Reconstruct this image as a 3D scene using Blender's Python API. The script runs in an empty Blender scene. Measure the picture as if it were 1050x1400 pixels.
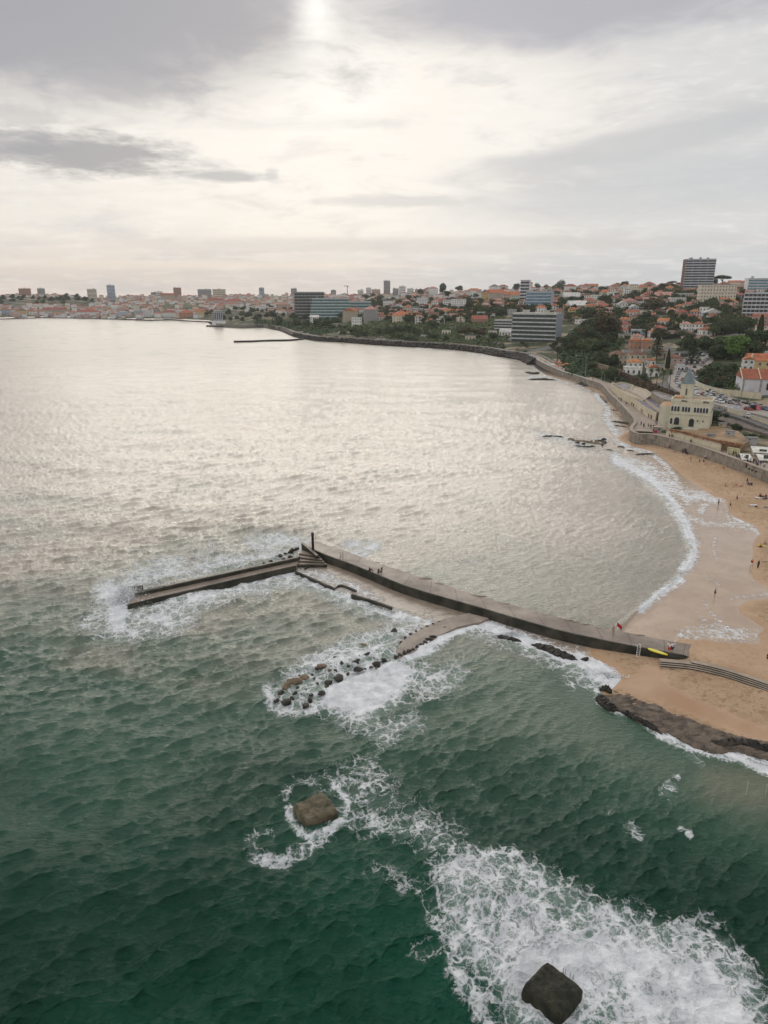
import bpy, bmesh, math, random
import numpy as np
from mathutils import Vector, Matrix
random.seed(7); RNG = np.random.default_rng(7)
HAZE = 0.00006
SC = bpy.context.scene; COL = SC.collection
PI = math.pi; R = math.radians
# ------------------------------------------------------------------ camera
F = 950.0; PITCH = R(17.25); CH = 50.0
CP, SP = math.cos(PITCH), math.sin(PITCH)
cam = bpy.data.objects.new('camera', bpy.data.cameras.new('camera')); COL.objects.link(cam)
cam.location = (0, 0, CH); cam.rotation_euler = (PI/2 - PITCH, 0, 0)
cam.data.sensor_fit = 'VERTICAL'; cam.data.sensor_height = 24.0; cam.data.lens = 24.0*F/1400.0
cam.data.clip_end = 60000; cam.data.clip_start = 0.5
SC.camera = cam
SC.view_settings.view_transform = 'Standard'; SC.view_settings.look = 'None'
SC.view_settings.exposure = 0.0; SC.view_settings.gamma = 1
SC.view_settings.use_curve_mapping = False
SC.cycles.use_denoising = True
SC.cycles.use_adaptive_sampling = True; SC.cycles.adaptive_threshold = 0.02
SC.cycles.max_bounces = 5; SC.cycles.diffuse_bounces = 2; SC.cycles.glossy_bounces = 2
SC.cycles.transparent_max_bounces = 6; SC.cycles.volume_bounces = 0
SC.cycles.caustics_reflective = False; SC.cycles.caustics_refractive = False

def ray(px, py):
    u = (px-525.0)/F; v = (700.0-py)/F
    return u, CP+v*SP, v*CP-SP          # x, y, z of an unnormalised ray
def W(px, py, z=0.0):
    u, y, w = ray(px, py); t = (z-CH)/w
    return u*t, y*t
def W3(px, py, z=0.0):
    x, y = W(px, py, z); return Vector((x, y, z))
def mpp(x, y, z=0.0):                   # metres per photograph pixel at a place
    return (y*CP + (CH-z)*SP)/F

# ------------------------------------------------------------------ node helper
class NT:
    def __init__(s, tree): s.t = tree; tree.nodes.clear()
    def node(s, typ, props=None, **inp):
        n = s.t.nodes.new(typ)
        for k, v in (props or {}).items(): setattr(n, k, v)
        for k, v in inp.items():
            k = k.replace('_', ' ') if not k.startswith('i') or not k[1:].isdigit() else int(k[1:])
            sock = n.inputs[k]
            s.put(sock, v)
        return n
    def put(s, sock, v):
        if isinstance(v, bpy.types.NodeSocket): s.t.links.new(v, sock)
        elif isinstance(v, (tuple, list)):
            v = tuple(v)
            if sock.type == 'RGBA' and len(v) == 3: v = v+(1,)
            sock.default_value = v
        elif sock.type == 'RGBA': sock.default_value = (v, v, v, 1)
        elif sock.type == 'VECTOR': sock.default_value = (v, v, v)
        else: sock.default_value = v
    def m(s, op, a, b=0.0, c=0.0, clamp=False):
        n = s.t.nodes.new('ShaderNodeMath'); n.operation = op; n.use_clamp = clamp
        for i, v in enumerate((a, b, c)): s.put(n.inputs[i], v)
        return n.outputs[0]
    def vm(s, op, a, b=(0, 0, 0)):
        n = s.t.nodes.new('ShaderNodeVectorMath'); n.operation = op
        s.put(n.inputs[0], a)
        if op == 'SCALE': s.put(n.inputs[3], b)
        else: s.put(n.inputs[1], b)
        return n.outputs[0]
    def mix(s, f, a, b):
        n = s.t.nodes.new('ShaderNodeMix'); n.data_type = 'RGBA'
        s.put(n.inputs[0], f); s.put(n.inputs[6], a); s.put(n.inputs[7], b)
        return n.outputs[2]
    def ss(s, x, lo, hi, a=0.0, b=1.0):   # smoothstep
        n = s.t.nodes.new('ShaderNodeMapRange'); n.interpolation_type = 'SMOOTHSTEP'
        for i, v in enumerate((x, lo, hi, a, b)): s.put(n.inputs[i], v)
        return n.outputs[0]
    def lin(s, x, lo, hi, a=0.0, b=1.0):
        n = s.t.nodes.new('ShaderNodeMapRange')
        for i, v in enumerate((x, lo, hi, a, b)): s.put(n.inputs[i], v)
        return n.outputs[0]
    def noise(s, vec, scale, detail=3.0, rough=0.5, dist=0.0, color=False):
        n = s.node('ShaderNodeTexNoise', None, Vector=vec, Scale=scale, Detail=detail, Roughness=rough, Distortion=dist)
        return n.outputs[1 if color else 0]
    def attr(s, name):
        n = s.t.nodes.new('ShaderNodeAttribute'); n.attribute_name = name; return n.outputs['Fac']
    def coord(s, which='Object'):
        return s.t.nodes.new('ShaderNodeTexCoord').outputs[which]

def new_mat(name):
    m = bpy.data.materials.new(name); m.use_nodes = True
    return m, NT(m.node_tree)
def finish(nt, **inp):
    b = nt.node('ShaderNodeBsdfPrincipled', None, **inp)
    if not isinstance(inp.get('Roughness'), float) or inp['Roughness'] > .55:
        if 'IOR' not in inp: b.inputs['Specular IOR Level'].default_value = 0.22
    o = nt.t.nodes.new('ShaderNodeOutputMaterial'); nt.t.links.new(b.outputs[0], o.inputs[0]); return b
_mats = {}
def mat(name, col, rough=0.8, scale=0.6, var=0.25, bump=0.0, dirt=None, rnd=0.0, metal=0.0, coord='Object', bscale=None):
    """plain procedural material: two-octave mottling, optional weathering colour, optional bump, per-object variation"""
    if name in _mats: return _mats[name]
    m, nt = new_mat(name); v = nt.coord(coord)
    f = nt.noise(v, scale, 5, 0.6)
    a = tuple(c*(1-var) for c in col); b = tuple(min(1, c*(1+var)) for c in col)
    c = nt.mix(nt.ss(f, 0.3, 0.7), a, b)
    if dirt:
        g = nt.noise(nt.vm('MULTIPLY', v, (1, 1, 0.35)), scale*2.3, 4, 0.65)
        c = nt.mix(nt.ss(g, 0.5, 0.72, 0, 0.6), c, dirt)
    if rnd:
        oi = nt.t.nodes.new('ShaderNodeObjectInfo').outputs['Random']
        h = nt.node('ShaderNodeHueSaturation', None, Color=c, Value=nt.lin(oi, 0, 1, 1-rnd, 1+rnd), Hue=nt.lin(nt.m('FRACT', nt.m('MULTIPLY', oi, 7.3)), 0, 1, 0.5-rnd*0.06, 0.5+rnd*0.06))
        c = h.outputs[0]
    inp = dict(Base_Color=c, Roughness=rough, Metallic=metal)
    if bump:
        bn = nt.node('ShaderNodeBump', None, Strength=bump, Distance=0.2, Height=nt.noise(v, bscale or scale*4, 5, 0.65))
        inp['Normal'] = bn.outputs[0]
    finish(nt, **inp); _mats[name] = m; return m

# ------------------------------------------------------------------ mesh / object helpers
def tag(o, label=None, cat=None, group=None, kind=None):
    if label: o['label'] = label
    if cat: o['category'] = cat
    if group: o['group'] = group
    if kind: o['kind'] = kind
    return o
def link(name, me, parent=None, loc=None):
    o = bpy.data.objects.new(name, me); COL.objects.link(o)
    if parent: o.parent = parent
    if loc: o.location = loc
    return o
def empty(name, loc, rz=0.0, label=None, cat=None, group=None):
    o = bpy.data.objects.new(name, None); COL.objects.link(o)
    o.location = loc; o.rotation_euler = (0, 0, rz); o.empty_display_size = 0.5
    return tag(o, label, cat, group)
_kids = {}
def copy_tree(o, label=None, loc=None, rz=None, scale=None):
    c = o.copy(); COL.objects.link(c)
    if label: c['label'] = label
    if loc is not None: c.location = loc
    if rz is not None: c.rotation_euler = (0, 0, rz)
    if scale is not None: c.scale = scale
    def rec(src, dst):
        for ch in KIDS(src):
            d = ch.copy(); COL.objects.link(d); d.parent = dst; rec(ch, d)
    rec(o, c); return c
def KIDS(o):
    k = o.name
    if k not in _kids: _kids[k] = list(o.children)
    return _kids[k]

class MB:
    """collects faces, builds one mesh"""
    def __init__(s): s.v = []; s.f = []; s.mi = []; s.cur = 0
    def face(s, pts):
        n = len(s.v); s.v += [tuple(p) for p in pts]; s.f.append(tuple(range(n, n+len(pts)))); s.mi.append(s.cur); return s
    def raw(s, vs, fs):
        n = len(s.v); s.v += [tuple(p) for p in vs]
        for f in fs: s.f.append(tuple(n+i for i in f)); s.mi.append(s.cur)
        return s
    def box(s, x0, x1, y0, y1, z0, z1, rz=0.0, c=None):
        vs = [(x, y, z) for z in (z0, z1) for x, y in ((x0, y0), (x1, y0), (x1, y1), (x0, y1))]
        if rz:
            cx, cy = c or ((x0+x1)/2, (y0+y1)/2); co, si = math.cos(rz), math.sin(rz)
            vs = [(cx+(x-cx)*co-(y-cy)*si, cy+(x-cx)*si+(y-cy)*co, z) for x, y, z in vs]
        return s.raw(vs, [(3, 2, 1, 0), (4, 5, 6, 7), (0, 1, 5, 4), (1, 2, 6, 5), (2, 3, 7, 6), (3, 0, 4, 7)])
    def prism(s, poly, z0, z1):
        a = sum(poly[i][0]*poly[(i+1) % len(poly)][1]-poly[(i+1) % len(poly)][0]*poly[i][1] for i in range(len(poly)))
        if a < 0: poly = poly[::-1]
        n = len(poly); zz0 = z0 if hasattr(z0, '__len__') else [z0]*n; zz1 = z1 if hasattr(z1, '__len__') else [z1]*n
        vs = [(p[0], p[1], zz0[i]) for i, p in enumerate(poly)]+[(p[0], p[1], zz1[i]) for i, p in enumerate(poly)]
        fs = [tuple(range(n))[::-1], tuple(range(n, 2*n))]+[(i, (i+1) % n, n+(i+1) % n, n+i) for i in range(n)]
        return s.raw(vs, fs)
    def tube(s, p, q, r0, r1=None, n=8, cap=True):
        p, q = Vector(p), Vector(q); r1 = r0 if r1 is None else r1
        d = (q-p); 
        if d.length < 1e-6: return s
        d.normalize(); a = d.orthogonal().normalized(); b = d.cross(a)
        vs = []
        for c, r in ((p, r0), (q, r1)):
            for i in range(n):
                t = 2*PI*i/n; vs.append(c+a*math.cos(t)*r+b*math.sin(t)*r)
        fs = [(i, (i+1) % n, n+(i+1) % n, n+i) for i in range(n)]
        if cap: fs += [tuple(range(n))[::-1], tuple(range(n, 2*n))]
        return s.raw(vs, fs)
    def build(s, name, mats, parent=None, loc=None, smooth=False):
        me = bpy.data.meshes.new(name); me.from_pydata(s.v, [], s.f)
        if not isinstance(mats, (list, tuple)): mats = [mats]
        for m in mats: me.materials.append(m)
        if len(mats) > 1: me.polygons.foreach_set('material_index', s.mi)
        if smooth: me.polygons.foreach_set('use_smooth', [True]*len(me.polygons))
        me.update(); return link(name, me, parent, loc)

def strip(left, right, z0, closed_ends=True):
    """solid ribbon between two polylines of 3-D points (top), going down to z0 (number or pair)"""
    m = MB(); n = len(left)
    zl, zr = (z0, z0) if not isinstance(z0, tuple) else z0
    L = [Vector(p) for p in left]; Rr = [Vector(p) for p in right]
    for i in range(n-1):
        m.face([L[i], L[i+1], Rr[i+1], Rr[i]])
        a, b = L[i], L[i+1]; m.face([(a.x, a.y, zl), (b.x, b.y, zl), b, a])
        a, b = Rr[i+1], Rr[i]; m.face([(a.x, a.y, zr), (b.x, b.y, zr), b, a])
    for i in (0, n-1):
        a, b = L[i], Rr[i]; m.face([(b.x, b.y, zr), (a.x, a.y, zl), a, b])
    return m

def dens(pts, k):
    """resample a polyline k points per segment (Catmull-Rom)"""
    P = [Vector(p) for p in pts]; out = []
    for i in range(len(P)-1):
        a = P[max(0, i-1)]; b = P[i]; c = P[i+1]; d = P[min(len(P)-1, i+2)]
        for j in range(k):
            t = j/k; out.append(0.5*((2*b)+(c-a)*t+(2*a-5*b+4*c-d)*t*t+(3*b-a-3*c+d)*t**3))
    out.append(P[-1]); return out

def seg_dist(X, Y, poly, closed=False):
    D = np.full(X.shape, 1e18); P = list(poly)
    if closed: P = P+[P[0]]
    for (ax, ay), (bx, by) in zip(P[:-1], P[1:]):
        dx, dy = bx-ax, by-ay; L = dx*dx+dy*dy+1e-12
        t = np.clip(((X-ax)*dx+(Y-ay)*dy)/L, 0, 1)
        D = np.minimum(D, (X-ax-t*dx)**2+(Y-ay-t*dy)**2)
    return np.sqrt(D)
def inside(X, Y, poly):
    c = np.zeros(X.shape, bool); P = list(poly); n = len(P)
    for i in range(n):
        (ax, ay), (bx, by) = P[i], P[(i+1) % n]
        if ay == by: continue
        c ^= ((ay > Y) != (by > Y)) & (X < (bx-ax)*(Y-ay)/(by-ay)+ax)
    return c
def sdist(X, Y, poly):
    d = seg_dist(X, Y, poly, True); return np.where(inside(X, Y, poly), d, -d)
def sstep(x, a, b):
    t = np.clip((x-a)/(b-a), 0, 1); return t*t*(3-2*t)
_lat = RNG.random((256, 256))
def vnoise(x, y):
    xi = np.floor(x).astype(int); yi = np.floor(y).astype(int); fx = x-xi; fy = y-yi
    fx = fx*fx*(3-2*fx); fy = fy*fy*(3-2*fy)
    g = lambda i, j: _lat[(xi+i) % 256, (yi+j) % 256]
    return (g(0, 0)*(1-fx)+g(1, 0)*fx)*(1-fy)+(g(0, 1)*(1-fx)+g(1, 1)*fx)*fy
def fbm(x, y, o=4):
    s = 0; a = 0.5
    for i in range(o): s = s+a*vnoise(x*2**i+17*i, y*2**i+31*i); a *= 0.5
    return s/(1-0.5**o)
# ------------------------------------------------------------------ sky and sun
SUN_AZ, SUN_EL = math.atan2((430-525)/F, 1.05), R(20.5)
def px2ang(px, py):
    x, y, z = ray(px, py); return math.atan2(x, y), math.atan2(z, math.hypot(x, y))
world = bpy.data.worlds.new('World'); SC.world = world; world.use_nodes = True
nt = NT(world.node_tree)
d = nt.coord('Generated')
sep = nt.node('ShaderNodeSeparateXYZ', None, i0=d); X_, Y_, Z_ = sep.outputs
az = nt.m('ARCTAN2', X_, Y_); el = nt.m('ARCSINE', Z_)
# turbulence laid on a cloud deck overhead
den = nt.m('ADD', nt.m('MAXIMUM', Z_, 0.0), 0.09)
deck = nt.node('ShaderNodeCombineXYZ', None, X=nt.m('DIVIDE', X_, den), Y=nt.m('DIVIDE', Y_, den), Z=0.0).outputs[0]
rot = nt.node('ShaderNodeMapping', None, Vector=deck, Rotation=(0, 0, R(-14)), Scale=(0.55, 1.0, 1.0)).outputs[0]
n1 = nt.noise(rot, 0.85, 7, 0.55, 0.6)
n2 = nt.noise(nt.vm('ADD', rot, (31, 7, 0)), 2.6, 8, 0.6, 0.3)
ang = nt.node('ShaderNodeCombineXYZ', None, X=nt.m('MULTIPLY', az, 1.0), Y=nt.m('MULTIPLY', el, 3.2), Z=0.0).outputs[0]
wisp = nt.noise(ang, 7.0, 8, 0.62, 0.4)
fine = nt.noise(nt.vm('MULTIPLY', ang, (1.0, 1.3, 1)), 22.0, 8, 0.65, 0.2)
# broad brightness of the overcast: brightest round the hidden sun
def blob(px, py, rx, ry, wob=0.35, tex=None, lo=0.35, hi=1.1, tilt=0.0):
    a0, e0 = px2ang(px, py); ra = rx/F; re = ry/F
    dx = nt.m('SUBTRACT', az, a0); dy = nt.m('SUBTRACT', el, e0)
    if tilt: dy = nt.m('SUBTRACT', dy, nt.m('MULTIPLY', dx, tilt))
    q = nt.m('SQRT', nt.m('ADD', nt.m('POWER', nt.m('ABSOLUTE', nt.m('DIVIDE', dx, ra)), 2.0), nt.m('POWER', nt.m('ABSOLUTE', nt.m('DIVIDE', dy, re)), 2.0)))
    q = nt.m('ADD', q, nt.m('MULTIPLY', nt.m('SUBTRACT', tex if tex else wisp, 0.5), wob*4))
    return nt.ss(q, lo, hi, 1.0, 0.0)
def veil(c, mask, col, k):
    return nt.mix(nt.m('MULTIPLY', mask, k), c, col)
warm = nt.ss(az, R(-34), R(24), 0.0, 1.0)
c = nt.mix(warm, (0.72, 0.635, 0.575), (0.555, 0.575, 0.60))                 # just above the horizon
mid = nt.mix(nt.ss(az, R(-5), R(30)), (0.82, 0.775, 0.715), (0.66, 0.655, 0.65))
c = nt.mix(nt.ss(el, R(0.8), R(5.5)), c, mid)
c = nt.mix(nt.ss(el, R(13), R(30)), c, (0.80, 0.79, 0.79))
c = nt.mix(nt.ss(el, R(30), R(75)), c, (0.80, 0.80, 0.83))
c = veil(c, blob(480, 185, 400, 150, 0.3), (0.93, 0.885, 0.815), 0.8)
c = veil(c, blob(440, 70, 110, 110, 0.3), (0.98, 0.95, 0.89), 0.6)
c = veil(c, nt.ss(n1, 0.50, 0.72), (0.50, 0.50, 0.51), 0.45)
c = veil(c, nt.ss(n2, 0.52, 0.70), (0.92, 0.88, 0.82), 0.28)
c = veil(c, nt.ss(wisp, 0.5, 0.66), (0.55, 0.545, 0.55), 0.34)
c = veil(c, nt.ss(fine, 0.48, 0.68), (0.96, 0.94, 0.90), 0.24)
GR = (0.36, 0.36, 0.385)
c = veil(c, blob(120, 30, 330, 100, 0.30, tilt=0.05), GR, 0.92)              # heavy bank, top left
c = veil(c, blob(30, -60, 500, 110, 0.3), GR, 0.7)
c = veil(c, blob(760, 5, 320, 46, 0.28), (0.43, 0.425, 0.46), 0.9)            # bank, top right
c = veil(c, blob(900, -90, 420, 110, 0.3), (0.44, 0.44, 0.47), 0.75)
c = veil(c, blob(125, 211, 128, 27, 0.36, fine), (0.36, 0.355, 0.365), 0.9)  # dark low cloud at the left
c = veil(c, blob(20, 200, 80, 20, 0.3, fine), (0.38, 0.375, 0.385), 0.7)
c = veil(c, blob(310, 241, 75, 8, 0.28, fine), (0.45, 0.44, 0.45), 0.8)
c = veil(c, blob(372, 240, 11, 10, 0.35, fine), (0.55, 0.54, 0.54), 0.6)
c = veil(c, blob(150, 115, 60, 20, 0.4, fine), (0.45, 0.44, 0.45), 0.6)
c = veil(c, blob(20, 160, 60, 16, 0.4, fine), (0.5, 0.49, 0.49), 0.55)
c = veil(c, blob(540, 275, 130, 9, 0.3, fine), (0.58, 0.57, 0.56), 0.6)
c = veil(c, blob(900, 190, 280, 22, 0.35, wisp, tilt=0.14), (0.53, 0.535, 0.545), 0.75)
c = veil(c, blob(930, 255, 330, 40, 0.35, wisp, tilt=0.06), (0.56, 0.57, 0.585), 0.7)
c = veil(c, blob(600, 335, 500, 12, 0.3, wisp), (0.60, 0.575, 0.555), 0.55)
c = veil(c, blob(250, 362, 400, 7, 0.25, wisp), (0.80, 0.72, 0.64), 0.6)
# sun burning through the cloud
sd_ = Vector((math.sin(SUN_AZ)*math.cos(SUN_EL), math.cos(SUN_AZ)*math.cos(SUN_EL), math.sin(SUN_EL)))
a0, e0 = px2ang(432, 4)
q = nt.m('SQRT', nt.m('ADD', nt.m('POWER', nt.m('ABSOLUTE', nt.m('DIVIDE', nt.m('SUBTRACT', az, a0), 0.017)), 2.0), nt.m('POWER', nt.m('ABSOLUTE', nt.m('DIVIDE', nt.m('SUBTRACT', el, e0), 0.036)), 2.0)))
q = nt.m('ADD', q, nt.m('MULTIPLY', nt.m('SUBTRACT', fine, 0.5), 1.4))
c = nt.mix(nt.ss(q, -0.6, 2.6, 0.72, 0.0), c, (1.12, 1.1, 1.05))
sky = nt.node('ShaderNodeTexSky', dict(sky_type='NISHITA', sun_disc=False, sun_elevation=SUN_EL, sun_rotation=SUN_AZ))
c10 = nt.vm('SCALE', c, 10.7)
c = nt.mix(0.97, sky.outputs[0], c10)          # the Nishita sky shows faintly through the cloud sheet
bg = nt.node('ShaderNodeBackground', None, Color=c, Strength=0.1)
o = nt.t.nodes.new('ShaderNodeOutputWorld'); nt.t.links.new(bg.outputs[0], o.inputs[0])
world.cycles.sampling_method = 'MANUAL'; world.cycles.sample_map_resolution = 1024
sl = bpy.data.lights.new('sun', 'SUN'); sl.energy = 0.65; sl.angle = R(50); sl.color = (1.0, 0.93, 0.82)
sun = link('sun', sl); sun.rotation_euler = sd_.to_track_quat('Z', 'Y').to_euler(); sun.location = sd_*300
# ------------------------------------------------------------------ terrain: shore, beach, town hill
shore_px = [(1500,1330),(1300,1140),(1160,1062),(1050,1026),(1000,1014),(960,1006),(930,996),(900,984),(870,970),(845,962),(826,956),(822,946),(838,938),(850,930),(843,914),(812,900),(806,888),
 (880,877),(940,879),(1000,888),(1036,886),(1041,874),(1034,869),(1047,860),(1028,848),(1013,838),(1008,831),(1020,822),(1062,818),(1062,812),(1029,791),(1026,769),(1030,759),(1029,744),(1039,729),
 (1033,719),(1003,707),(995,695),(993,683),(976,679),(945,659),(932,650),(911,630),(898,619),(869,611),(852,605),(842,599),(855,591),(866,584),(853,571),(838,561),(829,549),(819,537),(806,531),
 (790,524),(765,518),(745,512),(735,506),(728,500),(712,493),(690,487),(665,482),(620,477),(570,474),(520,471),(480,468),(440,466),(412,463),(396,459),(383,453),(360,448),(330,449),(292,447),
 (283,441),(262,440),(230,438),(205,439),(120,436),(60,435),(0,437),(-120,441),(-400,447)]
shore = [W(*p) for p in shore_px]+[(-4200,1500),(-9000,2500),(-9000,14000),(14000,14000),(14000,-3000),(600,-3000)]
town_px = [(1300,775),(1120,686),(1050,658),(1000,638),(950,620),(895,605),(870,603),(861,596),(867,584),(858,571),(846,558),(834,546),(822,532),(806,526),(790,520),(765,512),(740,500),(722,490),(690,485),
 (665,480.5),(620,475.4),(570,472.4),(520,469.6),(480,466.6),(440,464.6),(418,461.5),(400,457),(388,451.5),(362,446.8),(330,447.4),(296,445.2),(285,439.5),(262,438.5),(230,436.5),(205,437.2),(120,434.6),(60,433.6),(0,435.6),(-120,439),(-400,445)]
BZ = 1.3
town = [W(*p, BZ) for p in town_px]+[(-4200,1550),(-8900,2600),(-8900,13900),(13900,13900),(13900,-2900),(700,-2900)]
PROM = 3.4
def terrain_z(X, Y):
    sd = sdist(X, Y, shore); st = sdist(X, Y, town)
    beach = np.where(sd > 0, 0.02+1.45*(1-np.exp(-sd*0.05)), sd*0.14)
    beach = np.maximum(beach, -5)
    azm = np.degrees(np.arctan2(X, Y))
    cap = 47+19*sstep(azm, -8, 16)
    cap = cap+9*(fbm(X/300+9, Y/300)-0.5)*2
    s = np.maximum(st-9, 0)
    hill = PROM+(cap-PROM)*np.tanh(s*0.115/cap*1.15)+1.0*(fbm(X/60, Y/60)-0.5)*2*np.clip(s/60, 0, 1)
    hill = hill-np.clip((np.hypot(X, Y)-2600)/4000, 0, 1)*30
    return np.where(st > 0.5, hill, beach), sd, st, beach, hill
NA, NR = 720, 620
A0, A1 = R(-64), R(64); LR0, LR1 = math.log(60.0), math.log(4600.0)
az_ = np.linspace(A0, A1, NA); lr_ = np.linspace(LR0, LR1, NR)
AZ, LR_ = np.meshgrid(az_, lr_); RR = np.exp(LR_)
TX, TY = RR*np.sin(AZ), RR*np.cos(AZ)
TZ, TSD, TST, TBEACH, THILL = terrain_z(TX, TY)
def tz(x, y, G=None):
    G = TZ if G is None else G
    a = (math.atan2(x, y)-A0)/(A1-A0)*(NA-1); r = (math.log(max(61, math.hypot(x, y)))-LR0)/(LR1-LR0)*(NR-1)
    i = min(NA-2, max(0, int(a))); j = min(NR-2, max(0, int(r))); fa = min(1, max(0, a-i)); fr = min(1, max(0, r-j))
    return float((G[j, i]*(1-fa)+G[j, i+1]*fa)*(1-fr)+(G[j+1, i]*(1-fa)+G[j+1, i+1]*fa)*fr)
def hit(px, py, tmin=100.0, tmax=5000.0):
    """where the ray through a point of the photograph meets the terrain"""
    ux, uy, uz = ray(px, py); t = tmin
    while t < tmax:
        x, y, z = ux*t, uy*t, CH+uz*t
        if z <= max(tz(x, y), 0.0):
            lo, hi = t/1.01-0.5, t
            for _ in range(12):
                m_ = (lo+hi)/2
                if CH+uz*m_ <= max(tz(ux*m_, uy*m_), 0.0): hi = m_
                else: lo = m_
            t = hi; return Vector((ux*t, uy*t, max(tz(ux*t, uy*t), 0.0)))
        t *= 1.01
    return None
def grid_mesh(name, X, Y, Z, keep, mats, attrs=(), smooth=True):
    nr, nc = X.shape
    idx = np.arange(nr*nc).reshape(nr, nc)
    q = np.stack([idx[:-1, :-1], idx[:-1, 1:], idx[1:, 1:], idx[1:, :-1]], -1)[keep[:-1, :-1]]
    used = np.zeros(nr*nc, bool); used[q.ravel()] = True
    remap = np.cumsum(used)-1; q = remap[q]
    V = np.stack([X.ravel(), Y.ravel(), Z.ravel()], -1)[used].astype(np.float32)
    # orient upward
    a, b, c_ = V[q[:, 0]], V[q[:, 1]], V[q[:, 2]]
    nz = (b[:, 0]-a[:, 0])*(c_[:, 1]-a[:, 1])-(b[:, 1]-a[:, 1])*(c_[:, 0]-a[:, 0])
    q[nz < 0] = q[nz < 0][:, ::-1]
    me = bpy.data.meshes.new(name)
    me.vertices.add(len(V)); me.vertices.foreach_set('co', V.ravel())
    me.loops.add(q.size); me.loops.foreach_set('vertex_index', q.ravel().astype(np.int32))
    me.polygons.add(len(q)); me.polygons.foreach_set('loop_start', np.arange(0, q.size, 4, dtype=np.int32))
    me.polygons.foreach_set('loop_total', np.full(len(q), 4, np.int32))
    if smooth: me.polygons.foreach_set('use_smooth', np.ones(len(q), bool))
    for n_, arr in attrs:
        at = me.attributes.new(n_, 'FLOAT', 'POINT'); at.data.foreach_set('value', arr.ravel()[used].astype(np.float32))
    me.update(); me.validate()
    for m_ in mats: me.materials.append(m_)
    return link(name, me)
# --- sand (a structure), with its own wet/dry state; footprints as bumps plus painted hollow shade
def pxof(X, Y, Z):
    dz = Z-CH; zc = Y*CP-dz*SP; yc = Y*SP+dz*CP
    return 525+F*X/zc, 700-F*yc/zc
tpx, tpy = pxof(TX, np.maximum(TY, 1), TZ)
wet_lo = [(845,930),(905,905),(912,935),(960,960),(1015,985),(1060,1000),(1060,1022),(980,990),(900,960),(850,945)]
wet = np.clip(1-TSD/2.2, 0, 1)
wet = np.maximum(wet, sstep(sdist(tpx, tpy, wet_lo), -6, 5))
apronpx = [(835,862),(900,874),(1000,884),(1060,890),(1200,905),(1200,985),(1060,946),(950,905),(900,895)]
wet = np.maximum(wet, 0.65*sstep(sdist(tpx, tpy, apronpx), -5, 5))
m_sand, nt = new_mat('beach_sand')
v = nt.coord(); w_ = nt.attr('wet'); 
n_ = nt.noise(v, 0.11, 6, 0.6); f_ = nt.noise(v, 1.1, 6, 0.7)
dry = nt.mix(nt.ss(n_, .35, .65), (0.52, 0.355, 0.225), (0.62, 0.44, 0.295))
dry = nt.mix(nt.ss(f_, 0.50, 0.62, 0, 0.7), dry, (0.36, 0.225, 0.125)); vo = nt.node('ShaderNodeTexVoronoi', None, Vector=nt.vm('MULTIPLY', v, (1, 1, .01)), Scale=1.5).outputs[0]  # blotches, then spots: footprint shade put into the sand colour
dry = nt.mix(nt.m('MULTIPLY', nt.ss(vo, 0.16, 0.26, 1, 0), nt.ss(n_, .42, .6)), dry, (.30, .19, .11))
dry = nt.mix(nt.ss(nt.noise(nt.vm('ADD', v, (8, 3, 0)), 0.33, 6, .75), .55, .68, 0, .55), dry, (.33, .21, .12))
wetc = nt.mix(nt.ss(n_, .35, .65), (0.36, 0.215, 0.12), (0.44, 0.29, 0.18))
c = nt.mix(w_, dry, wetc); c = nt.mix(nt.attr('rocky'), c, (.05, .045, .04))
bn = nt.node('ShaderNodeBump', None, Strength=nt.lin(w_, 0, 1, 1.0, 0.05), Distance=0.8, Height=nt.noise(v, 1.6, 5, 0.7))
finish(nt, Base_Color=c, Roughness=nt.lin(w_, 0, 1, 0.95, 0.32), Normal=bn.outputs[0])
m_gnd, nt = new_mat('town_ground'); v = nt.coord()
n_ = nt.noise(v, 0.02, 6, 0.6); f_ = nt.noise(v, 0.25, 6, 0.7); g_ = nt.noise(nt.vm('ADD', v, (50, 9, 0)), 0.045, 4, 0.6)
c = nt.mix(nt.ss(f_, .35, .65), (0.04, 0.055, 0.025), (0.085, 0.09, 0.05))
c = nt.mix(nt.ss(g_, .52, .60), c, (0.30, 0.24, 0.17))
c = nt.mix(nt.ss(n_, .56, .62), c, (0.16, 0.155, 0.15))
finish(nt, Base_Color=c, Roughness=0.95)
# relief on the dry beach: trampled hollows and drift
bz = TBEACH.copy(); bm_ = (TSD > 0)
ap2 = [(925,878),(1000,884),(1200,900),(1200,985),(1060,941),(1000,921),(950,903),(925,898)]
bz = np.maximum(bz, np.where(bm_, 1.17*sstep(sdist(tpx, tpy, ap2), -7, 5), -9))
bz = np.maximum(bz, np.where(bm_, 1.0*np.exp(-((tpx-958)/42)**2-((tpy-903)/13)**2), -9))
amp = np.clip((TSD-2)/6, 0, 1)*(1-wet)
bz = np.where(bm_, bz+amp*(0.5*(fbm(TX/9, TY/9)-0.5)+0.28*(fbm(TX/2.2+5, TY/2.2)-0.5)), bz)
near = (TSD > -30)
beach = grid_mesh('beach', TX, TY, bz, near & (TST < 6), [m_sand], [('wet', wet), ('rocky', sstep(RR, 430, 520))])
tag(beach, kind='structure')
gk = TST > 0.4; gk[:-1] &= TST[1:] > 0.4; gk[:, :-1] &= TST[:, 1:] > 0.4
ground = grid_mesh('ground', TX, TY, THILL-0.02, gk, [m_gnd]); tag(ground, kind='structure')

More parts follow.
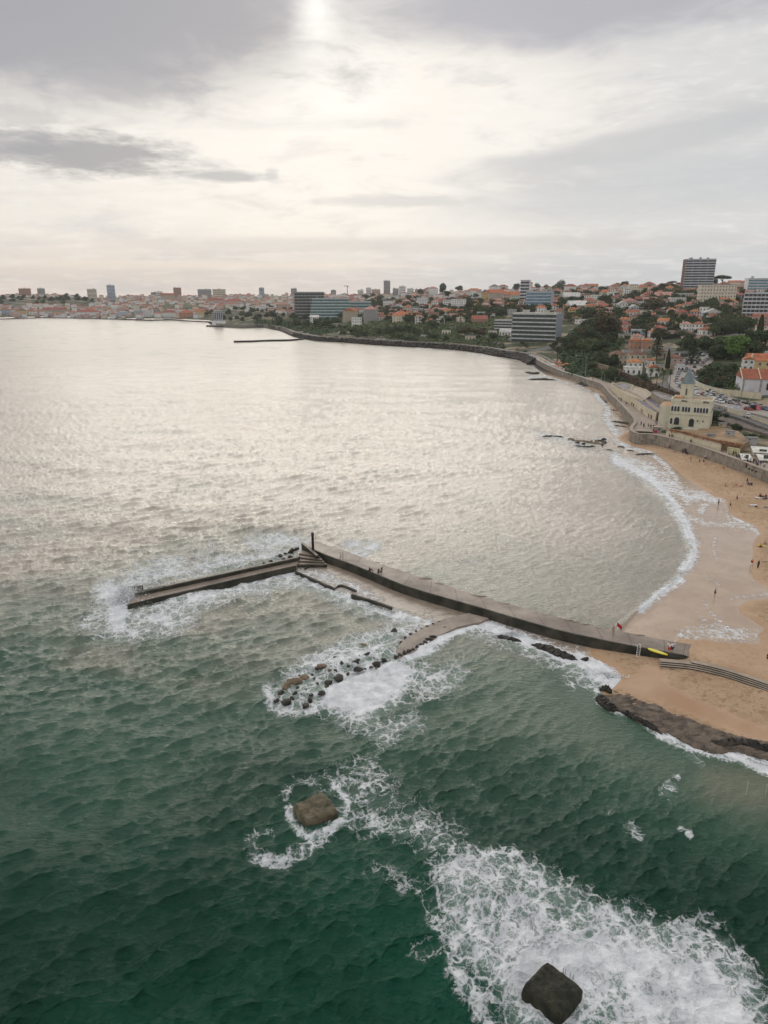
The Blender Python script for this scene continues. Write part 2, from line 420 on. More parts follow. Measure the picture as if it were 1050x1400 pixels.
# ------------------------------------------------------------------ sea
def spectrum(N, L, wdir, lam0, lmin, seed, spread=3.0):
    r = np.random.default_rng(seed); k1 = np.fft.fftfreq(N, L/N)*2*PI
    KX, KY = np.meshgrid(k1, k1); K = np.hypot(KX, KY); K[0, 0] = 1
    k0 = 2*PI/lam0
    c_ = (KX*math.cos(wdir)+KY*math.sin(wdir))/K
    P = np.exp(-1.2*(k0/K)**2)/K**4*(0.025+np.abs(c_)**spread)*np.where(c_ < 0, 0.25, 1)*np.exp(-(K*lmin/(2*PI))**2)
    P[0, 0] = 0
    h = np.sqrt(P)*(r.normal(size=(N, N))+1j*r.normal(size=(N, N)))
    H = np.fft.ifft2(h).real; s = H.std()
    dx = np.fft.ifft2(1j*KX/K*h).real/s; dy = np.fft.ifft2(1j*KY/K*h).real/s
    return H/s, dx, dy, L
def samp(T, X, Y):
    L = T[3]; N = T[0].shape[0]; x = (X/L*N) % N; y = (Y/L*N) % N
    xi = np.floor(x).astype(int); yi = np.floor(y).astype(int); fx = x-xi; fy = y-yi
    x1 = (xi+1) % N; y1 = (yi+1) % N; xi %= N; yi %= N
    return [(a[yi, xi]*(1-fx)+a[yi, x1]*fx)*(1-fy)+(a[y1, xi]*(1-fx)+a[y1, x1]*fx)*fy for a in T[:3]]
ra = np.concatenate([np.linspace(1900, 1460, 60)[:-1], np.linspace(1460, 1000, 420)[:-1], np.linspace(1000, 600, 330)[:-1], np.linspace(600, 432, 120)[:-1], np.array([432,430,428,426,424,422,420,418,416,414,412,410.5,409,408,407])])
ca = np.concatenate([np.linspace(-900, -80, 60)[:-1], np.linspace(-80, 1130, 900)[:-1], np.linspace(1130, 2000, 60)])
QX, QY = np.meshgrid(ca, ra); SX = np.zeros_like(QX); SY = np.zeros_like(QX)
v_ = (700-QY)/F; t_ = CH/(SP-v_*CP); SX = (QX-525)/F*t_; SY = (CP+v_*SP)*t_
SSD = sdist(SX, SY, shore)
RNGE = np.hypot(SX, SY)
wd = R(90+16)
TA = spectrum(512, 47.0, wd+0.25, 2.6, 0.28, 3, 5.0); TB = spectrum(512, 131.0, wd, 3.8, 0.6, 5, 9.0); TC = spectrum(256, 419.0, wd-0.2, 34.0, 5.0, 9, 6.0)
def rotd(T, X, Y, a):
    co, si = math.cos(a), math.sin(a); h, dx, dy = samp(T, X*co+Y*si, -X*si+Y*co)
    return h, dx*co-dy*si, dx*si+dy*co
calm_px = [(440,700),(600,700),(900,560),(1100,560),(1100,900),(840,880),(700,850),(600,820),(500,790),(430,750)]
calm = sstep(sdist(QX, QY, calm_px), -60, 60)
fa = np.exp(-(RNGE/210.0)**2); fb = np.exp(-(RNGE/520.0)**2); fc = np.exp(-(RNGE/1500.0)**2)
edge = 0.03+0.97*sstep(-SSD, 0.5, 22)
A_, B_, C_ = samp(TA, SX, SY), rotd(TB, SX, SY, 0.31), rotd(TC, SX, SY, -0.2)
ka = 0.08*fa*(1-0.35*calm)*edge; kb = 0.11*fb*(1-0.72*calm)*edge; kc = (0.16+0.14*np.exp(-(RNGE/110)**2))*fc*(1-0.8*calm)*edge
gust = 0.38+1.25*sstep(fbm(SX/38, SY/30), .25, .75)
ka = ka*gust
SZ = ka*A_[0]+kb*B_[0]+kc*C_[0]
CX = 0.9*(ka*A_[1]+kb*B_[1])+0.6*kc*C_[1]; CY = 0.9*(ka*A_[2]+kb*B_[2])+0.6*kc*C_[2]
exec_sea_extras = True
# foam laid out as it lies on the water: (points, half-width in photo px, strength)
def line(pts, hw, k, soft=1.0):
    d_ = seg_dist(QX, (QY-0)*1.0, pts); return k*np.clip(1.15-(d_/hw)**1.3*soft, 0, 1)
def area(pts, k, soft):
    return k*sstep(sdist(QX, QY, pts), -soft, soft)
foam = np.zeros_like(QX)
def add(a_):
    global foam; foam = np.maximum(foam, a_)
# churned water round the near block
add(area([(590,1180),(625,1165),(660,1160),(700,1165),(755,1195),(820,1232),(890,1250),(960,1262),(1005,1285),(1040,1330),(1060,1420),(1060,1500),(740,1500),(700,1400),(668,1350),(622,1318),(600,1285),(597,1240)], 0.86, 26))
add(area([(720,1275),(800,1262),(900,1275),(990,1295),(1045,1370),(1060,1480),(830,1480),(815,1390),(700,1420),(670,1340),(690,1300)], 1.0, 40))
add(line([(560,1120),(600,1150),(640,1185),(680,1210),(700,1260)], 46, 0.52))
add(line([(455,1108),(500,1122),(560,1135),(600,1160)], 26, 0.55))
add(line([(590,1240),(600,1270),(640,1300),(570,1312)], 20, 0.42))
add(line([(620,1320),(660,1380),(690,1440)], 24, 0.55))
# block farther out
add(line([(395,1105),(402,1128),(420,1140),(448,1136),(470,1118),(476,1090),(455,1072)], 9, 0.84))
add(line([(344,1150),(352,1170),(375,1180),(398,1170),(425,1155),(450,1138),(462,1120)], 15, 0.5))
add(line([(345,1150),(355,1135),(370,1135)], 9, 0.45))
add(line([(388,1085),(405,1070),(430,1066)], 10, 0.5)); add(line([(460,1072),(500,1085),(540,1105),(500,1055)], 34, 0.46))
# breakwater arm
add(line([(150,835),(175,800),(200,785),(240,775)], 26, 0.85)); add(line([(135,838),(170,862),(215,862),(260,842)], 24, 0.62))
add(line([(150,812),(160,826),(160,846)], 30, 1.12)); add(line([(175,848),(210,846),(260,832)], 14, .9)); add(line([(120,848),(150,868),(190,872)], 20, .6))
add(line([(195,790),(260,780),(330,765),(400,752)], 15, 0.75)); add(line([(345,742),(385,738),(412,745)], 20, 0.86)); add(line([(275,756),(340,750)], 16, 0.5))
add(line([(190,843),(240,828),(300,812),(350,800),(402,788)], 17, 0.86)); add(line([(230,845),(300,822),(360,806)], 18, 0.55))
add(line([(385,782),(410,788),(440,803),(480,819),(530,836),(580,850),(600,856)], 9, 0.95)); add(line([(380,790),(420,800),(470,822),(520,840),(560,852)], 14, 0.6)); add(line([(412,781),(440,787),(470,798),(505,812)], 9, 0.72)); add(line([(500,815),(520,822)], 8, .6))
add(line([(455,757),(490,757),(515,745)], 9, 0.95)); add(line([(470,745),(510,742)], 8, 0.8)); add(line([(440,752),(470,765),(500,778)], 7, 0.6)); add(line([(520,740),(620,760),(700,775)], 14, 0.22))
# rubble spit
add(area([(392,915),(440,888),(500,862),(545,845),(592,842),(600,856),(545,890),(560,905),(545,960),(505,985),(440,975),(380,972),(366,950)], 0.74, 15))
add(area([(440,930),(500,900),(545,895),(575,915),(552,955),(500,985),(430,968)], 1.12, 22))
add(line([(545,915),(590,935),(625,925)], 30, 0.66)); add(line([(480,970),(520,1000),(560,985)], 30, 0.56)); add(line([(470,905),(520,885),(550,905)], 14, .9)); add(line([(368,945),(372,962),(400,970),(440,968)], 12, 0.8))
add(line([(560,900),(590,886),(610,870),(630,860)], 14, 1.12)); add(line([(600,872),(622,860),(650,853),(680,860),(712,873),(745,886),(790,905),(838,938)], 15, 1.12)); add(line([(650,862),(720,885),(790,920),(830,948)], 18, 0.6)); add(line([(700,862),(770,890),(820,905),(842,922)], 12, 0.7))
add(line([(790,900),(820,912),(840,932)], 19, 1.05)); add(line([(770,925),(785,940)], 8, 0.5))
# rock shelf edge
add(line([(816,945),(822,960),(850,974),(868,975),(885,990),(905,1003)], 8, 0.95)); add(line([(905,1005),(940,1020),(975,1030),(1050,1042),(1150,1075)], 10, 0.9)); add(line([(975,1022),(1000,1032),(1030,1045),(1070,1060)], 10, 1.0)); add(line([(940,1030),(960,1045)], 10, 0.5))
# whitecaps
for x_, y_, r_, k_ in [(918,1072,8,.72),(912,1080,10,.5),(924,1060,6,.55),(865,1128,10,.6),(872,1136,8,.5),(932,1130,5,.65),(945,1140,5,.65),(835,1105,6,.4),(975,1250,14,.5),(140,870,14,.4),(118,845,18,.35),(520,1190,20,.28),(560,1210,20,.3)]:
    add(line([(x_-r_*.5, y_), (x_+r_*.5, y_+r_*.4)], r_, k_))
# breakers in the cove
add(line([(842,628),(865,640),(890,655),(908,672),(922,690),(935,712),(944,735),(950,752),(944,770),(936,778)], 13, 1.0)); add(line([(862,632),(890,642),(915,660),(940,680)], 16, 0.86))
add(line([(905,665),(925,672),(950,678),(985,680)], 12, 0.9)); add(line([(935,705),(965,715),(1005,716),(1034,720)], 9, 0.72)); add(line([(958,700),(962,690),(985,682)], 8, 0.8)); add(line([(915,690),(940,720),(955,750)], 12, 0.72))
add(line([(932,792),(905,810),(890,822),(877,834)], 9, 1.0)); add(line([(978,735),(976,750),(980,770)], 4, 0.7)); add(line([(968,790),(982,798)], 4, 0.6)); add(line([(962,822),(972,838),(985,850)], 4, 0.6))
add(line([(930,868),(965,862),(1000,868),(1032,870)], 12, 0.62)); add(line([(900,880),(940,885),(980,880)], 8, 0.5)); add(line([(955,845),(1000,862),(1032,868)], 5, 0.6)); add(line([(1003,707),(1029,722),(1037,729)], 3.5, .9)); add(line([(1000,818),(1050,812)], 3, .5)); add(line([(990,700),(1000,715)],5,.5))
# small shore breaks along the wall
add(line([(862,600),(845,595),(835,582),(828,570),(832,558)], 8, 0.85)); add(line([(842,602),(860,612),(890,620),(905,632),(925,655)], 7, 0.8)); add(line([(830,600),(800,608),(760,600),(735,592)], 7, 0.65)); add(line([(815,540),(826,552),(832,566)], 6, 0.85))
add(line([(806,534),(780,524),(750,516)], 4, 0.6)); add(line([(725,516),(745,514)], 3, 0.7)); add(line([(640,484),(660,486)], 2.5, 0.5)); add(line([(735,600),(790,612),(830,618),(850,628)], 6, 0.35)); add(line([(570,476),(590,477)],1.5,.6))
foam *= np.where(-SSD > -0.5, 1, 1)
# shallow sandy water, silt, and farther out a cream tint painting sky reflection
shal = area([(843,633),(880,655),(905,675),(922,695),(935,718),(945,742),(948,765),(938,780),(915,803),(888,826),(868,840),(850,862),(840,885),(1080,900),(1120,600),(880,600),(835,560),(860,600)], 1.0, 4)
shal = np.maximum(shal, area([(400,779),(430,768),(445,764),(520,790),(600,818),(650,832),(700,846),(760,864),(812,878),(870,890),(870,925),(838,936),(790,905),(740,885),(700,872),(660,858),(630,850),(590,856),(540,836),(487,816),(440,800)], 1.0, 3))
shal = np.maximum(shal, area([(560,850),(640,842),(660,852),(600,872),(560,895),(542,888)], 0.7, 5)); shal = np.maximum(shal, 0.16*area([(1090,1060),(1000,1045),(960,1045),(960,1090),(1100,1120)], 1, 20))
shal = np.maximum(shal, sstep(SSD, -14, -1)*0.6*(QY < 640)*(RNGE < 450))
wob = (fbm(SX/20, SY/20)-0.5)
murk_skytint = 0.34*sstep(sdist(QX, QY, [(480,840),(620,880),(720,890),(820,950),(900,1020),(1060,1060),(1060,1150),(900,1080),(700,1010),(600,960),(560,880)]), -110, 40)
murk_skytint = np.maximum(murk_skytint, 0.38*sstep(sdist(QX, QY, [(380,790),(560,850),(480,860),(420,900),(300,850)]), -60, 30))
murk_skytint = np.maximum(murk_skytint, 0.75*calm*sstep(QY, 560, 700)); murk_skytint = np.maximum(murk_skytint, 0.30*(1-sstep(QY, 840, 1320))*(.55+.9*sstep(fbm(SX/14+4, SY/9), .3, .75))+0.6*(1-sstep(QY, 640, 960)))  # cream over the far rows puts sky reflection into the water colour
murk_skytint = np.clip(murk_skytint+wob*0.3*murk_skytint*2, 0, 1)
# a standing breaker face in the cove, lumps of white water elsewhere
brk = line([(848,858),(858,850),(868,842),(890,826),(912,806),(938,782),(948,765),(946,745),(938,720),(925,696),(908,676),(885,655)], 7.0, 1.0, 0.9)
SZ = SZ+0.42*brk+0.06*foam*(fbm(SX/1.1, SY/1.1)-0.35)*np.exp(-(RNGE/260)**2)*edge
SZ = SZ+0.9*area([(800,903),(826,915),(842,928),(834,940),(812,925),(780,908)], 1.0, 7)*fbm(SX/1.5, SY/1.5)
# back-swirl rings round the outer block
cx0, cy0 = W(428, 1112); rr_ = np.hypot(SX-cx0, (SY-cy0)); SZ = SZ+0.05*np.sin(rr_*3.2)*np.exp(-((rr_-7.5)/4.5)**2)
keep = (SSD < 4.0); flatten = 1-.88*sstep(shal, .3, .9); SZ *= flatten; CX = CX*flatten; CY = CY*flatten
xs = SX+CX; ys = SY+CY
m_sea, nt = new_mat('sea_water'); v = nt.coord()
F_ = nt.attr('foam'); S_ = nt.attr('shallow'); M_ = nt.attr('murk_skytint'); D_ = nt.attr('far')
wn = nt.noise(v, 0.9, 3, 0.6, color=True); wn2 = nt.noise(v, 0.22, 2, 0.5, color=True)
vd = nt.vm('ADD', v, nt.vm('SCALE', nt.vm('SUBTRACT', wn, (.5, .5, .5)), 1.5)); vd = nt.vm('ADD', vd, nt.vm('SCALE', nt.vm('SUBTRACT', wn2, (.5, .5, .5)), 2.2))
def lace(scale):
    n = nt.node('ShaderNodeTexVoronoi', dict(feature='DISTANCE_TO_EDGE'), Vector=vd, Scale=scale); return n.outputs[0]
l1 = nt.ss(lace(0.62), 0.0, 0.16, 1, 0); l2 = nt.ss(lace(1.7), 0.0, 0.17, 1, 0); l3 = nt.ss(lace(4.5), 0, 0.25, 1, 0)
big = nt.noise(nt.vm('ADD', v, (9, 3, 0)), 0.17, 5, 0.6); fn = nt.noise(vd, 5.0, 5, 0.7); md = nt.noise(v, 0.6, 6, 0.65)
pat = nt.m('ADD', nt.m('MULTIPLY', l1, 0.42), nt.m('MULTIPLY', l2, 0.30))
pat = nt.m('ADD', pat, nt.m('MULTIPLY', l3, 0.12)); pat = nt.m('ADD', pat, nt.m('MULTIPLY', md, 0.75)); pat = nt.m('ADD', pat, nt.m('MULTIPLY', fn, 0.32)); pat = nt.m('ADD', pat, nt.m('MULTIPLY', nt.m('SUBTRACT', big, 0.5), 1.5))
th = nt.m('MULTIPLY', F_, 0.78)
ff = nt.ss(nt.m('ADD', pat, th), 1.10, 1.66); ff = nt.m('MULTIPLY', ff, nt.ss(F_, 0.03, 0.3))
ff = nt.m('MULTIPLY', ff, nt.lin(F_, 0.2, 0.9, 0.75, 1.0))
aer = nt.m('MULTIPLY', nt.ss(F_, 0.25, 1.0), 0.55)            # milky bubbles under the foam
deep = nt.mix(nt.ss(nt.noise(v, 0.035, 3), .35, .65), (0.001, 0.034, 0.018), (0.003, 0.060, 0.034))
c = nt.mix(nt.lin(M_, 0, .32), deep, (0.02, 0.074, 0.040)); c = nt.mix(nt.lin(M_, .25, .85), c, (0.28, 0.247, 0.20))  # cream: silt inshore, painted sky reflection farther out
c = nt.mix(nt.m('MULTIPLY', aer, 1.1), c, (0.24, 0.34, 0.29))
sandw = nt.mix(nt.ss(nt.noise(v, 0.2, 5, 0.6), .35, .65), (0.34, 0.235, 0.155), (0.42, 0.31, 0.215))
sandw = nt.mix(nt.attr('conc'), sandw, nt.mix(nt.ss(nt.noise(v, .5, 6, .7), .35, .65), (.23, .19, .15), (.31, .255, .205)))
c = nt.mix(S_, c, sandw)
foamc = nt.mix(nt.ss(md, .35, .7), (0.60, 0.62, 0.64), (0.86, 0.87, 0.88))
c = nt.mix(ff, c, foamc)
rg = nt.mix(ff, nt.lin(D_, 0, 1, 0.035, 0.25), 0.75)
sc_ = nt.node('ShaderNodeMapping', None, Vector=v, Rotation=(0, 0, R(-16)), Scale=(0.42, 1, 1)).outputs[0]
h1 = nt.noise(sc_, 2.6, 6, 0.62, 0.5); h2 = nt.noise(sc_, 0.55, 4, 0.6, 0.3); h3 = nt.noise(sc_, 0.06, 4, 0.6)
hh = nt.m('ADD', nt.m('MULTIPLY', h1, nt.lin(D_, 0, 0.6, 0.26, 0.10)), nt.m('MULTIPLY', h2, nt.lin(D_, 0, 0.5, 0.0, 0.3)))
hh = nt.m('ADD', hh, nt.m('MULTIPLY', h3, nt.lin(D_, 0.3, 1.0, 0, 0.8)))
hh = nt.m('MULTIPLY', hh, nt.lin(S_, 0, 1, 1, 0.25)); hh = nt.m('ADD', hh, nt.m('MULTIPLY', nt.m('MULTIPLY', ff, pat), 0.10))
bn = nt.node('ShaderNodeBump', None, Strength=0.9, Distance=1.0, Height=hh)
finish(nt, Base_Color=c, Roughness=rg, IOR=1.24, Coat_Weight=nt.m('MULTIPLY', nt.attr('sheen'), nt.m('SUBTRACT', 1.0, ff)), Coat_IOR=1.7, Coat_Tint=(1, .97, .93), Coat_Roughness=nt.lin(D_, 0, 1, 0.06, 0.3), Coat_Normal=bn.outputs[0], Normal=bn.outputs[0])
far = sstep(RNGE, 120, 700)
sea = grid_mesh('sea', xs, ys, SZ, keep, [m_sea], [('foam', np.clip(foam*1.0+np.clip(foam-0.93,0,1)*(2.0+3*(QY<1040)), 0, 1.45)), ('shallow', shal), ('murk_skytint', murk_skytint), ('far', far), ('conc', sstep(sdist(QX, QY, [(395,775),(445,760),(700,842),(800,874),(800,890),(700,880),(600,905),(540,900),(400,800)]), -6, 6)), ('sheen', (1-sstep(QY, 640, 1280))*(.22+.68*sstep(QY, 460, 680)))])
tag(sea, kind='structure')
# ------------------------------------------------------------------ materials of the shore works
def wetmat(name, col, dark, rough=0.35, scale=0.25):
    m, nt = new_mat(name); v = nt.coord()
    a = nt.noise(v, scale, 6, 0.65); b = nt.noise(nt.vm('ADD', v, (4, 8, 1)), scale*6, 5, 0.7)
    c = nt.mix(nt.ss(a, .35, .68), col, dark); c = nt.mix(nt.ss(b, .5, .75, 0, .5), c, tuple(q*0.55 for q in dark))
    bn = nt.node('ShaderNodeBump', None, Strength=0.5, Distance=0.15, Height=b)
    finish(nt, Base_Color=c, Roughness=nt.lin(a, .3, .7, rough*0.7, rough*1.3), Normal=bn.outputs[0]); return m
M_deck = wetmat('pier_concrete', (0.29, 0.235, 0.19), (0.165, 0.132, 0.108), 0.36, 0.16)
M_joint = mat('joint_gap', (0.07, 0.06, 0.05), 0.9)
M_wall = wetmat('weedy_wall', (0.062, 0.056, 0.042), (0.018, 0.020, 0.014), 0.6, 0.35)
M_rockd = wetmat('dark_wet_rock', (0.055, 0.047, 0.038), (0.018, 0.017, 0.015), 0.5, 0.6)
M_rockb = wetmat('brown_rock', (0.21, 0.155, 0.10), (0.10, 0.075, 0.05), 0.6, 0.5)
M_weed = wetmat('weed_block', (0.165, 0.135, 0.085), (0.06, 0.06, 0.038), 0.6, 1.1)
M_black = wetmat('black_weed_block', (0.034, 0.032, 0.018), (0.008, 0.012, 0.008), 0.5, 1.3)
M_iron = mat('dark_iron', (0.02, 0.02, 0.022), 0.6); M_white = mat('white_paint', (0.75, 0.75, 0.74), 0.5)
M_step = mat('step_concrete', (0.33, 0.27, 0.21), 0.8, 0.5, 0.2)
# ------------------------------------------------------------------ pier
nearp = [(x, y, z) for (x, y), z in zip([(414,745),(441,758),(471,769),(502,781),(551,801),(600,816),(653,831),(707,847),(760,862),(813,874),(864,884),(921,894),(940,897)], [1.3]*12+[1.15])]
farp = [(x, y, z) for (x, y), z in zip([(432,740),(455,748),(477,755),(514,769),(563,785),(600,797),(645,812),(692,825),(745,839),(800,853),(858,865),(921,877),(945,881)], [.2,.25,.3,.75,1.1]+[1.2]*8)]
NL = dens([W3(*p) for p in nearp], 4); FL = dens([W3(*p) for p in farp], 4)
pier = empty('pier', W3(700, 850, 0), 0, 'long curved concrete pier with a dark weed covered side wall running out from the beach', 'pier')
off = -Vector(pier.location)
def shift(ps): return [Vector(p)+off for p in ps]
strip(shift(NL), shift(FL), (-1.6, -1.6)).build('deck', M_deck, pier)
# side wall: battered face, raised kerb
fn_, kn = [], []
for i, p in enumerate(NL):
    t = (NL[min(i+1, len(NL)-1)]-NL[max(0, i-1)]); t.z = 0; t.normalize(); nrm = Vector((t.y, -t.x, 0))
    if nrm.y > 0: nrm = -nrm
    k = min(1, (len(NL)-1-i)/12)
    fn_.append((p+nrm*(0.18+0.5*k), nrm, p, k))
mw = MB()
for i in range(len(fn_)-1):
    a, n0, p0, k0 = fn_[i]; b, n1_, p1, k1 = fn_[i+1]
    zt0, zt1 = p0.z+0.12*k0, p1.z+0.12*k1
    A = Vector((p0.x, p0.y, zt0))+n0*0.01; B = Vector((p1.x, p1.y, zt1))+n1_*0.01
    A2, B2 = A-n0*0.28, B-n1_*0.28
    mid0, mid1 = A+n0*0.16-Vector((0, 0, .5)), B+n1_*0.16-Vector((0, 0, .5))
    lo0 = Vector((a.x, a.y, -1.2)); lo1 = Vector((b.x, b.y, -1.2))
    for q in ([A2, B2, B, A], [A, B, mid1, mid0], [mid0, mid1, lo1, lo0], [Vector((A2.x, A2.y, p0.z-.05)), Vector((B2.x, B2.y, p1.z-.05)), B2, A2]): mw.face([x+off for x in q])
mw.build('side_wall', M_wall, pier)
# expansion joints: thin grooves filled with tar
for k in range(4, len(NL)-2, 3):
    m = MB(); a, b = NL[k], FL[min(len(FL)-1, k)]; d = (b-a); t = Vector((d.y, -d.x, 0)).normalized()*0.03
    u = Vector((0, 0, 0.006)); a2 = a+d*0.06; b2 = b-d*0.03
    m.face([a2-t+u+off, a2+t+u+off, b2+t+u+off, b2-t+u+off]); m.build('joint', M_joint, pier)
# broken patches along the inner edge
for k in range(9, len(FL)-6):
    if random.random() < 0.5:
        p = FL[k]; r = random.uniform(.35, .8); ins = (NL[k]-p).normalized(); q0 = ins*random.uniform(0, .9)
        pts = [p+q0+Vector((math.cos(a)*r*1.7, math.sin(a)*r*.6, 0.012)) for a in [i*PI/4+random.uniform(-.2, .2) for i in range(8)]]
        MB().face([Vector((q.x, q.y, p.z+.012))+off for q in pts]).build('worn_patch', M_rockb, pier)
# mast on the head of the pier
bx_, by_ = W(428, 753, 1.6)
mast = empty('beacon_post', (bx_, by_, 1.5), 0, 'black iron beacon post standing on the seaward head of the pier', 'beacon post')
MB().tube((0, 0, 0), (0, 0, 3.6), .27, .25, 14).build('post', M_iron, mast)
MB().tube((0, 0, 3.6), (0, 0, 3.95), .33, .2, 14).build('cap', M_iron, mast)
MB().tube((0, 0, -.1), (0, 0, .18), .42, .38, 14).build('base', M_iron, mast)
# stair at the junction with the breakwater arm
stair = empty('stone_stairs', W3(425, 762, 0), 0, 'four wide concrete steps between the pier head and the breakwater arm', 'stairs')
lx, rx = [(413,752),(409,757),(406,762),(403,767),(400,772)], [(432,759),(438,762),(441,766),(444,769),(447,772)]
for i in range(4):
    z = 1.35-0.25*i; a, b = W3(*lx[i], z), W3(*rx[i], z); c2, d2 = W3(lx[i+1][0], lx[i+1][1]-.8, z), W3(rx[i+1][0], rx[i+1][1]-.8, z)
    MB().prism([(p-stair.location).xy[:] for p in (a, b, d2, c2)], -1.0, z).build('step', M_deck, stair)
    MB().prism([(p-stair.location).xy[:] for p in (c2+Vector((0, -.02, 0)), d2+Vector((0, -.02, 0)), d2+Vector((0, -.3, 0)), c2+Vector((0, -.3, 0)))], -1.0, z-.14).build('riser', M_wall, stair)
# wedge wall closing the pier head
a, b = W3(412, 745, 1.9), W3(432, 759, 1.9)
wedge = empty('pier_head_wall', (a.x, a.y, 0), 0, 'dark tapering wall on the corner of the pier head above the steps', 'wall')
m = MB(); d = b-a; t = Vector((-d.y, d.x, 0)).normalized()*0.5
m.prism([(0, 0), (d.x, d.y), (d.x+t.x, d.y+t.y), (t.x, t.y)], -.5, [2.35, 1.75, 1.75, 2.35]).build('wall_body', M_wall, wedge)
MB().prism([(-.05, -.05), (d.x, d.y-.05), (d.x+t.x, d.y+t.y+.05), (t.x-.05, t.y+.05)], [2.352, 1.752, 1.752, 2.352], [2.44, 1.84, 1.84, 2.44]).build('coping', M_deck, wedge)
# ------------------------------------------------------------------ outer breakwater arm
arm = empty('breakwater_arm', W3(290, 795, 0), 0, 'low two level breakwater arm with waves breaking over its seaward end', 'breakwater')
off = -Vector(arm.location)
ne = [(174,827.5-.0,.8)]+[(x, 827-.232*(x-174), .85) for x in (210,247,282,317,355,405)]; fe = [(x, 816.5-.221*(x-184), .9) for x in (184,213,247,282,317,355,408)]
N2 = dens([W3(*p) for p in ne], 3); F2 = dens([W3(*p) for p in fe], 3)
strip([p+off for p in N2], [p+off for p in F2], -2.0).build('lower_deck', M_deck, arm)
ml = MB()
for i in range(len(N2)-1):
    a, b = N2[i], N2[i+1]; n0 = Vector((.1, -.35, 0)); 
    ml.face([x+off for x in (a+Vector((0, -.02, .03)), b+Vector((0, -.02, .03)), Vector((b.x, b.y, -1.5))+n0, Vector((a.x, a.y, -1.5))+n0)])
    ml.face([x+off for x in (a+Vector((0, -.02, .03)), a+Vector((0, .35, .03)), b+Vector((0, .35, .03)), b+Vector((0, -.02, .03)))])
ml.build('seaward_face', M_wall, arm)
i = 0
for s0, s1 in ((0, 4), (4, 9), (9, 14), (14, 18)):
    w0 = [p+Vector((0, .05, .62)) for p in F2[s0:s1+1]]; w1 = [p+Vector((.25, 1.15, .62)) for p in F2[s0:s1+1]]
    d0 = (w0[-1]-w0[0]).normalized()*.12; w0[-1] = w0[-1]-d0; w1[-1] = w1[-1]-d0
    o_ = strip([p+off for p in w0], [p+off for p in w1], -1.5).build('parapet', M_wall, arm)
    if s0 == 0: continue
    k0 = [p+Vector((.05, .4, .024)) for p in w0]; k1 = [p-Vector((0.0, .12, -.024)) for p in w1]
    m = MB()
    for j in range(len(k0)-1): m.face([k0[j]+off, k0[j+1]+off, k1[j+1]+off, k1[j]+off])
    m.build('parapet_top', M_deck, o_)
# block at the seaward end
a = W3(184, 812, 0)
MB().box(a.x-1.6+off.x, a.x+1.4+off.x, a.y-1.0+off.y, a.y+1.2+off.y, -1.5, 1.02, rz=.25).build('end_block', M_wall, arm)
# spray bursting over the end: a cloud of droplets and torn sheets
def spray(name, centre, n, spread, hgt, label, lean=(0, 0)):
    rr = np.random.default_rng(n); m = MB()
    for _ in range(n):
        t = rr.random()**1.6; a_ = rr.random()*2*PI; r = (1-t*.6)*rr.normal()*.5
        p = Vector((r*spread[0]*math.cos(a_)+lean[0]*t, r*spread[1]*math.sin(a_)+lean[1]*t, t*hgt*(0.4+.6*rr.random())))
        s_ = 0.035+0.16*rr.random()**3*(1-.5*t)
        vs = [p+Vector(rr.normal(size=3)).normalized()*s_*(.6+.6*rr.random()) for _ in range(4)]
        m.raw(vs, [(0, 1, 2), (0, 2, 3), (0, 3, 1), (1, 3, 2)])
    o = m.build(name, M_foam, None, centre); return tag(o, label, 'spray', None, 'stuff')
M_foam = mat('white_water', (0.82, 0.84, 0.86), 0.6, 3.0, 0.05)
spray('wave_spray', W3(174, 822, 0), 15000, (5.0, 3.6), 3.6, 'burst of white spray thrown up at the seaward end of the breakwater arm', (-.6, .4))
spray('shore_spray', W3(826, 925, 0), 6000, (3.0, 1.2), 0.9, 'white splash where a wave hits the corner of the rock shelf')
spray('ledge_spray', W3(700, 868, 0), 3500, (2.6, .8), 0.8, 'small white splash below the middle of the pier')
# ------------------------------------------------------------------ pool platform edges and rubble spit slab
plat = empty('pool_edge', W3(450, 790, 0), 0, 'broken dark kerb of the flooded bathing platform below the pier head', 'kerb')
for seg in ([(403,781),(430,793),(457,805)], [(457,805),(466,800),(487,808)], [(480,813),(510,822),(536,831)], [(416,777),(436,770),(446,771)]):
    ps = dens([W3(*p, .32)-Vector(plat.location) for p in seg], 3)
    strip([p for p in ps], [p+Vector((.1, .45, 0)) for p in ps], -1.0).build('kerb', M_wall, plat)
spx = [(x, y, .42) for x, y in [(541,888),(550,877),(566,866),(585,855),(607,846),(640,838),(668,845),(655,851),(625,857),(600,869),(580,883),(562,893),(546,900)]]
slab = empty('rubble_spit_slab', W3(585, 872, 0), 0, 'worn brown concrete slab edged with dark stones, reaching from the pier into the sea', 'slab')
pts = [W3(*p)-Vector(slab.location) for p in spx]
MB().prism([p.xy[:] for p in pts], -1.0, [p.z for p in pts]).build('slab_top', M_deck, slab)
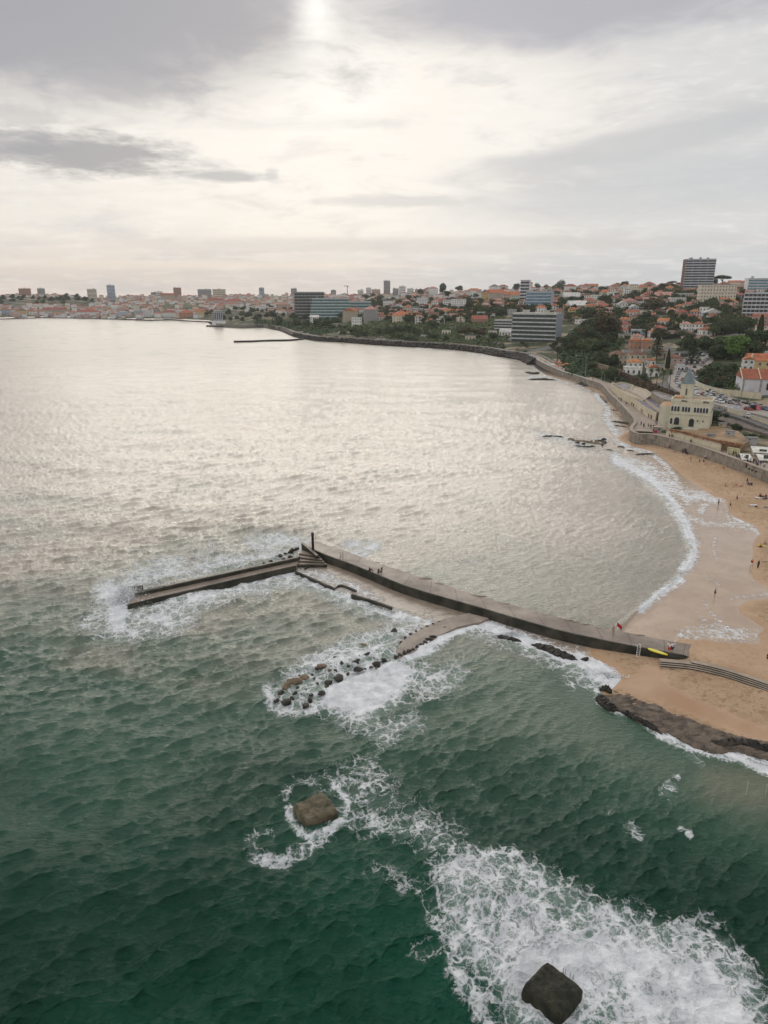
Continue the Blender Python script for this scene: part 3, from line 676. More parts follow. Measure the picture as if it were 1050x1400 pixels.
# ------------------------------------------------------------------ rocks
def rock_mesh(name, seed, sx=1, sy=1, sz=.7, sub=3, boxy=0.0, m=None, amp=.25):
    bm = bmesh.new(); bmesh.ops.create_icosphere(bm, subdivisions=sub, radius=1)
    r = np.random.default_rng(seed); ofs = r.random(3)*50
    from mathutils import noise as mn
    for v in bm.verts:
        c = v.co.copy(); 
        if boxy: 
            mx = max(abs(c.x), abs(c.y), abs(c.z)); c = c.lerp(c/mx, boxy)
        d = 1+amp*(mn.noise(c*1.1+Vector(ofs)))+amp*.5*mn.noise(c*2.7+Vector(ofs))+amp*.25*mn.noise(c*6+Vector(ofs))
        q = c*d
        for k in range(13):      # chisel a few flat faces
            rr = np.random.default_rng(seed*10+k).normal(size=3); n = Vector(rr).normalized(); h = .66
            if q.dot(n) > h and not boxy: q -= n*(q.dot(n)-h)
        v.co = Vector((q.x*sx, q.y*sy, q.z*sz))
    me = bpy.data.meshes.new(name); bm.to_mesh(me); bm.free(); me.materials.append(m or M_rockd); return me
RK = [rock_mesh('boulder', s, 1, .8, .6) for s in range(1, 7)]
RKB = [rock_mesh('boulder', s+20, 1, .8, .6, m=M_rockb) for s in range(3)]
PLACES = []
def rock(px, py, wpx, label, brown=False, z=0.2, flat=1.0, group='boulders of the rubble spit'):
    x, y = W(px, py, z); s = wpx*mpp(x, y)*0.62
    me = random.choice(RKB if brown else RK); o = link('boulder', me, None, (x, y, z))
    o.scale = (s, s*random.uniform(.8, 1.15), s*flat*random.uniform(.85, 1.1)); o.rotation_euler = (random.uniform(-.2, .2), random.uniform(-.2, .2), random.uniform(0, 6.28))
    return tag(o, label, 'boulder', group)
rocks = [
 (404,932,20,1,'brown boulder, largest of the cluster at the outer tip of the rubble spit'),(417,926,13,1,'rounded brown and black boulder beside the largest one at the spit tip'),(391,938,12,1,'low brown rock at the far left of the spit tip cluster'),
 (440,911,12,1,'sandy brown boulder standing alone left of the middle of the spit'),(433,914,7,0,'small dark stone against the lone sandy brown boulder'),
 (463,927,17,0,'long black rock in the white water at the middle of the spit'),(449,933,12,0,'black rock just left of the long black rock amid the foam'),(440,948,11,0,'grey rock in the foam under the middle of the spit'),
 (391,960,14,0,'round grey boulder in foam at the lower left of the spit tip'),(378,958,8,0,'small wet rock at the leftmost end of the spit foam'),(384,947,9,0,'dark wet stone between the round grey boulder and the tip cluster'),
 (417,964,12,0,'low dark rock washed by foam lowest of the spit tip'),(424,957,8,0,'small dark rock right beside the lowest washed rock'),(403,948,8,0,'small dark stone below the largest brown boulder'),
 (487,905,13,0,'black rock with foam on both sides on the inner half of the spit'),(502,895,11,0,'dark angular rock in foam below the brown boulder row'),(511,900,6,0,'small black stone right of the dark angular rock'),(498,888,6,0,'small stone above the dark angular rock'),
 (495,884,14,1,'brown boulder at the left end of the stone row leading to the slab'),(505,880,9,1,'flat brown stone second in the row leading to the slab'),(514,876,11,0,'dark boulder third in the row leading to the slab'),(520,872,8,0,'dark boulder fourth in the row leading to the slab'),
 (514,867,8,0,'small black boulder set just seaward of the stone row'),(529,869,10,0,'dark oval boulder fifth in the row leading to the slab'),(539,864,12,0,'larger dark boulder nearest the slab in the stone row'),(480,893,7,0,'small dark stone left of the brown row boulder'),(470,895,9,1,'brown stone awash left of the stone row'),
 (490,915,14,0,'flat dark rock with foam streaming off beside the middle of the spit'),(515,908,13,0,'dark flat stone at the foamy foot of the slab'),(525,903,9,0,'small wet stone between the slab foot and the flat stone'),
 (800,901,9,0,'black rock at the wave line right of the dark ledge below the pier'),
 (390,757,7,0,'dark rock second from the pier head on the breakwater shoulder'),(398,754,10,0,'large dark rock against the pier head at the breakwater shoulder'),(405,751,8,0,'dark rock touching the pier head wall'),(383,760,7,0,'brownish rock third from the pier head'),(370,767,6,0,'small rock beside the inner part of the breakwater arm'),(361,770,5,0,'small pale rock left of the others by the breakwater arm'),(388,764,6,0,'small dark rock at the foot of the breakwater shoulder pile'),(396,761,7,0,'dark rock in the middle of the breakwater shoulder pile'),
]
for px, py, w, b, lab in rocks: rock(px, py, w, lab, bool(b), group='rocks beside the breakwater shoulder' if py < 800 else 'boulders of the rubble spit')
rk_ = random.Random(12); rubble = [[(385,958),(372,950),(400,925),(445,905),(490,880),(520,868),(540,872),(545,895),(520,912),(480,925),(430,950)]]
nR = 0
for _ in range(400):
    if nR >= 52: break
    px, py = rk_.uniform(370, 548), rk_.uniform(864, 962)
    if not inside(np.array([px]), np.array([py]), rubble[0])[0] or any(abs(px-r[0]) < 7 and abs(py-r[1]) < 5 for r in rocks): continue
    rocks.append((px, py, 4, 0, '')); dx, dy = px-463, py-927
    b_ = rk_.random() < .3; big_ = rk_.choice(['small', 'tiny'])
    rock(px, py, (6.5 if big_ == 'small' else 4.5)*rk_.uniform(.8, 1.2), '%s %s stone of the rubble spit, %s %s of the long black rock' % (big_, 'brown' if b_ else 'dark', 'far' if abs(dx) > 45 else 'just', 'left' if dx < 0 else 'right'), b_, z=.12); nR += 1
# stones set along both edges of the slab
def lerp_path(ps, n):
    P = dens([Vector((*p, 0)) for p in ps], 8); L = [0]
    for i in range(1, len(P)): L.append(L[-1]+(P[i]-P[i-1]).length)
    out = []
    for k in range(n):
        t = L[-1]*k/(n-1); i = max(j for j in range(len(L)) if L[j] <= t+1e-9); i = min(i, len(P)-2)
        out.append(P[i].lerp(P[i+1], (t-L[i])/max(1e-9, L[i+1]-L[i])))
    return out
def ORD(i): return ['first','second','third','fourth','fifth','sixth','seventh','eighth','ninth','tenth','eleventh','twelfth','thirteenth','fourteenth','fifteenth','sixteenth','seventeenth','eighteenth','nineteenth','twentieth'][i] if i < 20 else ['twenty','thirty','forty','fifty','sixty'][i//10-2]+('-'+ORD(i%10) if True else '')
for i, p in enumerate(lerp_path([(541,898),(556,892),(575,882),(592,871)], 10)): rock(p.x, p.y, random.uniform(7, 10), '%s dark kerb stone from the sea end on the lower slab edge' % ORD(i), group='kerb stones of the slab', flat=1.1, z=.42)
for i, p in enumerate(lerp_path([(600,862),(622,853),(636,851)], 6)): rock(p.x, p.y, random.uniform(5, 7.5), '%s dark stone past the slab end towards the pier' % ORD(i), group='kerb stones of the slab')
for i, p in enumerate(lerp_path([(543,884),(556,870),(580,858),(600,850)], 9)): rock(p.x, p.y, random.uniform(4, 7), '%s dark kerb stone from the sea end on the upper slab edge' % ORD(i), group='kerb stones of the slab', flat=.8, z=.38)
# ledge of rock under the pier where waves break
def ledge(name, pts, w, h, seed, label, cat='rock ledge', mt=None, z=0.0):
    """low ragged reef along a polyline of photo points"""
    P = dens([W3(*p, z) for p in pts], 10); c0 = P[len(P)//2].copy(); rr = random.Random(seed); m = MB(); rows = []
    for i, p in enumerate(P):
        t = (P[min(i+1, len(P)-1)]-P[max(i-1, 0)]).normalized(); n = Vector((-t.y, t.x, 0)); e = min(1, 4*min(i, len(P)-1-i)/len(P)+.15)
        row = []
        for k, (a_, hh_) in enumerate(((-1, -.8), (-.8, .55), (-.3, .9), (.25, 1.0), (.7, .6), (1, -.8))):
            row.append(p-c0+n*(a_*w*e*rr.uniform(.7, 1.25))+t*rr.uniform(-.3, .3)*w+Vector((0, 0, h*hh_*e*rr.uniform(.55, 1.3) if hh_ > 0 else hh_)))
        rows.append(row)
    for i in range(len(rows)-1):
        for k in range(5): m.face([rows[i][k], rows[i+1][k], rows[i+1][k+1], rows[i][k+1]])
    for row in (rows[0], rows[-1]): m.face(row)
    return tag(m.build(name, mt or M_rockd, None, c0), label, cat)
ledge('rock_ledge', [(728,881),(750,888),(770,896),(788,902)], 1.0, .55, 1, 'dark ragged rock ledge just below the pier where a wave spills over')
ledge('rock_ledge', [(680,869),(695,873),(712,877)], .6, .3, 2, 'short dark ledge under the pier wall left of the longer one')
ledge('rock_ledge', [(818,950),(824,960),(834,968),(846,971)], .9, .6, 3, 'black upright rocks at the seaward corner of the brown rock shelf')
ledge('rock_ledge', [(848,973),(858,977),(872,985),(890,994),(905,1004)], .5, .45, 4, 'thin dark rock lip left on the shelf edge')
ledge('rock_ledge', [(970,1015),(990,1019),(1010,1017),(1050,1026),(1110,1040)], .7, .7, 5, 'dark overhanging rock lip on the right part of the shelf edge')
ledge('rock_ledge', [(820,944),(830,944),(834,950)], .5, .7, 6, 'small brownish rock cap above the black corner rocks')
# rock shelf: a ragged flat reef
shelf_px = [(824,948),(840,940),(862,946),(885,955),(905,961),(930,970),(965,985),(1010,1000),(1060,1012),(1140,1030),(1200,1060),(1130,1062),(1050,1035),(1012,1026),(975,1024),(945,1014),(925,1006),(905,1000),(885,990),(866,979),(845,971),(830,963)]
SW_ = [W(*p, .5) for p in shelf_px]
gx = np.linspace(min(p[0] for p in SW_)-1, max(p[0] for p in SW_)+1, 260); gy = np.linspace(min(p[1] for p in SW_)-1, max(p[1] for p in SW_)+1, 170)
GX, GY = np.meshgrid(gx, gy); sd_s = sdist(GX, GY, SW_)+1.0*(fbm(GX/2, GY/2)-.5)*2
GZ = np.where(sd_s > 0, .05+.18*sstep(sd_s, 0, .8)+.26*(fbm(GX/1.4, GY/.7)-.5)+.10*(np.abs(fbm(GX/3+GY/2, GY/1.1)-.5)), -.6+.1*sd_s)
toward = sstep(sdist(GX, GY, [W(*p, .5) for p in [(824,950),(860,955),(905,968),(965,992),(1010,1008),(1140,1040),(1200,1075),(1130,1075),(1050,1038),(975,1027),(905,1003),(845,974)]]), -2, 2)
GZ = GZ-.12*(np.abs(fbm(GX/2.2+3, GY/.8)-.5) < .035)*(sd_s > 0)+.06*(1-toward)*(sd_s > 0)
m_shelf = wetmat('reef_rock', (0.165, 0.125, 0.09), (0.06, 0.05, 0.04), 0.5, 0.9)
shelf = grid_mesh('rock_shelf', GX, GY, GZ, sd_s > -1.2, [m_shelf], smooth=True); tag(shelf, 'flat brown rock shelf with a ragged edge between the beach and the sea, lower right', 'rock shelf')
# offshore rocks in the cove
off_rocks = [([(742,597),(757,597),(773,599)], .9, .5, 'dark low rock farthest out in the cove'), ([(775,602),(800,604),(826,608)], 1.6, .5, 'long broken rock reef in the cove before the yellow villa'), ([(785,609),(800,611),(815,610)], .6, .3, 'low strip of rock just seaward of the cove reef'), ([(812,602),(824,604),(828,607)], .9, .5, 'dark inner end rock of the cove reef'),
 ([(844,611),(849,611),(854,612)], .45, .3, 'small flat dark rock between the reef and the beach'), ([(857,616),(862,616),(867,617)], .4, .3, 'small dark rock right of the flat one near the beach'), ([(868,622),(882,621),(896,621)], .7, .35, 'flat dark rock at the edge of the sand'), ([(828,615),(833,615),(838,616)], .3, .2, 'tiny rock just showing in the wash near the beach'),
 ([(836,576),(850,578),(860,580)], 1.0, .5, 'dark rocks awash under the promenade bend'), ([(838,582),(850,583),(857,584)], .5, .3, 'thin rock strip in the wash under the bend'), ([(833,560),(845,562),(850,563)], .5, .35, 'flat rock strip at the foot of the sea wall'),
 ([(718,509),(730,511),(738,510)], 1.6, 1.0, 'dark rock off the end of the rock armour'), ([(722,519),(742,519),(760,520)], 1.4, .8, 'long low dark rock off the sea wall corner'), ([(790,524),(800,527),(808,529)], 1.8, 1.2, 'dark rocks piled at the foot of the sea wall'), ([(820,541),(826,547),(829,551)], .9, .7, 'small dark rocks at the start of the beach wall'), ([(853,566),(862,572),(868,582)], 2.4, 1.2, 'brown rocky slope under the promenade bend')]
for i, (pts, w, h, lab) in enumerate(off_rocks): ledge('reef_rock', pts, w, h, 30+i, lab, 'rock', M_rockb if i in (1, 15) else None)
for j in range(10):
    px, py = random.uniform(778, 828), random.uniform(600, 610); rock(px, py, random.uniform(4, 8), '%s small stone scattered on the cove reef' % ORD(j), brown=j % 2 == 0, group='stones on the cove reef')
# ------------------------------------------------------------------ the two big square blocks
def block(name, px, py, corners, h, m, label, seed, CR=.1):
    c0 = W3(px, py, h); C_ = [W3(*c, h)-c0 for c in corners]
    bm = bmesh.new(); N = 44
    top = {}
    from mathutils import noise as mn
    for i in range(N+1):
        for j in range(N+1):
            u, v = i/N, j/N; p = C_[0].lerp(C_[1], u).lerp(C_[3].lerp(C_[2], u), v)
            e = min(u, 1-u, v, 1-v); z = -0.38*(1-min(1, e/.13))**2
            r_ = mn.noise(Vector((p.x*.8+seed, p.y*.8, 0)))*.22+mn.noise(Vector((p.x*2.5+seed, p.y*2.5, 3)))*.12+mn.noise(Vector((p.x*7+seed, p.y*7, 3)))*.07
            k = max(0, 1-e/.1); cor = max(0, 1-min(u, 1-u)/.2)*max(0, 1-min(v, 1-v)/.2); p = p*(1-.03*k*(1+r_*4)-CR*cor)
            top[i, j] = bm.verts.new((p.x, p.y, z+r_))
    for i in range(N):
        for j in range(N): bm.faces.new((top[i, j], top[i+1, j], top[i+1, j+1], top[i, j+1]))
    ring = [(i, 0) for i in range(N)]+[(N, j) for j in range(N)]+[(i, N) for i in range(N, 0, -1)]+[(0, j) for j in range(N, 0, -1)]
    prev = [top[k] for k in ring]
    for lev in range(1, 6):
        cur = []
        for q, k in enumerate(ring):
            b = top[k].co; w = 1+.012*lev+mn.noise(Vector((b.x, b.y, lev*.5+seed)))*.06
            cur.append(bm.verts.new((b.x*w, b.y*w, b.z-lev*(h+1.2)/5)))
        for q in range(len(ring)): bm.faces.new((prev[q], prev[(q+1) % len(ring)], cur[(q+1) % len(ring)], cur[q]))
        prev = cur
    bmesh.ops.recalc_face_normals(bm, faces=bm.faces)
    me = bpy.data.meshes.new(name); bm.to_mesh(me); bm.free(); me.materials.append(m); me.polygons.foreach_set('use_smooth', [True]*len(me.polygons))
    o = empty(name, c0, 0, label, 'concrete block'); link('block_body', me, o); return o
b1 = block('concrete_block', 430, 1098, [(398,1100),(441,1077),(464,1106),(417,1124)], 0.75, M_weed, 'square weathered olive brown block standing alone in swirling water', 5, .04)
b2 = block('concrete_block', 756, 1348, [(709,1348),(748,1308),(803,1350),(766,1391)], 0.9, M_black, 'square black weedy block in the white foam at the bottom right', 9, .09)
for (px, py) in ((770,1332),(773,1332),(779,1340),(782,1341),(784,1339)):
    p = W3(px, py, 1.4)-b2.location; MB().tube(p, p+Vector((random.uniform(-.03, .03), 0, random.uniform(.45, .75))), .022, .015, 6).build('iron_rod', M_iron, b2)
for i, (px, py, h) in enumerate(((1020,1086,1.7),(1046,1089,1.7))):
    o = MB().tube((0, 0, -1), (0, 0, h*.92), .045, .04, 8).build('marker_pole', mat('grey_pole', (.45, .45, .43), .6), None, W3(px, py, 0)); tag(o, ['thin grey pole standing in the water, left of the two','thin grey pole standing in the water at the picture edge'][i], 'pole', 'poles in the water')
# ------------------------------------------------------------------ apron and beach steps
ap = [(836,871,1.62),(905,880,1.5),(960,887,1.5),(1010,893,1.6),(1060,899,1.7),(1160,912,1.8),(1160,972,1.8),(1060,938,1.75),(1000,918,1.7),(945,902,1.62),(880,899,1.7)]
bs = empty('beach_stairs', W3(1000, 920, 0), 0, 'long flight of concrete steps with dark edges descending onto the sand, lower right', 'stairs')
S0 = [(903,902),(945,906),(985,915),(1020,926),(1060,940),(1160,980)]
for i in range(4):
    z = 1.2-i*.14
    a = dens([W3(px, py+i*2.9-.4, z) for px, py in S0[1 if i == 0 else 0:]], 4); b = [p+Vector((.18, .95, 0)) for p in a]; off = -Vector(bs.location)
    st = strip([p+off for p in a], [p+off for p in b], -.2).build('step', M_step, bs)
    m = MB()
    for j in range(len(a)-1): m.face([x+off for x in (a[j]+Vector((0, -.03, .0)), a[j+1]+Vector((0, -.03, .0)), a[j+1]+Vector((0, -.03, -.13)), a[j]+Vector((0, -.03, -.13)))])
    m.build('nosing', M_iron, st)
# ------------------------------------------------------------------ labels that single things out
LM = [(953,378,'the dark banded tower'),(980,403,'the red roofed grand hotel'),(1034,425,'the white grid block'),(735,450,'the big glass hotel'),(733,412,'the blue glass block'),(462,420,'the stepped teal hotel'),(425,412,'the scaffolded block'),
 (479,436,'the orange roofed mansion'),(509,432,'the pink roofed mansion'),(550,438,'the cream orange roofed villa'),(627,412,'the white square windowed block'),(672,408,'the orange arcaded block'),(127,402,'the pale rounded tower'),(153,400,'the grey blue tower'),
 (243,398,'the brown tower'),(300,398,'the twin cream blocks'),(360,396,'the slim skyline tower'),(529,388,'the tallest skyline tower'),(854,452,'the tall pink villa'),(868,482,'the orange roofed terrace'),(1035,528,'the white church'),(936,560,'the spire villa'),
 (299,432,'the grey harbour tower'),(882,398,'the orange hip roof house'),(35,400,'the brown hilltop block'),(400,397,'the far pale tower'),(760,400,'the hilltop red houses'),(815,450,'the brown bare tree'),(995,478,'the bright green tree'),(650,448,'the brown cleared slope'),(205,425,'the blue white seafront row'),(80,425,'the long red roofs'),(945,455,'the long low brown roof'),(840,415,'the white gabled house')]
_pend = []
def later(o, desc, px, py, cat, group=None, pad=None):
    _pend.append((o, desc, px, py)); o['category'] = cat
    if group: o['group'] = group
    return o
def resolve_labels():
    fam = {}
    for o, desc, px, py in _pend:
        d = sorted((math.hypot(px-l[0], (py-l[1])*1.6), i) for i, l in enumerate(LM))[0]; l = LM[d[1]]
        dx, dy = px-l[0], (py-l[1])*1.3
        side = ('right of' if dx > 0 else 'left of') if abs(dx) > abs(dy) else ('above' if dy < 0 else 'below')
        fam.setdefault((desc, side, l[2]), []).append((d[0], o))
    for (desc, side, l), lst in fam.items():
        lst.sort(key=lambda t: t[0])
        for i, (_, o) in enumerate(lst):
            o['label'] = '%s, %s%s %s' % (desc, '' if len(lst) == 1 else ORD(i)+' ' , side, l)
# ------------------------------------------------------------------ palette
WALLS = dict(white=(.76,.75,.73), cream=(.68,.62,.50), pink=(.56,.41,.36), yellow=(.58,.44,.23), grey=(.36,.36,.36), beige=(.50,.43,.34), green=(.42,.50,.42), blue=(.42,.50,.58), ochre=(.46,.31,.15), brown=(.30,.20,.15), terracotta=(.42,.22,.15))
ROOFS = dict(orange=(.42,.165,.08), red=(.31,.12,.085), pink=(.42,.24,.20), brown=(.20,.115,.085), grey=(.30,.30,.30), white=(.58,.57,.54), dark=(.10,.10,.11))
def MW(n): return mat('render_'+n, WALLS[n], .85, .35, .12, dirt=tuple(c*.55 for c in WALLS[n]), rnd=.12)
def MR(n): return mat('roof_'+n, ROOFS[n], .85, .5, .3, bump=.3, dirt=tuple(c*.5 for c in ROOFS[n]), rnd=.15)
M_glass, nt = new_mat('window_glass'); v = nt.coord(); finish(nt, Base_Color=nt.mix(nt.noise(v, .7), (.015, .02, .025), (.05, .06, .07)), Roughness=.12)
M_frame = mat('window_frame', (.55, .54, .5), .6); M_blue = mat('blue_glass', (.12, .24, .30), .15, .3, .3); M_teal = mat('teal_glass', (.08, .15, .16), .2, .2, .25)
M_conc = mat('pale_concrete', (.42, .41, .39), .8, .3, .15); M_shut = mat('dark_shutter', (.05, .055, .06), .6)
_win = {}
def win_mesh(w, h, glass=None, frame=None, arch=False):
    k = (round(w, 1), round(h, 1), arch, (glass or M_glass).name)
    if k in _win: return _win[k]
    m = MB(); m.cur = 0; w, h = k[0], k[1]; t = .12*min(w, h)
    if arch:
        n = 8; P = [(-w/2, 0), (w/2, 0)]+[(w/2*math.cos(i*PI/n), h-w/2+w/2*math.sin(i*PI/n)) for i in range(n+1)]
        m.prism([(x, z) for x, z in P], -.05, .1); m.cur = 1; P2 = [(x*.84, .06+z*.93) for x, z in P]; m.prism(P2, .1, .13)
        m.v = [(x, -z_, y) for x, y, z_ in m.v]
    else:
        m.box(-w/2, w/2, -.08, .02, 0, h); m.cur = 1; m.box(-w/2+t, -t*.25, -.11, -.075, t, h-t); m.box(t*.25, w/2-t, -.11, -.075, t, h-t)
    o = m.build('window', [frame or M_frame, glass or M_glass]); me = o.data; bpy.data.objects.remove(o); _win[k] = me; return me
def put_window(par, x, y, z, rz, w, h, name='window', **kw):
    o = link(name, win_mesh(w, h, **kw), par, (x, y, z)); o.rotation_euler = (0, 0, rz); return o
def facade(par, w, d, h, cols, rows, ww, wh, sides=('f', 'r', 'l'), z0=0.8, dcols=None, name='window', **kw):
    fh = h/rows
    for r in range(rows):
        z = r*fh+z0*fh/3
        if 'f' in sides:
            for c in range(cols): put_window(par, -w/2+w*(c+.5)/cols, -d/2, z, 0, ww, wh, name, **kw)
        dc = dcols or max(1, int(cols*d/w))
        for s in ('r', 'l'):
            if s in sides:
                for c in range(dc): put_window(par, (w/2 if s == 'r' else -w/2), -d/2+d*(c+.5)/dc, z, (PI/2 if s == 'r' else -PI/2), ww, wh, name, **kw)
def roof_mesh(kind, w, d, h, m, par, rise=None, ov=.35):
    b = MB(); W_, D_ = w/2+ov, d/2+ov; rise = rise or min(w, d)*.28; t = .18
    if kind == 'hip':
        r = max(0, W_-D_) if w >= d else 0; q = max(0, D_-W_) if d > w else 0
        A, B = (-r, -q, h+rise), (r, q, h+rise); c = [(-W_, -D_, h+t), (W_, -D_, h+t), (W_, D_, h+t), (-W_, D_, h+t)]
        b.box(-W_, W_, -D_, D_, h, h+t-.003)
        if w >= d: b.face([c[0], c[1], B, A]); b.face([c[1], c[2], B]); b.face([c[2], c[3], A, B]); b.face([c[3], c[0], A])
        else: b.face([c[0], c[1], A]); b.face([c[1], c[2], B, A]); b.face([c[2], c[3], B]); b.face([c[3], c[0], A, B])
    elif kind in ('gable', 'gablef'):
        if kind == 'gable': P = [(-W_, -D_), (W_, -D_), (W_, D_), (-W_, D_)]; A, B = (-W_, 0, h+rise), (W_, 0, h+rise); b.face([(-W_, -D_, h), (W_, -D_, h), B, A]); b.face([(W_, D_, h), (-W_, D_, h), A, B]); b.face([(W_, -D_, h), (W_, D_, h), B]); b.face([(-W_, D_, h), (-W_, -D_, h), A])
        else: A, B = (0, -D_, h+rise), (0, D_, h+rise); b.face([(-W_, -D_, h), A, B, (-W_, D_, h)]); b.face([(W_, -D_, h), (W_, D_, h), B, A]); b.face([(W_, D_, h), (-W_, D_, h), B]); b.face([(-W_, -D_, h), (W_, -D_, h), A])
        b.face([(-W_, -D_, h), (-W_, D_, h), (W_, D_, h), (W_, -D_, h)])
    else:
        b.box(-w/2-.1, w/2+.1, -d/2-.1, d/2+.1, h, h+.25); e = .25
        for x0, x1, y0, y1 in ((-w/2-.1, w/2+.1, -d/2-.1, -d/2+e), (-w/2-.1, w/2+.1, d/2-e, d/2+.1), (-w/2-.1, -w/2+e, -d/2+e, d/2-e), (w/2-e, w/2+.1, -d/2+e, d/2-e)): b.box(x0, x1, y0, y1, h+.25, h+.75)
    return b.build('roof', m, par)
def wall_mesh(w, d, h, m, par, holes=0, cols=3, rows=2, low=-4):
    b = MB(); b.cur = 0; b.box(-w/2, w/2, -d/2, d/2, low, h)
    if holes:
        b.cur = 1; fh = h/rows
        for r in range(rows):
            for c in range(cols):
                x = -w/2+w*(c+.5)/cols; b.box(x-w/cols*.22, x+w/cols*.22, -d/2-.04, -d/2+.02, r*fh+fh*.3, r*fh+fh*.78)
            for c in range(2):
                y = -d/2+d*(c+.5)/2
                for sx in (-1, 1): b.box(min(sx*(w/2-.02), sx*(w/2+.04)), max(sx*(w/2-.02), sx*(w/2+.04)), y-.6, y+.6, r*fh+fh*.3, r*fh+fh*.78)
    return b.build('wall', [m, M_glass] if holes else m, par)
def chim(roof, x, y, z, h=1.6):
    b = MB(); b.box(x-.35, x+.35, y-.3, y+.3, z-1, z+h); b.box(x-.45, x+.45, y-.4, y+.4, z+h+.003, z+h+.18); return b.build('chimney', MW('cream'), roof)
def tname(w, hgt): return 'small' if w < 11 else ('large' if w > 19 else 'medium')
TAKEN = []
def place(px, py):
    for k in range(30):
        p = hit(px, py+k)
        if p is not None: return p
def house(px, py, wpx, hpx, wall='white', rt='hip', rc='red', rot=None, depth=.8, name='house', desc=None, cat='house', far=False, rows=None, rise=None, group=None, cols=None, arch=False):
    p = place(px, py)
    if p is None: return None
    k = mpp(p.x, p.y, p.z); w = wpx*k; h = hpx*k; d = max(5, w*depth) if w < 22 else max(9, min(w*depth, 20))
    rot = random.uniform(-.35, .35) if rot is None else rot
    rz = -math.atan2(p.x, p.y)*0.7+rot; w = w/(abs(math.cos(rot))+abs(math.sin(rot))*d/w)
    rows = rows or max(1, round(h/3.1)); cols = cols or max(2, round(w/3.2))
    root = empty(name, p+Vector((-math.sin(rz)*0, 0, 0)), rz)
    # shift back so that the front foot stands at the picked place
    root.location = p+Vector((math.sin(-rz)*d/2, math.cos(rz)*d/2, 0))
    root.location.z = tz(root.location.x, root.location.y)*.4+p.z*.6
    small = far or wpx < 13
    wall_mesh(w, d, h, MW(wall), root, holes=small, cols=cols, rows=rows)
    r = roof_mesh(rt, w, d, h, MR(rc), root, rise)
    if not small:
        fh = h/rows; facade(root, w, d, h, cols, rows, min(1.3, w/cols*.5), fh*.5, arch=arch)
        b = MB(); b.box(-.5, .5, -d/2-.12, -d/2-.02, -.5, min(2.2, fh*.8)); b.build('door', M_shut, root).location.x = w/2/cols if cols % 2 == 0 else w/cols
    if rt in ('hip', 'gable', 'gablef') and (not small or random.random() < .5): chim(r, random.choice((-1, 1))*w*.3, d*.1, h+1.0)
    TAKEN.append((px, py-hpx/2, wpx*.6, hpx*.7))
    st = {1: 'one', 2: 'two', 3: 'three', 4: 'four', 5: 'five'}.get(rows, 'many')
    rn = {'hip': 'hip', 'gable': 'gabled', 'gablef': 'gabled', 'flat': 'flat'}[rt]
    dsc = desc or '%s %s storey %s house, %s roof' % (tname(w, h), st, wall, (rc+' '+rn))
    if desc and len(desc.split()) > 7: root['label'] = desc; root['category'] = cat; root['group'] = group or 'houses on the hillside'
    else: later(root, dsc, px, py, cat, group or ('houses of the far shore' if px < 400 else 'houses on the hillside'))
    return root
def bandblock(name, px, py, wpx, hpx, floors, wallm, slabm, glassm, label, rot=0, depth=.5, cat='apartment block', step=0.0, cols=6, roofm=None, ends=None, fins=0, slab_out=1.0, group=None, top=None, band=.42, low=4):
    """a block whose floors read as slab bands with glass between; every band, floor of glass and fin its own part"""
    p = place(px, py); k = mpp(p.x, p.y, p.z); w = wpx*k; h = hpx*k; d = w*depth; fh = h/floors
    rz = -math.atan2(p.x, p.y)*.8+rot; root = empty(name, (p.x+math.sin(-rz)*d/2, p.y+math.cos(rz)*d/2, p.z), rz, label, cat, group)
    if step:
        b = MB()
        for f in range(floors): b.box(-w/2+step*f*.5, w/2-step*f*.5, -d/2+slab_out+step*f, d/2, -low if f == 0 else f*fh+.002, (f+1)*fh)
        b.build('wall', wallm, root)
    else: MB().box(-w/2, w/2, -d/2+slab_out, d/2, -low, h).build('wall', wallm, root)
    for f in range(floors):
        s = step*f; z = f*fh; y0 = -d/2+s
        b = MB(); b.box(-w/2+s*.5-.05, w/2-s*.5+.05, y0, y0+slab_out+.5+s*0, z+fh*(1-band)+.01, z+fh-.01); b.build('balcony_band', slabm, root)
        if cols:
            for c in range(cols):
                xa = -w/2+s*.5+(w-s)*(c/cols); xb = -w/2+s*.5+(w-s)*((c+1)/cols)
                if floors*cols <= 100: MB().box(xa+.12, xb-.12, y0+slab_out*.6, y0+slab_out+.03, z+.05, z+fh*(1-band)).build('window', glassm, root)
    for i in range(fins+1 if fins else 0):
        x = -w/2+w*i/fins; MB().box(x-.12, x+.12, -d/2-.15, -d/2+slab_out, -low, h).build('fin', slabm, root)
    for s_ in (-1, 1):
        if ends: MB().box(min(s_*w/2, s_*(w/2+.3)), max(s_*w/2, s_*(w/2+.3)), -d/2-.05, d/2+.05, -low, h+.3).build('end_wall', ends, root)
    b = MB(); b.box(-w/2-.2, w/2+.2, -d/2+step*floors-.1, d/2+.2, h, h+.45); r = b.build('roof', roofm or M_conc, root)
    for i in range(top or 0):
        x = random.uniform(-w*.35, w*.35); MB().box(x-1.5, x+1.5, -1.5, 1.5, h+.45, h+2.6+random.random()).build('roof_plant', M_conc, r)
    TAKEN.append((px, py-hpx/2, wpx*.55, hpx*.6)); return root
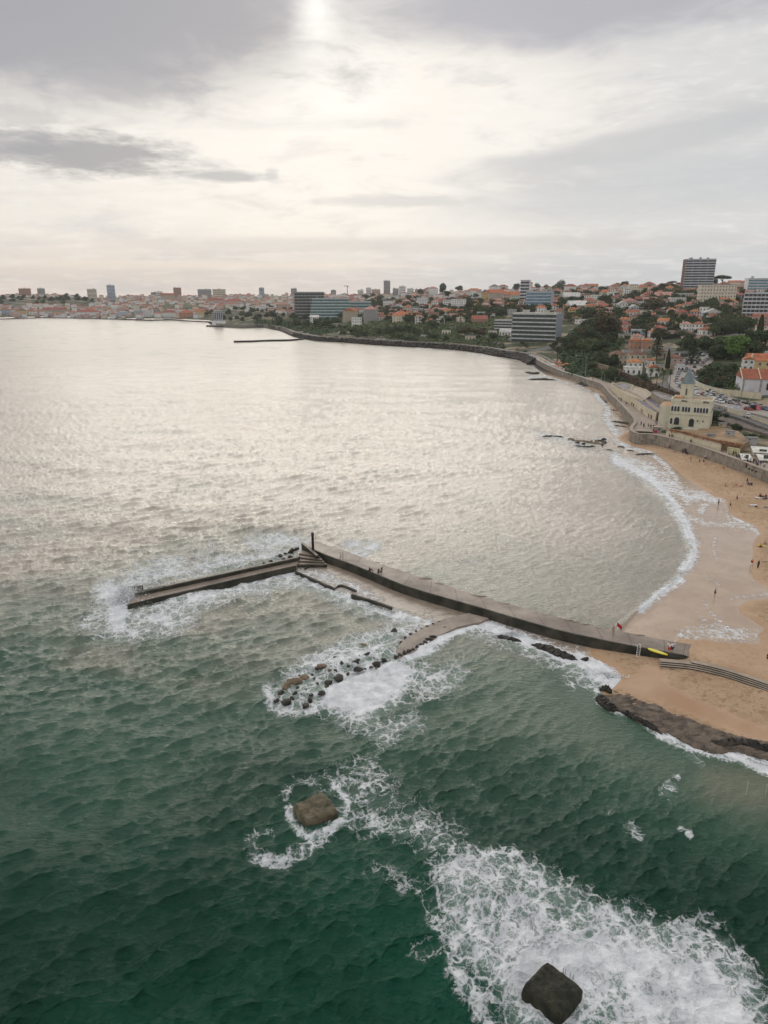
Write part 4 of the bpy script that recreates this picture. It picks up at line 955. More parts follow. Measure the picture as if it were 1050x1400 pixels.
# ---- landmark blocks
bandblock('tower_block', 953, 400, 38, 43, 13, mat('dark_cladding', (.07,.075,.10), .6, .3), mat('white_rail', (.52,.53,.58), .7), M_shut, 'tall dark tower block with white balcony bands on top of the hill', rot=.12, depth=.5, cols=7, ends=mat('brown_end', (.16,.085,.07), .8), fins=4, top=4, roofm=mat('dark_roof', (.12,.12,.13)), slab_out=1.4)
gh = house(980, 417, 47, 26, 'cream', 'flat', 'grey', rot=.1, depth=.45, name='grand_hotel', desc='large cream hotel with rows of small windows and red mansard roofs', cat='hotel', rows=6, cols=12)
for x in (-13, -4, 5, 14):
    r_ = roof_mesh('hip', 8.4, 9, 0, MR('red'), gh, 3.2); r_.location = (x*.9, -1, 19.9+(x > 0)*.6)
bandblock('apartment_block', 1038, 443, 46, 41, 8, M_conc, mat('white_grid', (.62,.64,.68), .7), M_glass, 'white block with a square grid of windows at the right edge', rot=-.05, depth=.35, cols=9, fins=9, top=2, slab_out=.6, band=.30)
bandblock('apartment_block', 1040, 404, 36, 22, 6, MW('white'), mat('white_rail', (.52,.53,.58)), M_blue, 'white and yellow stepped flats rising behind the white grid block', rot=.2, depth=.5, cols=5, fins=3, top=1)
bandblock('apartment_block', 1012, 404, 24, 12, 4, MW('yellow'), mat('yellow_band', (.5,.36,.16)), M_glass, 'yellow flats with striped balconies left of the white stepped flats', rot=.1, depth=.5, cols=3)
bh = bandblock('glass_hotel', 728, 468, 62, 38, 7, mat('grey_panel', (.25,.27,.30), .5), mat('pale_slab', (.50,.52,.53), .5), mat('green_glass', (.035,.06,.055), .12, .3, .4), 'long dark glass hotel with pale floor bands beside the coast road', rot=-.38, depth=.42, cols=12, top=3, cat='hotel', roofm=mat('sand_roof', (.55,.52,.46), .8), ends=mat('blue_grey_panel', (.27,.30,.35), .4), slab_out=1.6, band=.3)
bandblock('glass_hotel', 688, 452, 26, 14, 4, M_conc, mat('pale_slab', (.5,.5,.5)), M_glass, 'low grey annex with terraces left of the big glass hotel', rot=-.3, depth=.5, cols=5, cat='hotel')
bandblock('office_block', 735, 424, 34, 24, 6, mat('lilac_panel', (.36,.35,.42), .6), mat('pale_blue_band', (.40,.47,.54)), M_blue, 'blue glass block with lilac end wall behind the glass hotel', rot=-.3, depth=.5, cols=6, ends=mat('lilac_panel', (.36,.35,.42)), top=2, cat='office block')
bandblock('office_block', 716, 418, 12, 33, 8, MW('white'), mat('white_rail', (.6,.6,.62)), M_glass, 'slim white tower with a red cap beside the blue glass block', rot=-.2, depth=.8, cols=2, cat='tower', roofm=MR('red'))
bandblock('stepped_hotel', 452, 436, 58, 27, 7, M_teal, mat('teal_band', (.38,.47,.47), .5), M_teal, 'stepped teal glass hotel with sloping terraces above the coast', rot=0, depth=.45, cols=12, step=1.6, cat='hotel', top=5, slab_out=1.4)
bandblock('stepped_hotel', 492, 428, 34, 15, 4, M_teal, mat('teal_band', (.34,.42,.42)), M_teal, 'right wing of low teal terraces beside the stepped hotel', rot=.1, depth=.5, cols=8, step=1.4, cat='hotel')
sc_ = bandblock('building_under_scaffolding', 424, 436, 40, 35, 9, mat('raw_concrete', (.20,.20,.21), .9), mat('raw_slab', (.30,.30,.30), .9), M_shut, 'dark unfinished concrete block under scaffolding left of the teal hotel', rot=.1, depth=.5, cols=8, fins=8, cat='building site')
mk = [(127,412,12,16,9,'cream','pale rounded tower block on the far hill, left of two','grey',.05),(153,411,10,20,11,'blue','slim grey blue tower on the far hill, right of two','grey',0),(243,404,10,13,6,'terracotta','square brown tower on the far skyline','grey',0),(35,406,15,11,4,'terracotta','broad brown block on the far left hilltop','grey',.1),(57,404,9,11,4,'grey','small grey block beside the broad brown hilltop block','dark',0),
 (280,407,18,11,4,'grey','grey flats with roof boxes, left of twin far blocks','grey',0),(300,409,17,13,5,'cream','cream flats with a roof mast, right of twin far blocks','grey',0),(218,404,9,8,3,'white','small white block left of the far brown tower','white',0),(210,401,6,7,3,'brown','tiny brown block on the skyline beyond the white one','grey',0),
 (358,402,7,12,6,'blue','slim blue grey tower alone on the middle skyline','grey',0),(402,401,8,10,5,'grey','pale pointed block on the skyline above the scaffolding','grey',0),(456,398,7,9,4,'grey','small grey skyline block left of the crane','grey',0),(493,396,8,9,5,'white','white skyline block right of the crane','grey',0),(504,395,7,11,6,'white','stepped white skyline block next to a pink one','grey',0),(514,395,12,9,4,'pink','pink broad skyline block left of the tallest tower','grey',0),
 (529,399,9,20,11,'grey','tallest grey tower on the middle skyline','grey',0),(541,397,8,10,5,'grey','grey block just right of the tallest skyline tower','grey',0),(550,397,9,12,6,'white','white block second right of the tallest skyline tower','grey',0),(561,397,9,9,4,'white','pale block third right of the tallest skyline tower','grey',0),(573,397,12,8,3,'beige','beige broad block fourth right of the tallest skyline tower','grey',0)]
for px, py, w, h, fl, wc, lab, rc, rot in mk:
    p = place(px, py); 
    t = bandblock('tower_block' if h > 11 else 'apartment_block', px, py, w, h, fl, MW(wc), MW(wc), mat('far_window', (.16,.16,.17), .5), lab, rot=rot, depth=.7, cols=3, cat='tower' if h > 11 else 'apartment block', top=1, group='blocks on the far skyline', band=.62, slab_out=.5, roofm=MR(rc))
# ---- mansions and houses seen one by one: px, foot y, width, wall height, wall, roof type, roof colour, rotation
H = [
 (478,440,20,14,'beige','gablef','orange',-.1,'ornate mansion with twin orange roofs in front of the teal hotel'),(488,446,14,11,'white','flat','white',.1,'white annex stepping down before the orange roofed mansion'),(508,441,20,17,'grey','hip','pink',.1,'grey turreted mansion with steep pink roofs right of the teal hotel'),
 (550,441,26,9,'cream','hip','orange',.1,'cream two storey villa with orange hip roof above the retaining wall'),(531,420,14,8,'white','flat','white',.1,None),(537,409,16,4,'white','flat','white',0,None),(540,426,14,7,'blue','flat','grey',0,None),(578,420,16,9,'white','gable','grey',.2,None),(595,421,12,8,'white','hip','pink',-.1,None),(606,420,14,9,'pink','hip','red',.1,None),(586,402,14,7,'white','hip','red',.1,None),
 (597,424,12,5,'terracotta','hip','red',.2,None),(556,418,12,6,'pink','hip','pink',.1,None),(568,424,12,5,'grey','flat','dark',0,None),(592,402,14,8,'white','hip','pink',0,None),
 (627,427,20,17,'white','flat','grey',.05,'square white block with a grid of small square windows'),(612,423,12,12,'white','flat','white',.1,None),(630,437,18,8,'yellow','flat','brown',.1,None),(648,396,18,4,'beige','hip','orange',0,'wide skyline house with a big orange pyramid roof'),(648,408,22,7,'white','flat','white',0,None),(656,441,22,4,'terracotta','gable','red',.05,'long low red roofed shed on the cleared slope'),
 (676,398,14,8,'white','gablef','grey',.1,None),(688,398,14,7,'white','hip','red',.1,None),(664,414,11,12,'yellow','hip','orange',.1,None),(678,415,20,14,'beige','gable','orange',.05,'orange roofed block with tall dark arched windows'),(694,416,12,13,'pink','gable','orange',.05,None),(706,416,16,12,'green','gable','orange',.05,None),(650,418,10,6,'beige','hip','red',.1,None),(700,424,16,7,'white','hip','red',.1,None),(700,431,14,7,'grey','flat','grey',.2,None),
 (722,393,12,11,'cream','hip','red',.1,'tall cream house with red roof first on the hilltop ridge'),(749,391,12,5,'cream','hip','orange',.2,None),(762,393,10,6,'beige','hip','red',.1,None),(780,398,18,6,'white','hip','red',.05,None),(772,391,12,5,'cream','hip','red',-.1,None),(802,397,14,6,'pink','hip','red',.1,None),(812,396,12,6,'beige','gable','orange',.1,None),(795,391,12,5,'cream','hip','red',.1,None),
 (772,406,24,3,'grey','flat','white',.1,None),(782,414,24,8,'white','gable','white',.1,None),(783,416,14,4,'terracotta','flat','red',.1,None),(762,416,12,7,'pink','hip','red',.3,None),(758,424,12,6,'white','hip','orange',.1,None),(775,424,10,6,'yellow','hip','orange',.1,None),(791,425,28,7,'pink','gable','white',.2,None),(765,430,12,5,'pink','hip','red',.2,None),(790,436,12,6,'cream','hip','orange',.1,None),(795,442,18,4,'white','flat','white',.1,None),
 (812,403,18,5,'pink','hip','pink',.1,None),(828,404,18,4,'cream','hip','orange',.05,None),(818,410,20,6,'white','flat','white',.1,None),(838,407,14,7,'white','flat','white',.1,None),(845,393,14,6,'beige','hip','red',.1,None),(841,398,12,7,'pink','hip','red',.1,None),(822,422,14,7,'white','hip','red',.1,None),(808,420,14,8,'pink','hip','red',.1,None),
 (866,404,13,14,'cream','flat','grey',.2,None),(878,401,17,8,'cream','hip','orange',.15,'cream house with a broad orange hip roof below the ridge'),(888,388,16,6,'grey','hip','red',.1,None),(884,411,14,7,'white','gablef','orange',.2,None),(857,407,9,12,'white','flat','white',.1,None),(853,399,12,5,'cream','hip','grey',.1,None),
 (862,424,22,11,'pink','hip','pink',.2,None),(851,430,14,14,'white','gablef','white',.15,'tall white house with pointed gables on the mid slope'),(867,432,13,12,'blue','gablef','white',.2,'pale blue white gabled house beside dark trees'),(889,417,20,6,'white','gable','pink',.1,None),(908,411,24,6,'pink','gable','pink',.1,None),(915,390,14,5,'white','hip','red',.1,None),(922,386,12,5,'white','flat','dark',.1,None),(916,400,14,6,'beige','hip','orange',.1,None),
 (927,417,22,9,'white','flat','white',.15,None),(935,410,26,8,'grey','flat','white',.1,None),(918,436,12,12,'white','hip','orange',.1,'small white house with blue door and orange roof in the valley'),(932,437,16,10,'terracotta','hip','red',.1,None),(950,435,12,9,'pink','hip','orange',.1,None),(930,425,12,6,'beige','hip','orange',.1,None),
 (975,436,24,8,'blue','gablef','white',.05,'long pale blue hall with a low white gable'),(1005,435,14,8,'terracotta','flat','red',.1,None),(1000,418,18,5,'beige','hip','orange',.1,None),(975,422,16,6,'beige','flat','grey',.1,None),(1040,455,16,9,'cream','hip','red',-.1,None),(1027,450,8,6,'white','flat','grey',.1,None),
 (1000,388,16,6,'beige','hip','red',.1,None),(1018,388,14,7,'pink','hip','red',.1,None),(1035,381,18,6,'white','hip','pink',.1,None),(1005,394,18,7,'white','gable','orange',.1,None),(1045,385,12,6,'beige','hip','orange',.1,None),(990,395,12,7,'pink','hip','red',.1,None),
 (853,457,18,13,'pink','hip','red',.1,'tall pink villa with red hip roof and white chimneys'),(855,466,17,8,'cream','flat','grey',.1,'cream annex with arched windows below the tall pink villa'),(873,461,18,9,'blue','flat','white',.1,'pale blue flat roofed house right of the tall pink villa'),(872,451,9,4,'terracotta','hip','red',.1,None),(891,452,16,8,'terracotta','hip','red',-.3,None),
 (869,477,17,11,'terracotta','hip','orange',.05,None),(884,477,14,11,'terracotta','hip','orange',.05,None),(845,498,26,12,'beige','hip','brown',.1,'long beige house with brown roof at the left of the terrace'),(871,500,24,15,'beige','hip','brown',.1,'beige house with a broad brown roof in the terrace middle'),(868,508,20,12,'white','hip','orange',.1,'white house with orange tent roof behind the glass veranda'),(890,503,12,10,'white','hip','orange',.2,None),(905,490,14,9,'beige','hip','brown',.1,None),
 (866,513,24,9,'white','flat','white',.15,'low white house with a long dark window band facing the sea'),(893,515,16,12,'white','gablef','orange',.1,None),(922,503,22,13,'pink','hip','brown',.05,'pink two storey house with a brown roof beside the road'),(902,510,12,9,'pink','flat','grey',.1,None),(930,510,12,9,'white','gable','grey',.2,None),
 (610,458,12,5,'cream','flat','white',0,None),(580,462,9,3,'green','flat','white',0,None),(643,466,14,6,'beige','flat','grey',0,None),(690,460,18,6,'white','gable','white',-.2,None),(673,457,12,4,'cream','flat','grey',-.2,None),(352,426,30,7,'white','flat','white',0,None),(372,428,12,7,'pink','flat','white',0,None),(388,425,20,8,'pink','hip','pink',.1,None),(430,441,12,7,'white','gable','white',0,None),
 (1021,514,14,22,'white','gablef','orange',.0,'narrow ornate white gabled front standing against an orange roofed house'),(1042,512,40,18,'yellow','gable','orange',.1,'large yellow house with a bright orange roof behind the church'),
 (120,432,30,5,'white','hip','red',0,None),(75,429,30,5,'beige','gable','red',0,None),(30,431,12,6,'yellow','hip','brown',0,None),(8,430,12,6,'blue','hip','red',0,None),(45,431,12,5,'white','hip','red',.1,None),(255,434,20,6,'terracotta','hip','orange',.1,None),(232,434,22,6,'white','hip','red',.1,None),(275,432,16,6,'yellow','hip','orange',.1,None),(190,433,12,8,'blue','flat','white',0,None),(203,433,12,8,'white','flat','white',0,None),(168,433,14,6,'blue','flat','white',0,None),
 (320,417,26,5,'pink','hip','red',.1,None),(295,416,26,5,'pink','hip','red',0,None),(230,412,20,8,'beige','gable','red',.1,None),
]
HSE = {}
for t in H:
    px, py, w, h, wc, rt, rc, rot, desc = t
    nm = 'villa' if desc and ('villa' in desc or 'mansion' in desc) else 'house'
    HSE[(px, py)] = house(px, py, w, h, wc, rt, rc, rot, desc=desc, name=nm, cat=nm)
# low long brown roofs
for px, py, w, h, lab in ((933,461,62,5,'long low building with a weathered brown roof and white fascia above the trees'),(952,466,38,4,'second long low roof with white fascia in front of the brown roofs'),(985,452,50,6,'wide reddish brown roofed building left of the white grid block')):
    p = place(px, py); k = mpp(p.x, p.y, p.z); w_, h_ = w*k, h*k; rz = -math.atan2(p.x, p.y)*.8
    r0 = empty('low_building', p, rz, lab, 'building'); MB().box(-w_/2+.5, w_/2-.5, 0.5, 11, -3, h_).build('wall', M_shut, r0)
    rr_ = roof_mesh('hip', w_, 12, h_, mat('roof_brown2', (.20,.12,.10), .85, .15, .35, dirt=(.30,.26,.23)), r0, 2.2); rr_.location.y = 6
    MB().box(-w_/2-.4, w_/2+.4, -.6, -.42, h_-.5, h_+.15).build('fascia', M_white, r0); TAKEN.append((px, py-h/2, w*.5, h))
# ------------------------------------------------------------------ trees
def leafmat(name, a, b):
    m, nt = new_mat(name); v = nt.coord(); oi = nt.t.nodes.new('ShaderNodeObjectInfo').outputs['Random']
    c = nt.mix(nt.ss(nt.noise(v, .5, 4, .6), .3, .7), a, b); c = nt.mix(nt.m('MULTIPLY', nt.noise(v, 4.0, 2), .5), c, b)
    h = nt.node('ShaderNodeHueSaturation', None, Color=c, Value=nt.lin(oi, 0, 1, .75, 1.25), Hue=nt.lin(nt.m('FRACT', nt.m('MULTIPLY', oi, 9.1)), 0, 1, .48, .515), Saturation=.9)
    finish(nt, Base_Color=h.outputs[0], Roughness=.85); return m
LM_ = dict(dark=leafmat('leaf_dark', (.032, .055, .027), (.068, .10, .042)), mid=leafmat('leaf_mid', (.05, .08, .03), (.095, .13, .05)), olive=leafmat('leaf_olive', (.06, .055, .03), (.12, .105, .055)), bright=leafmat('leaf_bright', (.06, .11, .018), (.12, .20, .035)), brown=leafmat('twig_brown', (.085, .06, .042), (.16, .115, .08)))
M_bark = mat('bark', (.10, .075, .055), .9, 2.0, .3)
def leaves(mb, rr, centres, n, size, flat=1.0):
    """n leaf clumps scattered over lobes; each lobe (x,y,z,r)"""
    wts = np.array([c[3]**2 for c in centres]); wts = wts/wts.sum()
    for _ in range(n):
        x, y, z, r = centres[rr.choice(len(centres), p=wts)]
        d = rr.normal(size=3); d /= np.linalg.norm(d); q = r*(.55+.5*rr.random()**.5); 
        if d[2] < -.3: d[2] *= .5
        p = Vector((x+d[0]*q, y+d[1]*q, z+d[2]*q*flat)); nrm = (Vector(d)+Vector(rr.normal(size=3))*.7).normalized()
        a = nrm.orthogonal().normalized(); a.rotate(Matrix.Rotation(rr.random()*6.28, 3, nrm)); b = nrm.cross(a); s = size*(.5+.8*rr.random())
        mb.face([p-a*s-b*s*.6, p+a*s*.8-b*s, p+a*s+b*s*.7, p-a*s*.6+b*s])
def tree_proto(kind, seed, H=9.0, n=1100, m='dark'):
    """returns (crown mesh, trunk mesh) for a tree H metres tall at scale 1"""
    rr = np.random.default_rng(seed); c = MB(); t = MB(); size = .30
    if kind == 'broad':
        L = [(rr.normal()*H*.13, rr.normal()*H*.13, H*(.32+.48*rr.random()), H*(.13+.12*rr.random())) for _ in range(12)]
        L.append((0, 0, H*.52, H*.27)); leaves(c, rr, L, n, size)
        t.tube((0, 0, -1), (.1, 0, H*.4), H*.032, H*.02, 7, False)
        for l in L[:6]: t.tube((.05, 0, H*.3), (l[0]*.8, l[1]*.8, l[2]*.92), H*.016, H*.006, 5, False)
    elif kind == 'bush':
        L = [(rr.normal()*H*.28, rr.normal()*H*.22, H*(.3+.25*rr.random()), H*(.22+.18*rr.random())) for _ in range(9)]; leaves(c, rr, L, n, size)
        for l in L[:5]: t.tube((0, 0, -.5), (l[0], l[1], l[2]), H*.03, H*.01, 5, False)
    elif kind == 'pine':
        L = [(math.cos(a)*H*.24*rr.random(), math.sin(a)*H*.24*rr.random(), H*(.78+.08*rr.random()), H*(.14+.08*rr.random())) for a in rr.random(10)*6.28]; leaves(c, rr, L, n, size, .5)
        t.tube((0, 0, -1), (.2, .1, H*.62), H*.028, H*.018, 7, False)
        for l in L[:6]: t.tube((.2, .1, H*.55), (l[0], l[1], l[2]), H*.014, H*.006, 5, False)
    elif kind == 'cypress':
        for i in range(n):
            z = rr.random()**1.1; r = H*.085*math.sin(min(1, (1-z)*1.5+.08)*PI/2)*(.7+.4*rr.random()); a = rr.random()*6.28
            p = Vector((r*math.cos(a), r*math.sin(a), H*(.05+.95*z))); s = size*.8; u = Vector((-math.sin(a), math.cos(a), 0)); w = Vector((math.cos(a)*.3, math.sin(a)*.3, 1)).normalized()
            c.face([p-u*s, p+u*s, p+u*s*.3+w*s*2, p-u*s*.3+w*s*2])
        t.tube((0, 0, -1), (0, 0, H*.5), H*.02, H*.01, 6, False)
    elif kind == 'tier':
        for k in range(12):
            z = H*(.18+.8*k/12); R_ = H*.26*(1-k/13)**.8
            for b_ in range(9):
                a = b_*2*PI/9+k*.5+rr.random()*.3
                for j in range(n//108):
                    q = R_*(.15+.85*rr.random()); p = Vector((q*math.cos(a)+rr.normal()*.12, q*math.sin(a)+rr.normal()*.12, z+q*.12+rr.normal()*.1)); s = size*(.6+.5*rr.random()); n_ = Vector((rr.normal()*.4, rr.normal()*.4, 1)).normalized(); u = n_.orthogonal().normalized(); u.rotate(Matrix.Rotation(rr.random()*6.28, 3, n_)); w = n_.cross(u)
                    c.face([p-u*s-w*s*.5, p+u*s-w*s*.5, p+u*s*.7+w*s*.6, p-u*s*.7+w*s*.6])
        t.tube((0, 0, -1), (0, 0, H*.98), H*.025, H*.004, 7, False)
    elif kind == 'palm':
        for b_ in range(34):
            a = b_*2.4; up = .95-.055*b_ ; p = Vector((0, 0, H)); L_ = H*.24*(.85+.3*rr.random()); d = Vector((math.cos(a)*math.cos(up), math.sin(a)*math.cos(up), math.sin(up))); prev = p
            for j in range(5):
                nx = prev+d*L_/5; d = (d+Vector((0, 0, -.28))).normalized(); s_ = Vector((-math.sin(a), math.cos(a), 0))*L_*.13*(1-abs(j-1.5)/4.2)
                c.face([prev, prev+(nx-prev)*.4+s_-Vector((0, 0, .1)), nx+s_*.6-Vector((0, 0, .12)), nx]); c.face([prev, nx, nx-s_*.6-Vector((0, 0, .12)), prev+(nx-prev)*.4-s_-Vector((0, 0, .1))]); prev = nx
        prev = Vector((0, 0, -.6))
        for j in range(6): q = Vector((math.sin(j*.4+seed)*.12, math.cos(j*.5)*.1, H*(j+1)/6-.05)); t.tube(prev, q, H*(.026-.0015*j), H*(.0255-.0015*j), 8, False); prev = q
    o1 = c.build('crown', LM_[m]); o2 = t.build('trunk', M_bark); r = (o1.data, o2.data)
    bpy.data.objects.remove(o1); bpy.data.objects.remove(o2); return r
PT = {}
for k, m in (('broad', 'dark'), ('broad', 'mid'), ('broad', 'olive'), ('broad', 'bright'), ('broad', 'brown'), ('bush', 'dark'), ('bush', 'mid'), ('bush', 'bright'), ('pine', 'dark'), ('cypress', 'dark'), ('tier', 'dark'), ('palm', 'mid'), ('palm', 'olive')):
    nvar = 3 if (k, m) in (('broad', 'dark'), ('broad', 'mid'), ('bush', 'dark'), ('broad', 'olive')) else 1
    PT[k, m] = [tree_proto(k, 11*i+len(PT)*3+1, n={'palm': 0}.get(k, 1150), m=m) for i in range(nvar)]
BIG = [tree_proto('broad', 77, n=3800, m='bright'), tree_proto('broad', 78, n=3800, m='olive'), tree_proto('bush', 79, n=3800, m='dark'), tree_proto('broad', 80, n=3800, m='dark')]
KN = dict(broad='tree', bush='shrub', pine='pine_tree', cypress='cypress_tree', tier='conifer_tree', palm='palm_tree')
CN = dict(dark='dark green', mid='mid green', olive='dull olive', bright='bright green', brown='bare brown')
NT_ = [0]
def tree(px, py, hpx, kind='broad', m='dark', label=None, big=None, wide=1.0, group=None):
    p = place(px, py)
    if p is None: return None
    k = mpp(p.x, p.y, p.z); s = hpx*k/9.0
    cr, tr = (BIG[big] if big is not None else random.choice(PT[kind, m]))
    r = empty(KN[kind], p-Vector((0, 0, .1)), random.uniform(0, 6.28)); r.scale = (s*wide, s*wide, s)
    link('crown', cr, r); link('trunk', tr, r); NT_[0] += 1
    g = group or {'palm': 'palm trees', 'bush': 'shrubs in the town', 'cypress': 'cypress trees', 'pine': 'pine trees'}.get(kind, 'trees of the town')
    szn = 'tall' if hpx > 16 else ('small' if hpx < 8 else 'medium')
    if label: r['label'] = label; r['category'] = 'palm tree' if kind == 'palm' else ('shrub' if kind == 'bush' else 'tree'); r['group'] = g
    else: later(r, '%s %s %s' % (szn, CN[m], {'broad': 'leafy tree', 'bush': 'shrub', 'pine': 'umbrella pine', 'cypress': 'cypress', 'tier': 'conifer', 'palm': 'palm tree'}[kind]), px, py, 'palm tree' if kind == 'palm' else ('shrub' if kind == 'bush' else 'tree'), g)
    return r
# trees seen one by one
T_ = [(1003,492,34,'broad','bright','largest bright green round tree above the curved road',0,1.35),(1010,540,18,'bush','bright','bright green bush low in the park above the curved wall',None,1.2),(825,470,44,'broad','olive','huge dull brown crowned tree left of the tall pink villa',1,1.15),(900,470,22,'broad','olive','wide dull green tree behind the orange roofed terrace',1,1.3),(893,432,28,'broad','olive',None,None,1.2),
 (880,446,22,'broad','dark',None,None,1.1),(845,440,22,'broad','dark',None,None,1),(830,418,16,'broad','dark',None,None,1.2),(897,492,34,'tier','dark','dark tiered conifer in the middle of the orange roofed terrace',None,1.1),(912,505,26,'cypress','dark','black slender cypress beside the pink house by the road',None,1.2),(838,505,20,'broad','dark','round dark tree at the left end of the beige house',3,1.1),(945,500,36,'tier','dark','tall dark conifer left of the bright green tree',None,1.3),
 (940,470,16,'broad','dark',None,None,1.3),(960,480,20,'broad','dark',None,3,1.4),(975,492,22,'bush','dark',None,2,1.3),(1030,487,20,'broad','dark',None,3,1.5),(1045,475,26,'broad','dark',None,None,1.2),(1025,470,22,'broad','dark',None,None,1.2),(1010,462,20,'broad','dark',None,None,1.2),(1000,450,16,'broad','mid',None,None,1.2),(1038,460,28,'cypress','dark','dark pointed cypress in front of the white grid block',None,1.6),(1050,500,16,'broad','dark',None,None,1),
 (987,398,22,'pine','dark','broad dark umbrella pine right of the dark banded tower',None,1.3),(975,394,14,'broad','dark',None,None,1.2),(1005,415,10,'broad','mid','leafy green tree right of the red roofed grand hotel',None,1.7),(1004,406,12,'cypress','dark',None,None,1),(918,396,12,'pine','dark',None,None,1.4),(927,390,8,'pine','dark',None,None,1.4),(905,400,14,'broad','dark',None,None,1.5),(893,404,12,'broad','dark',None,None,1.5),(912,409,14,'broad','dark',None,None,1.4),
 (844,386,9,'broad','dark',None,None,1),(852,393,12,'broad','dark',None,None,1.3),(727,383,0.1,'bush','dark',None,None,1),(735,389,10,'broad','dark',None,None,1.2),(745,387,9,'broad','dark',None,None,1.1),(773,385,8,'pine','dark',None,None,1.6),(757,388,8,'broad','dark',None,None,1.2),(765,396,14,'broad','dark',None,None,1.3),(705,399,12,'broad','dark','round dark tree on the skyline left of the hilltop red houses',None,1.2),(689,391,7,'broad','dark',None,None,1.2),
 (605,402,14,'broad','dark','first of two big dark trees on the middle skyline',3,1.1),(628,396,10,'broad','dark','second dark tree on the middle skyline beside the pyramid roof',3,1.2),(575,405,10,'broad','brown',None,None,1.4),(612,407,10,'broad','dark',None,None,1.5),(560,412,9,'broad','dark',None,None,1.6),(545,417,9,'broad','mid',None,None,1.6),(520,412,10,'broad','mid',None,None,1.8),(510,408,8,'broad','dark',None,None,1.6),(500,411,9,'broad','mid',None,None,1.6),
 (640,428,15,'broad','dark',None,None,1.2),(655,432,18,'broad','mid',None,None,1.3),(668,434,16,'broad','dark',None,None,1.2),(650,434,14,'cypress','dark',None,None,1.4),(685,428,11,'broad','olive',None,None,1.5),(629,451,22,'palm','olive','dark shaggy palm standing on the brown cleared slope',None,1.3),(636,460,14,'broad','olive','wide olive tree right of the shaggy palm',1,2.0),(655,462,14,'broad','mid',None,1,1.7),(675,465,11,'broad','dark',None,None,1.6),(610,467,9,'broad','dark',None,None,1.2),(590,450,14,'broad','mid',None,None,1.6),(575,441,12,'broad','dark',None,None,1.3),(595,440,12,'broad','olive',None,None,1.5),
 (761,497,22,'palm','olive','brown palm standing before the ivy cliff by the promenade',None,1.5),(963,572,24,'palm','olive','shaggy palm tree beside the right wall of the spire villa',None,1.6),(974,578,20,'bush','dark','dark rounded bush behind the spire villa right corner',2,1.5),(922,591,9,'bush','dark','dark clipped bush at the left foot of the spire villa',2,1.5),(1003,588,10,'bush','dark','round dark bush in the garden right of the spire villa',2,1.2),
 (888,533,28,'palm','mid','leftmost of four tall palms lining the street',None,.75),(897,532,28,'palm','mid','second tall palm from the left along the street',None,.75),(905,534,27,'palm','mid','third tall palm from the left along the street',None,.75),(914,537,29,'palm','mid','rightmost of four tall palms lining the street',None,.75),(480,468,8,'bush','dark',None,None,1),]
for px, py, h, k, m, lab, big, wd_ in T_:
    if h > 1: tree(px, py, h, k, m, lab, big, wd_)
def in_poly(px, py, P): return bool(inside(np.array([px*1.0]), np.array([py*1.0]), P)[0])
woods = [ # (polygon, count, height px, kinds)
 ([(780,500),(770,470),(790,440),(812,432),(850,470),(838,500),(860,520),(830,524),(795,512)], 46, 15, 'ddmmoD'),
 ([(952,515),(970,500),(1000,505),(1012,520),(1012,538),(985,536),(960,528),(948,520)], 26, 12, 'dddmDo'),
 ([(470,455),(560,452),(600,462),(598,470),(520,466),(470,462)], 34, 9, 'ddDDm'),
 ([(350,440),(380,432),(430,436),(470,444),(470,452),(400,450),(365,446)], 26, 11, 'dddm'),
 ([(305,440),(312,425),(350,426),(360,442),(330,443)], 16, 9, 'dmo'),
 ([(760,470),(790,460),(800,480),(765,492),(750,484)], 12, 11, 'dDo'),
 ([(690,478),(700,470),(760,476),(752,484)], 10, 6, 'dD'),
 ([(0,410),(60,410),(90,414),(70,420),(0,420)], 18, 8, 'dd'),([(60,414),(90,405),(110,408),(140,416),(80,420)], 12, 8, 'dd'),
 ([(930,470),(980,465),(1005,470),(990,480),(940,485)], 12, 14, 'dddm'),
 ([(985,560),(1000,558),(1010,566),(990,568)], 5, 6, 'D'),([(870,516),(890,518),(888,526),(872,524)], 5, 7, 'D')]
km = dict(d=('broad', 'dark'), m=('broad', 'mid'), o=('broad', 'olive'), D=('bush', 'dark'))
rt = random.Random(5); cand = []
for P, n, h, ks in woods:
    x0, x1 = min(p[0] for p in P), max(p[0] for p in P); y0, y1 = min(p[1] for p in P), max(p[1] for p in P); c_ = 0
    for _ in range(n*20):
        px, py = rt.uniform(x0, x1), rt.uniform(y0, y1)
        if in_poly(px, py, P): cand.append((px, py, h*rt.uniform(.7, 1.25), *km[rt.choice(ks)], 1)); c_ += 1
        if c_ >= n: break
# scattered trees and houses through the rest of the town
roads_px = [[(985,483),(965,486),(952,496),(942,508),(937,518),(938,528),(950,538),(970,547),(1000,556),(1050,567),(1120,582)]]
NOGO = [[(862,520),(935,480),(965,478),(1000,486),(1012,540),(1060,540),(1060,700),(850,620),(800,520)],[(690,478),(740,470),(800,500),(860,520),(850,600),(700,490)],[(600,470),(700,478),(700,488),(480,470),(400,452),(480,462)],[(600,470),(590,445),(640,440),(665,446),(670,470)],[(690,470),(690,430),(775,425),(775,472)]]
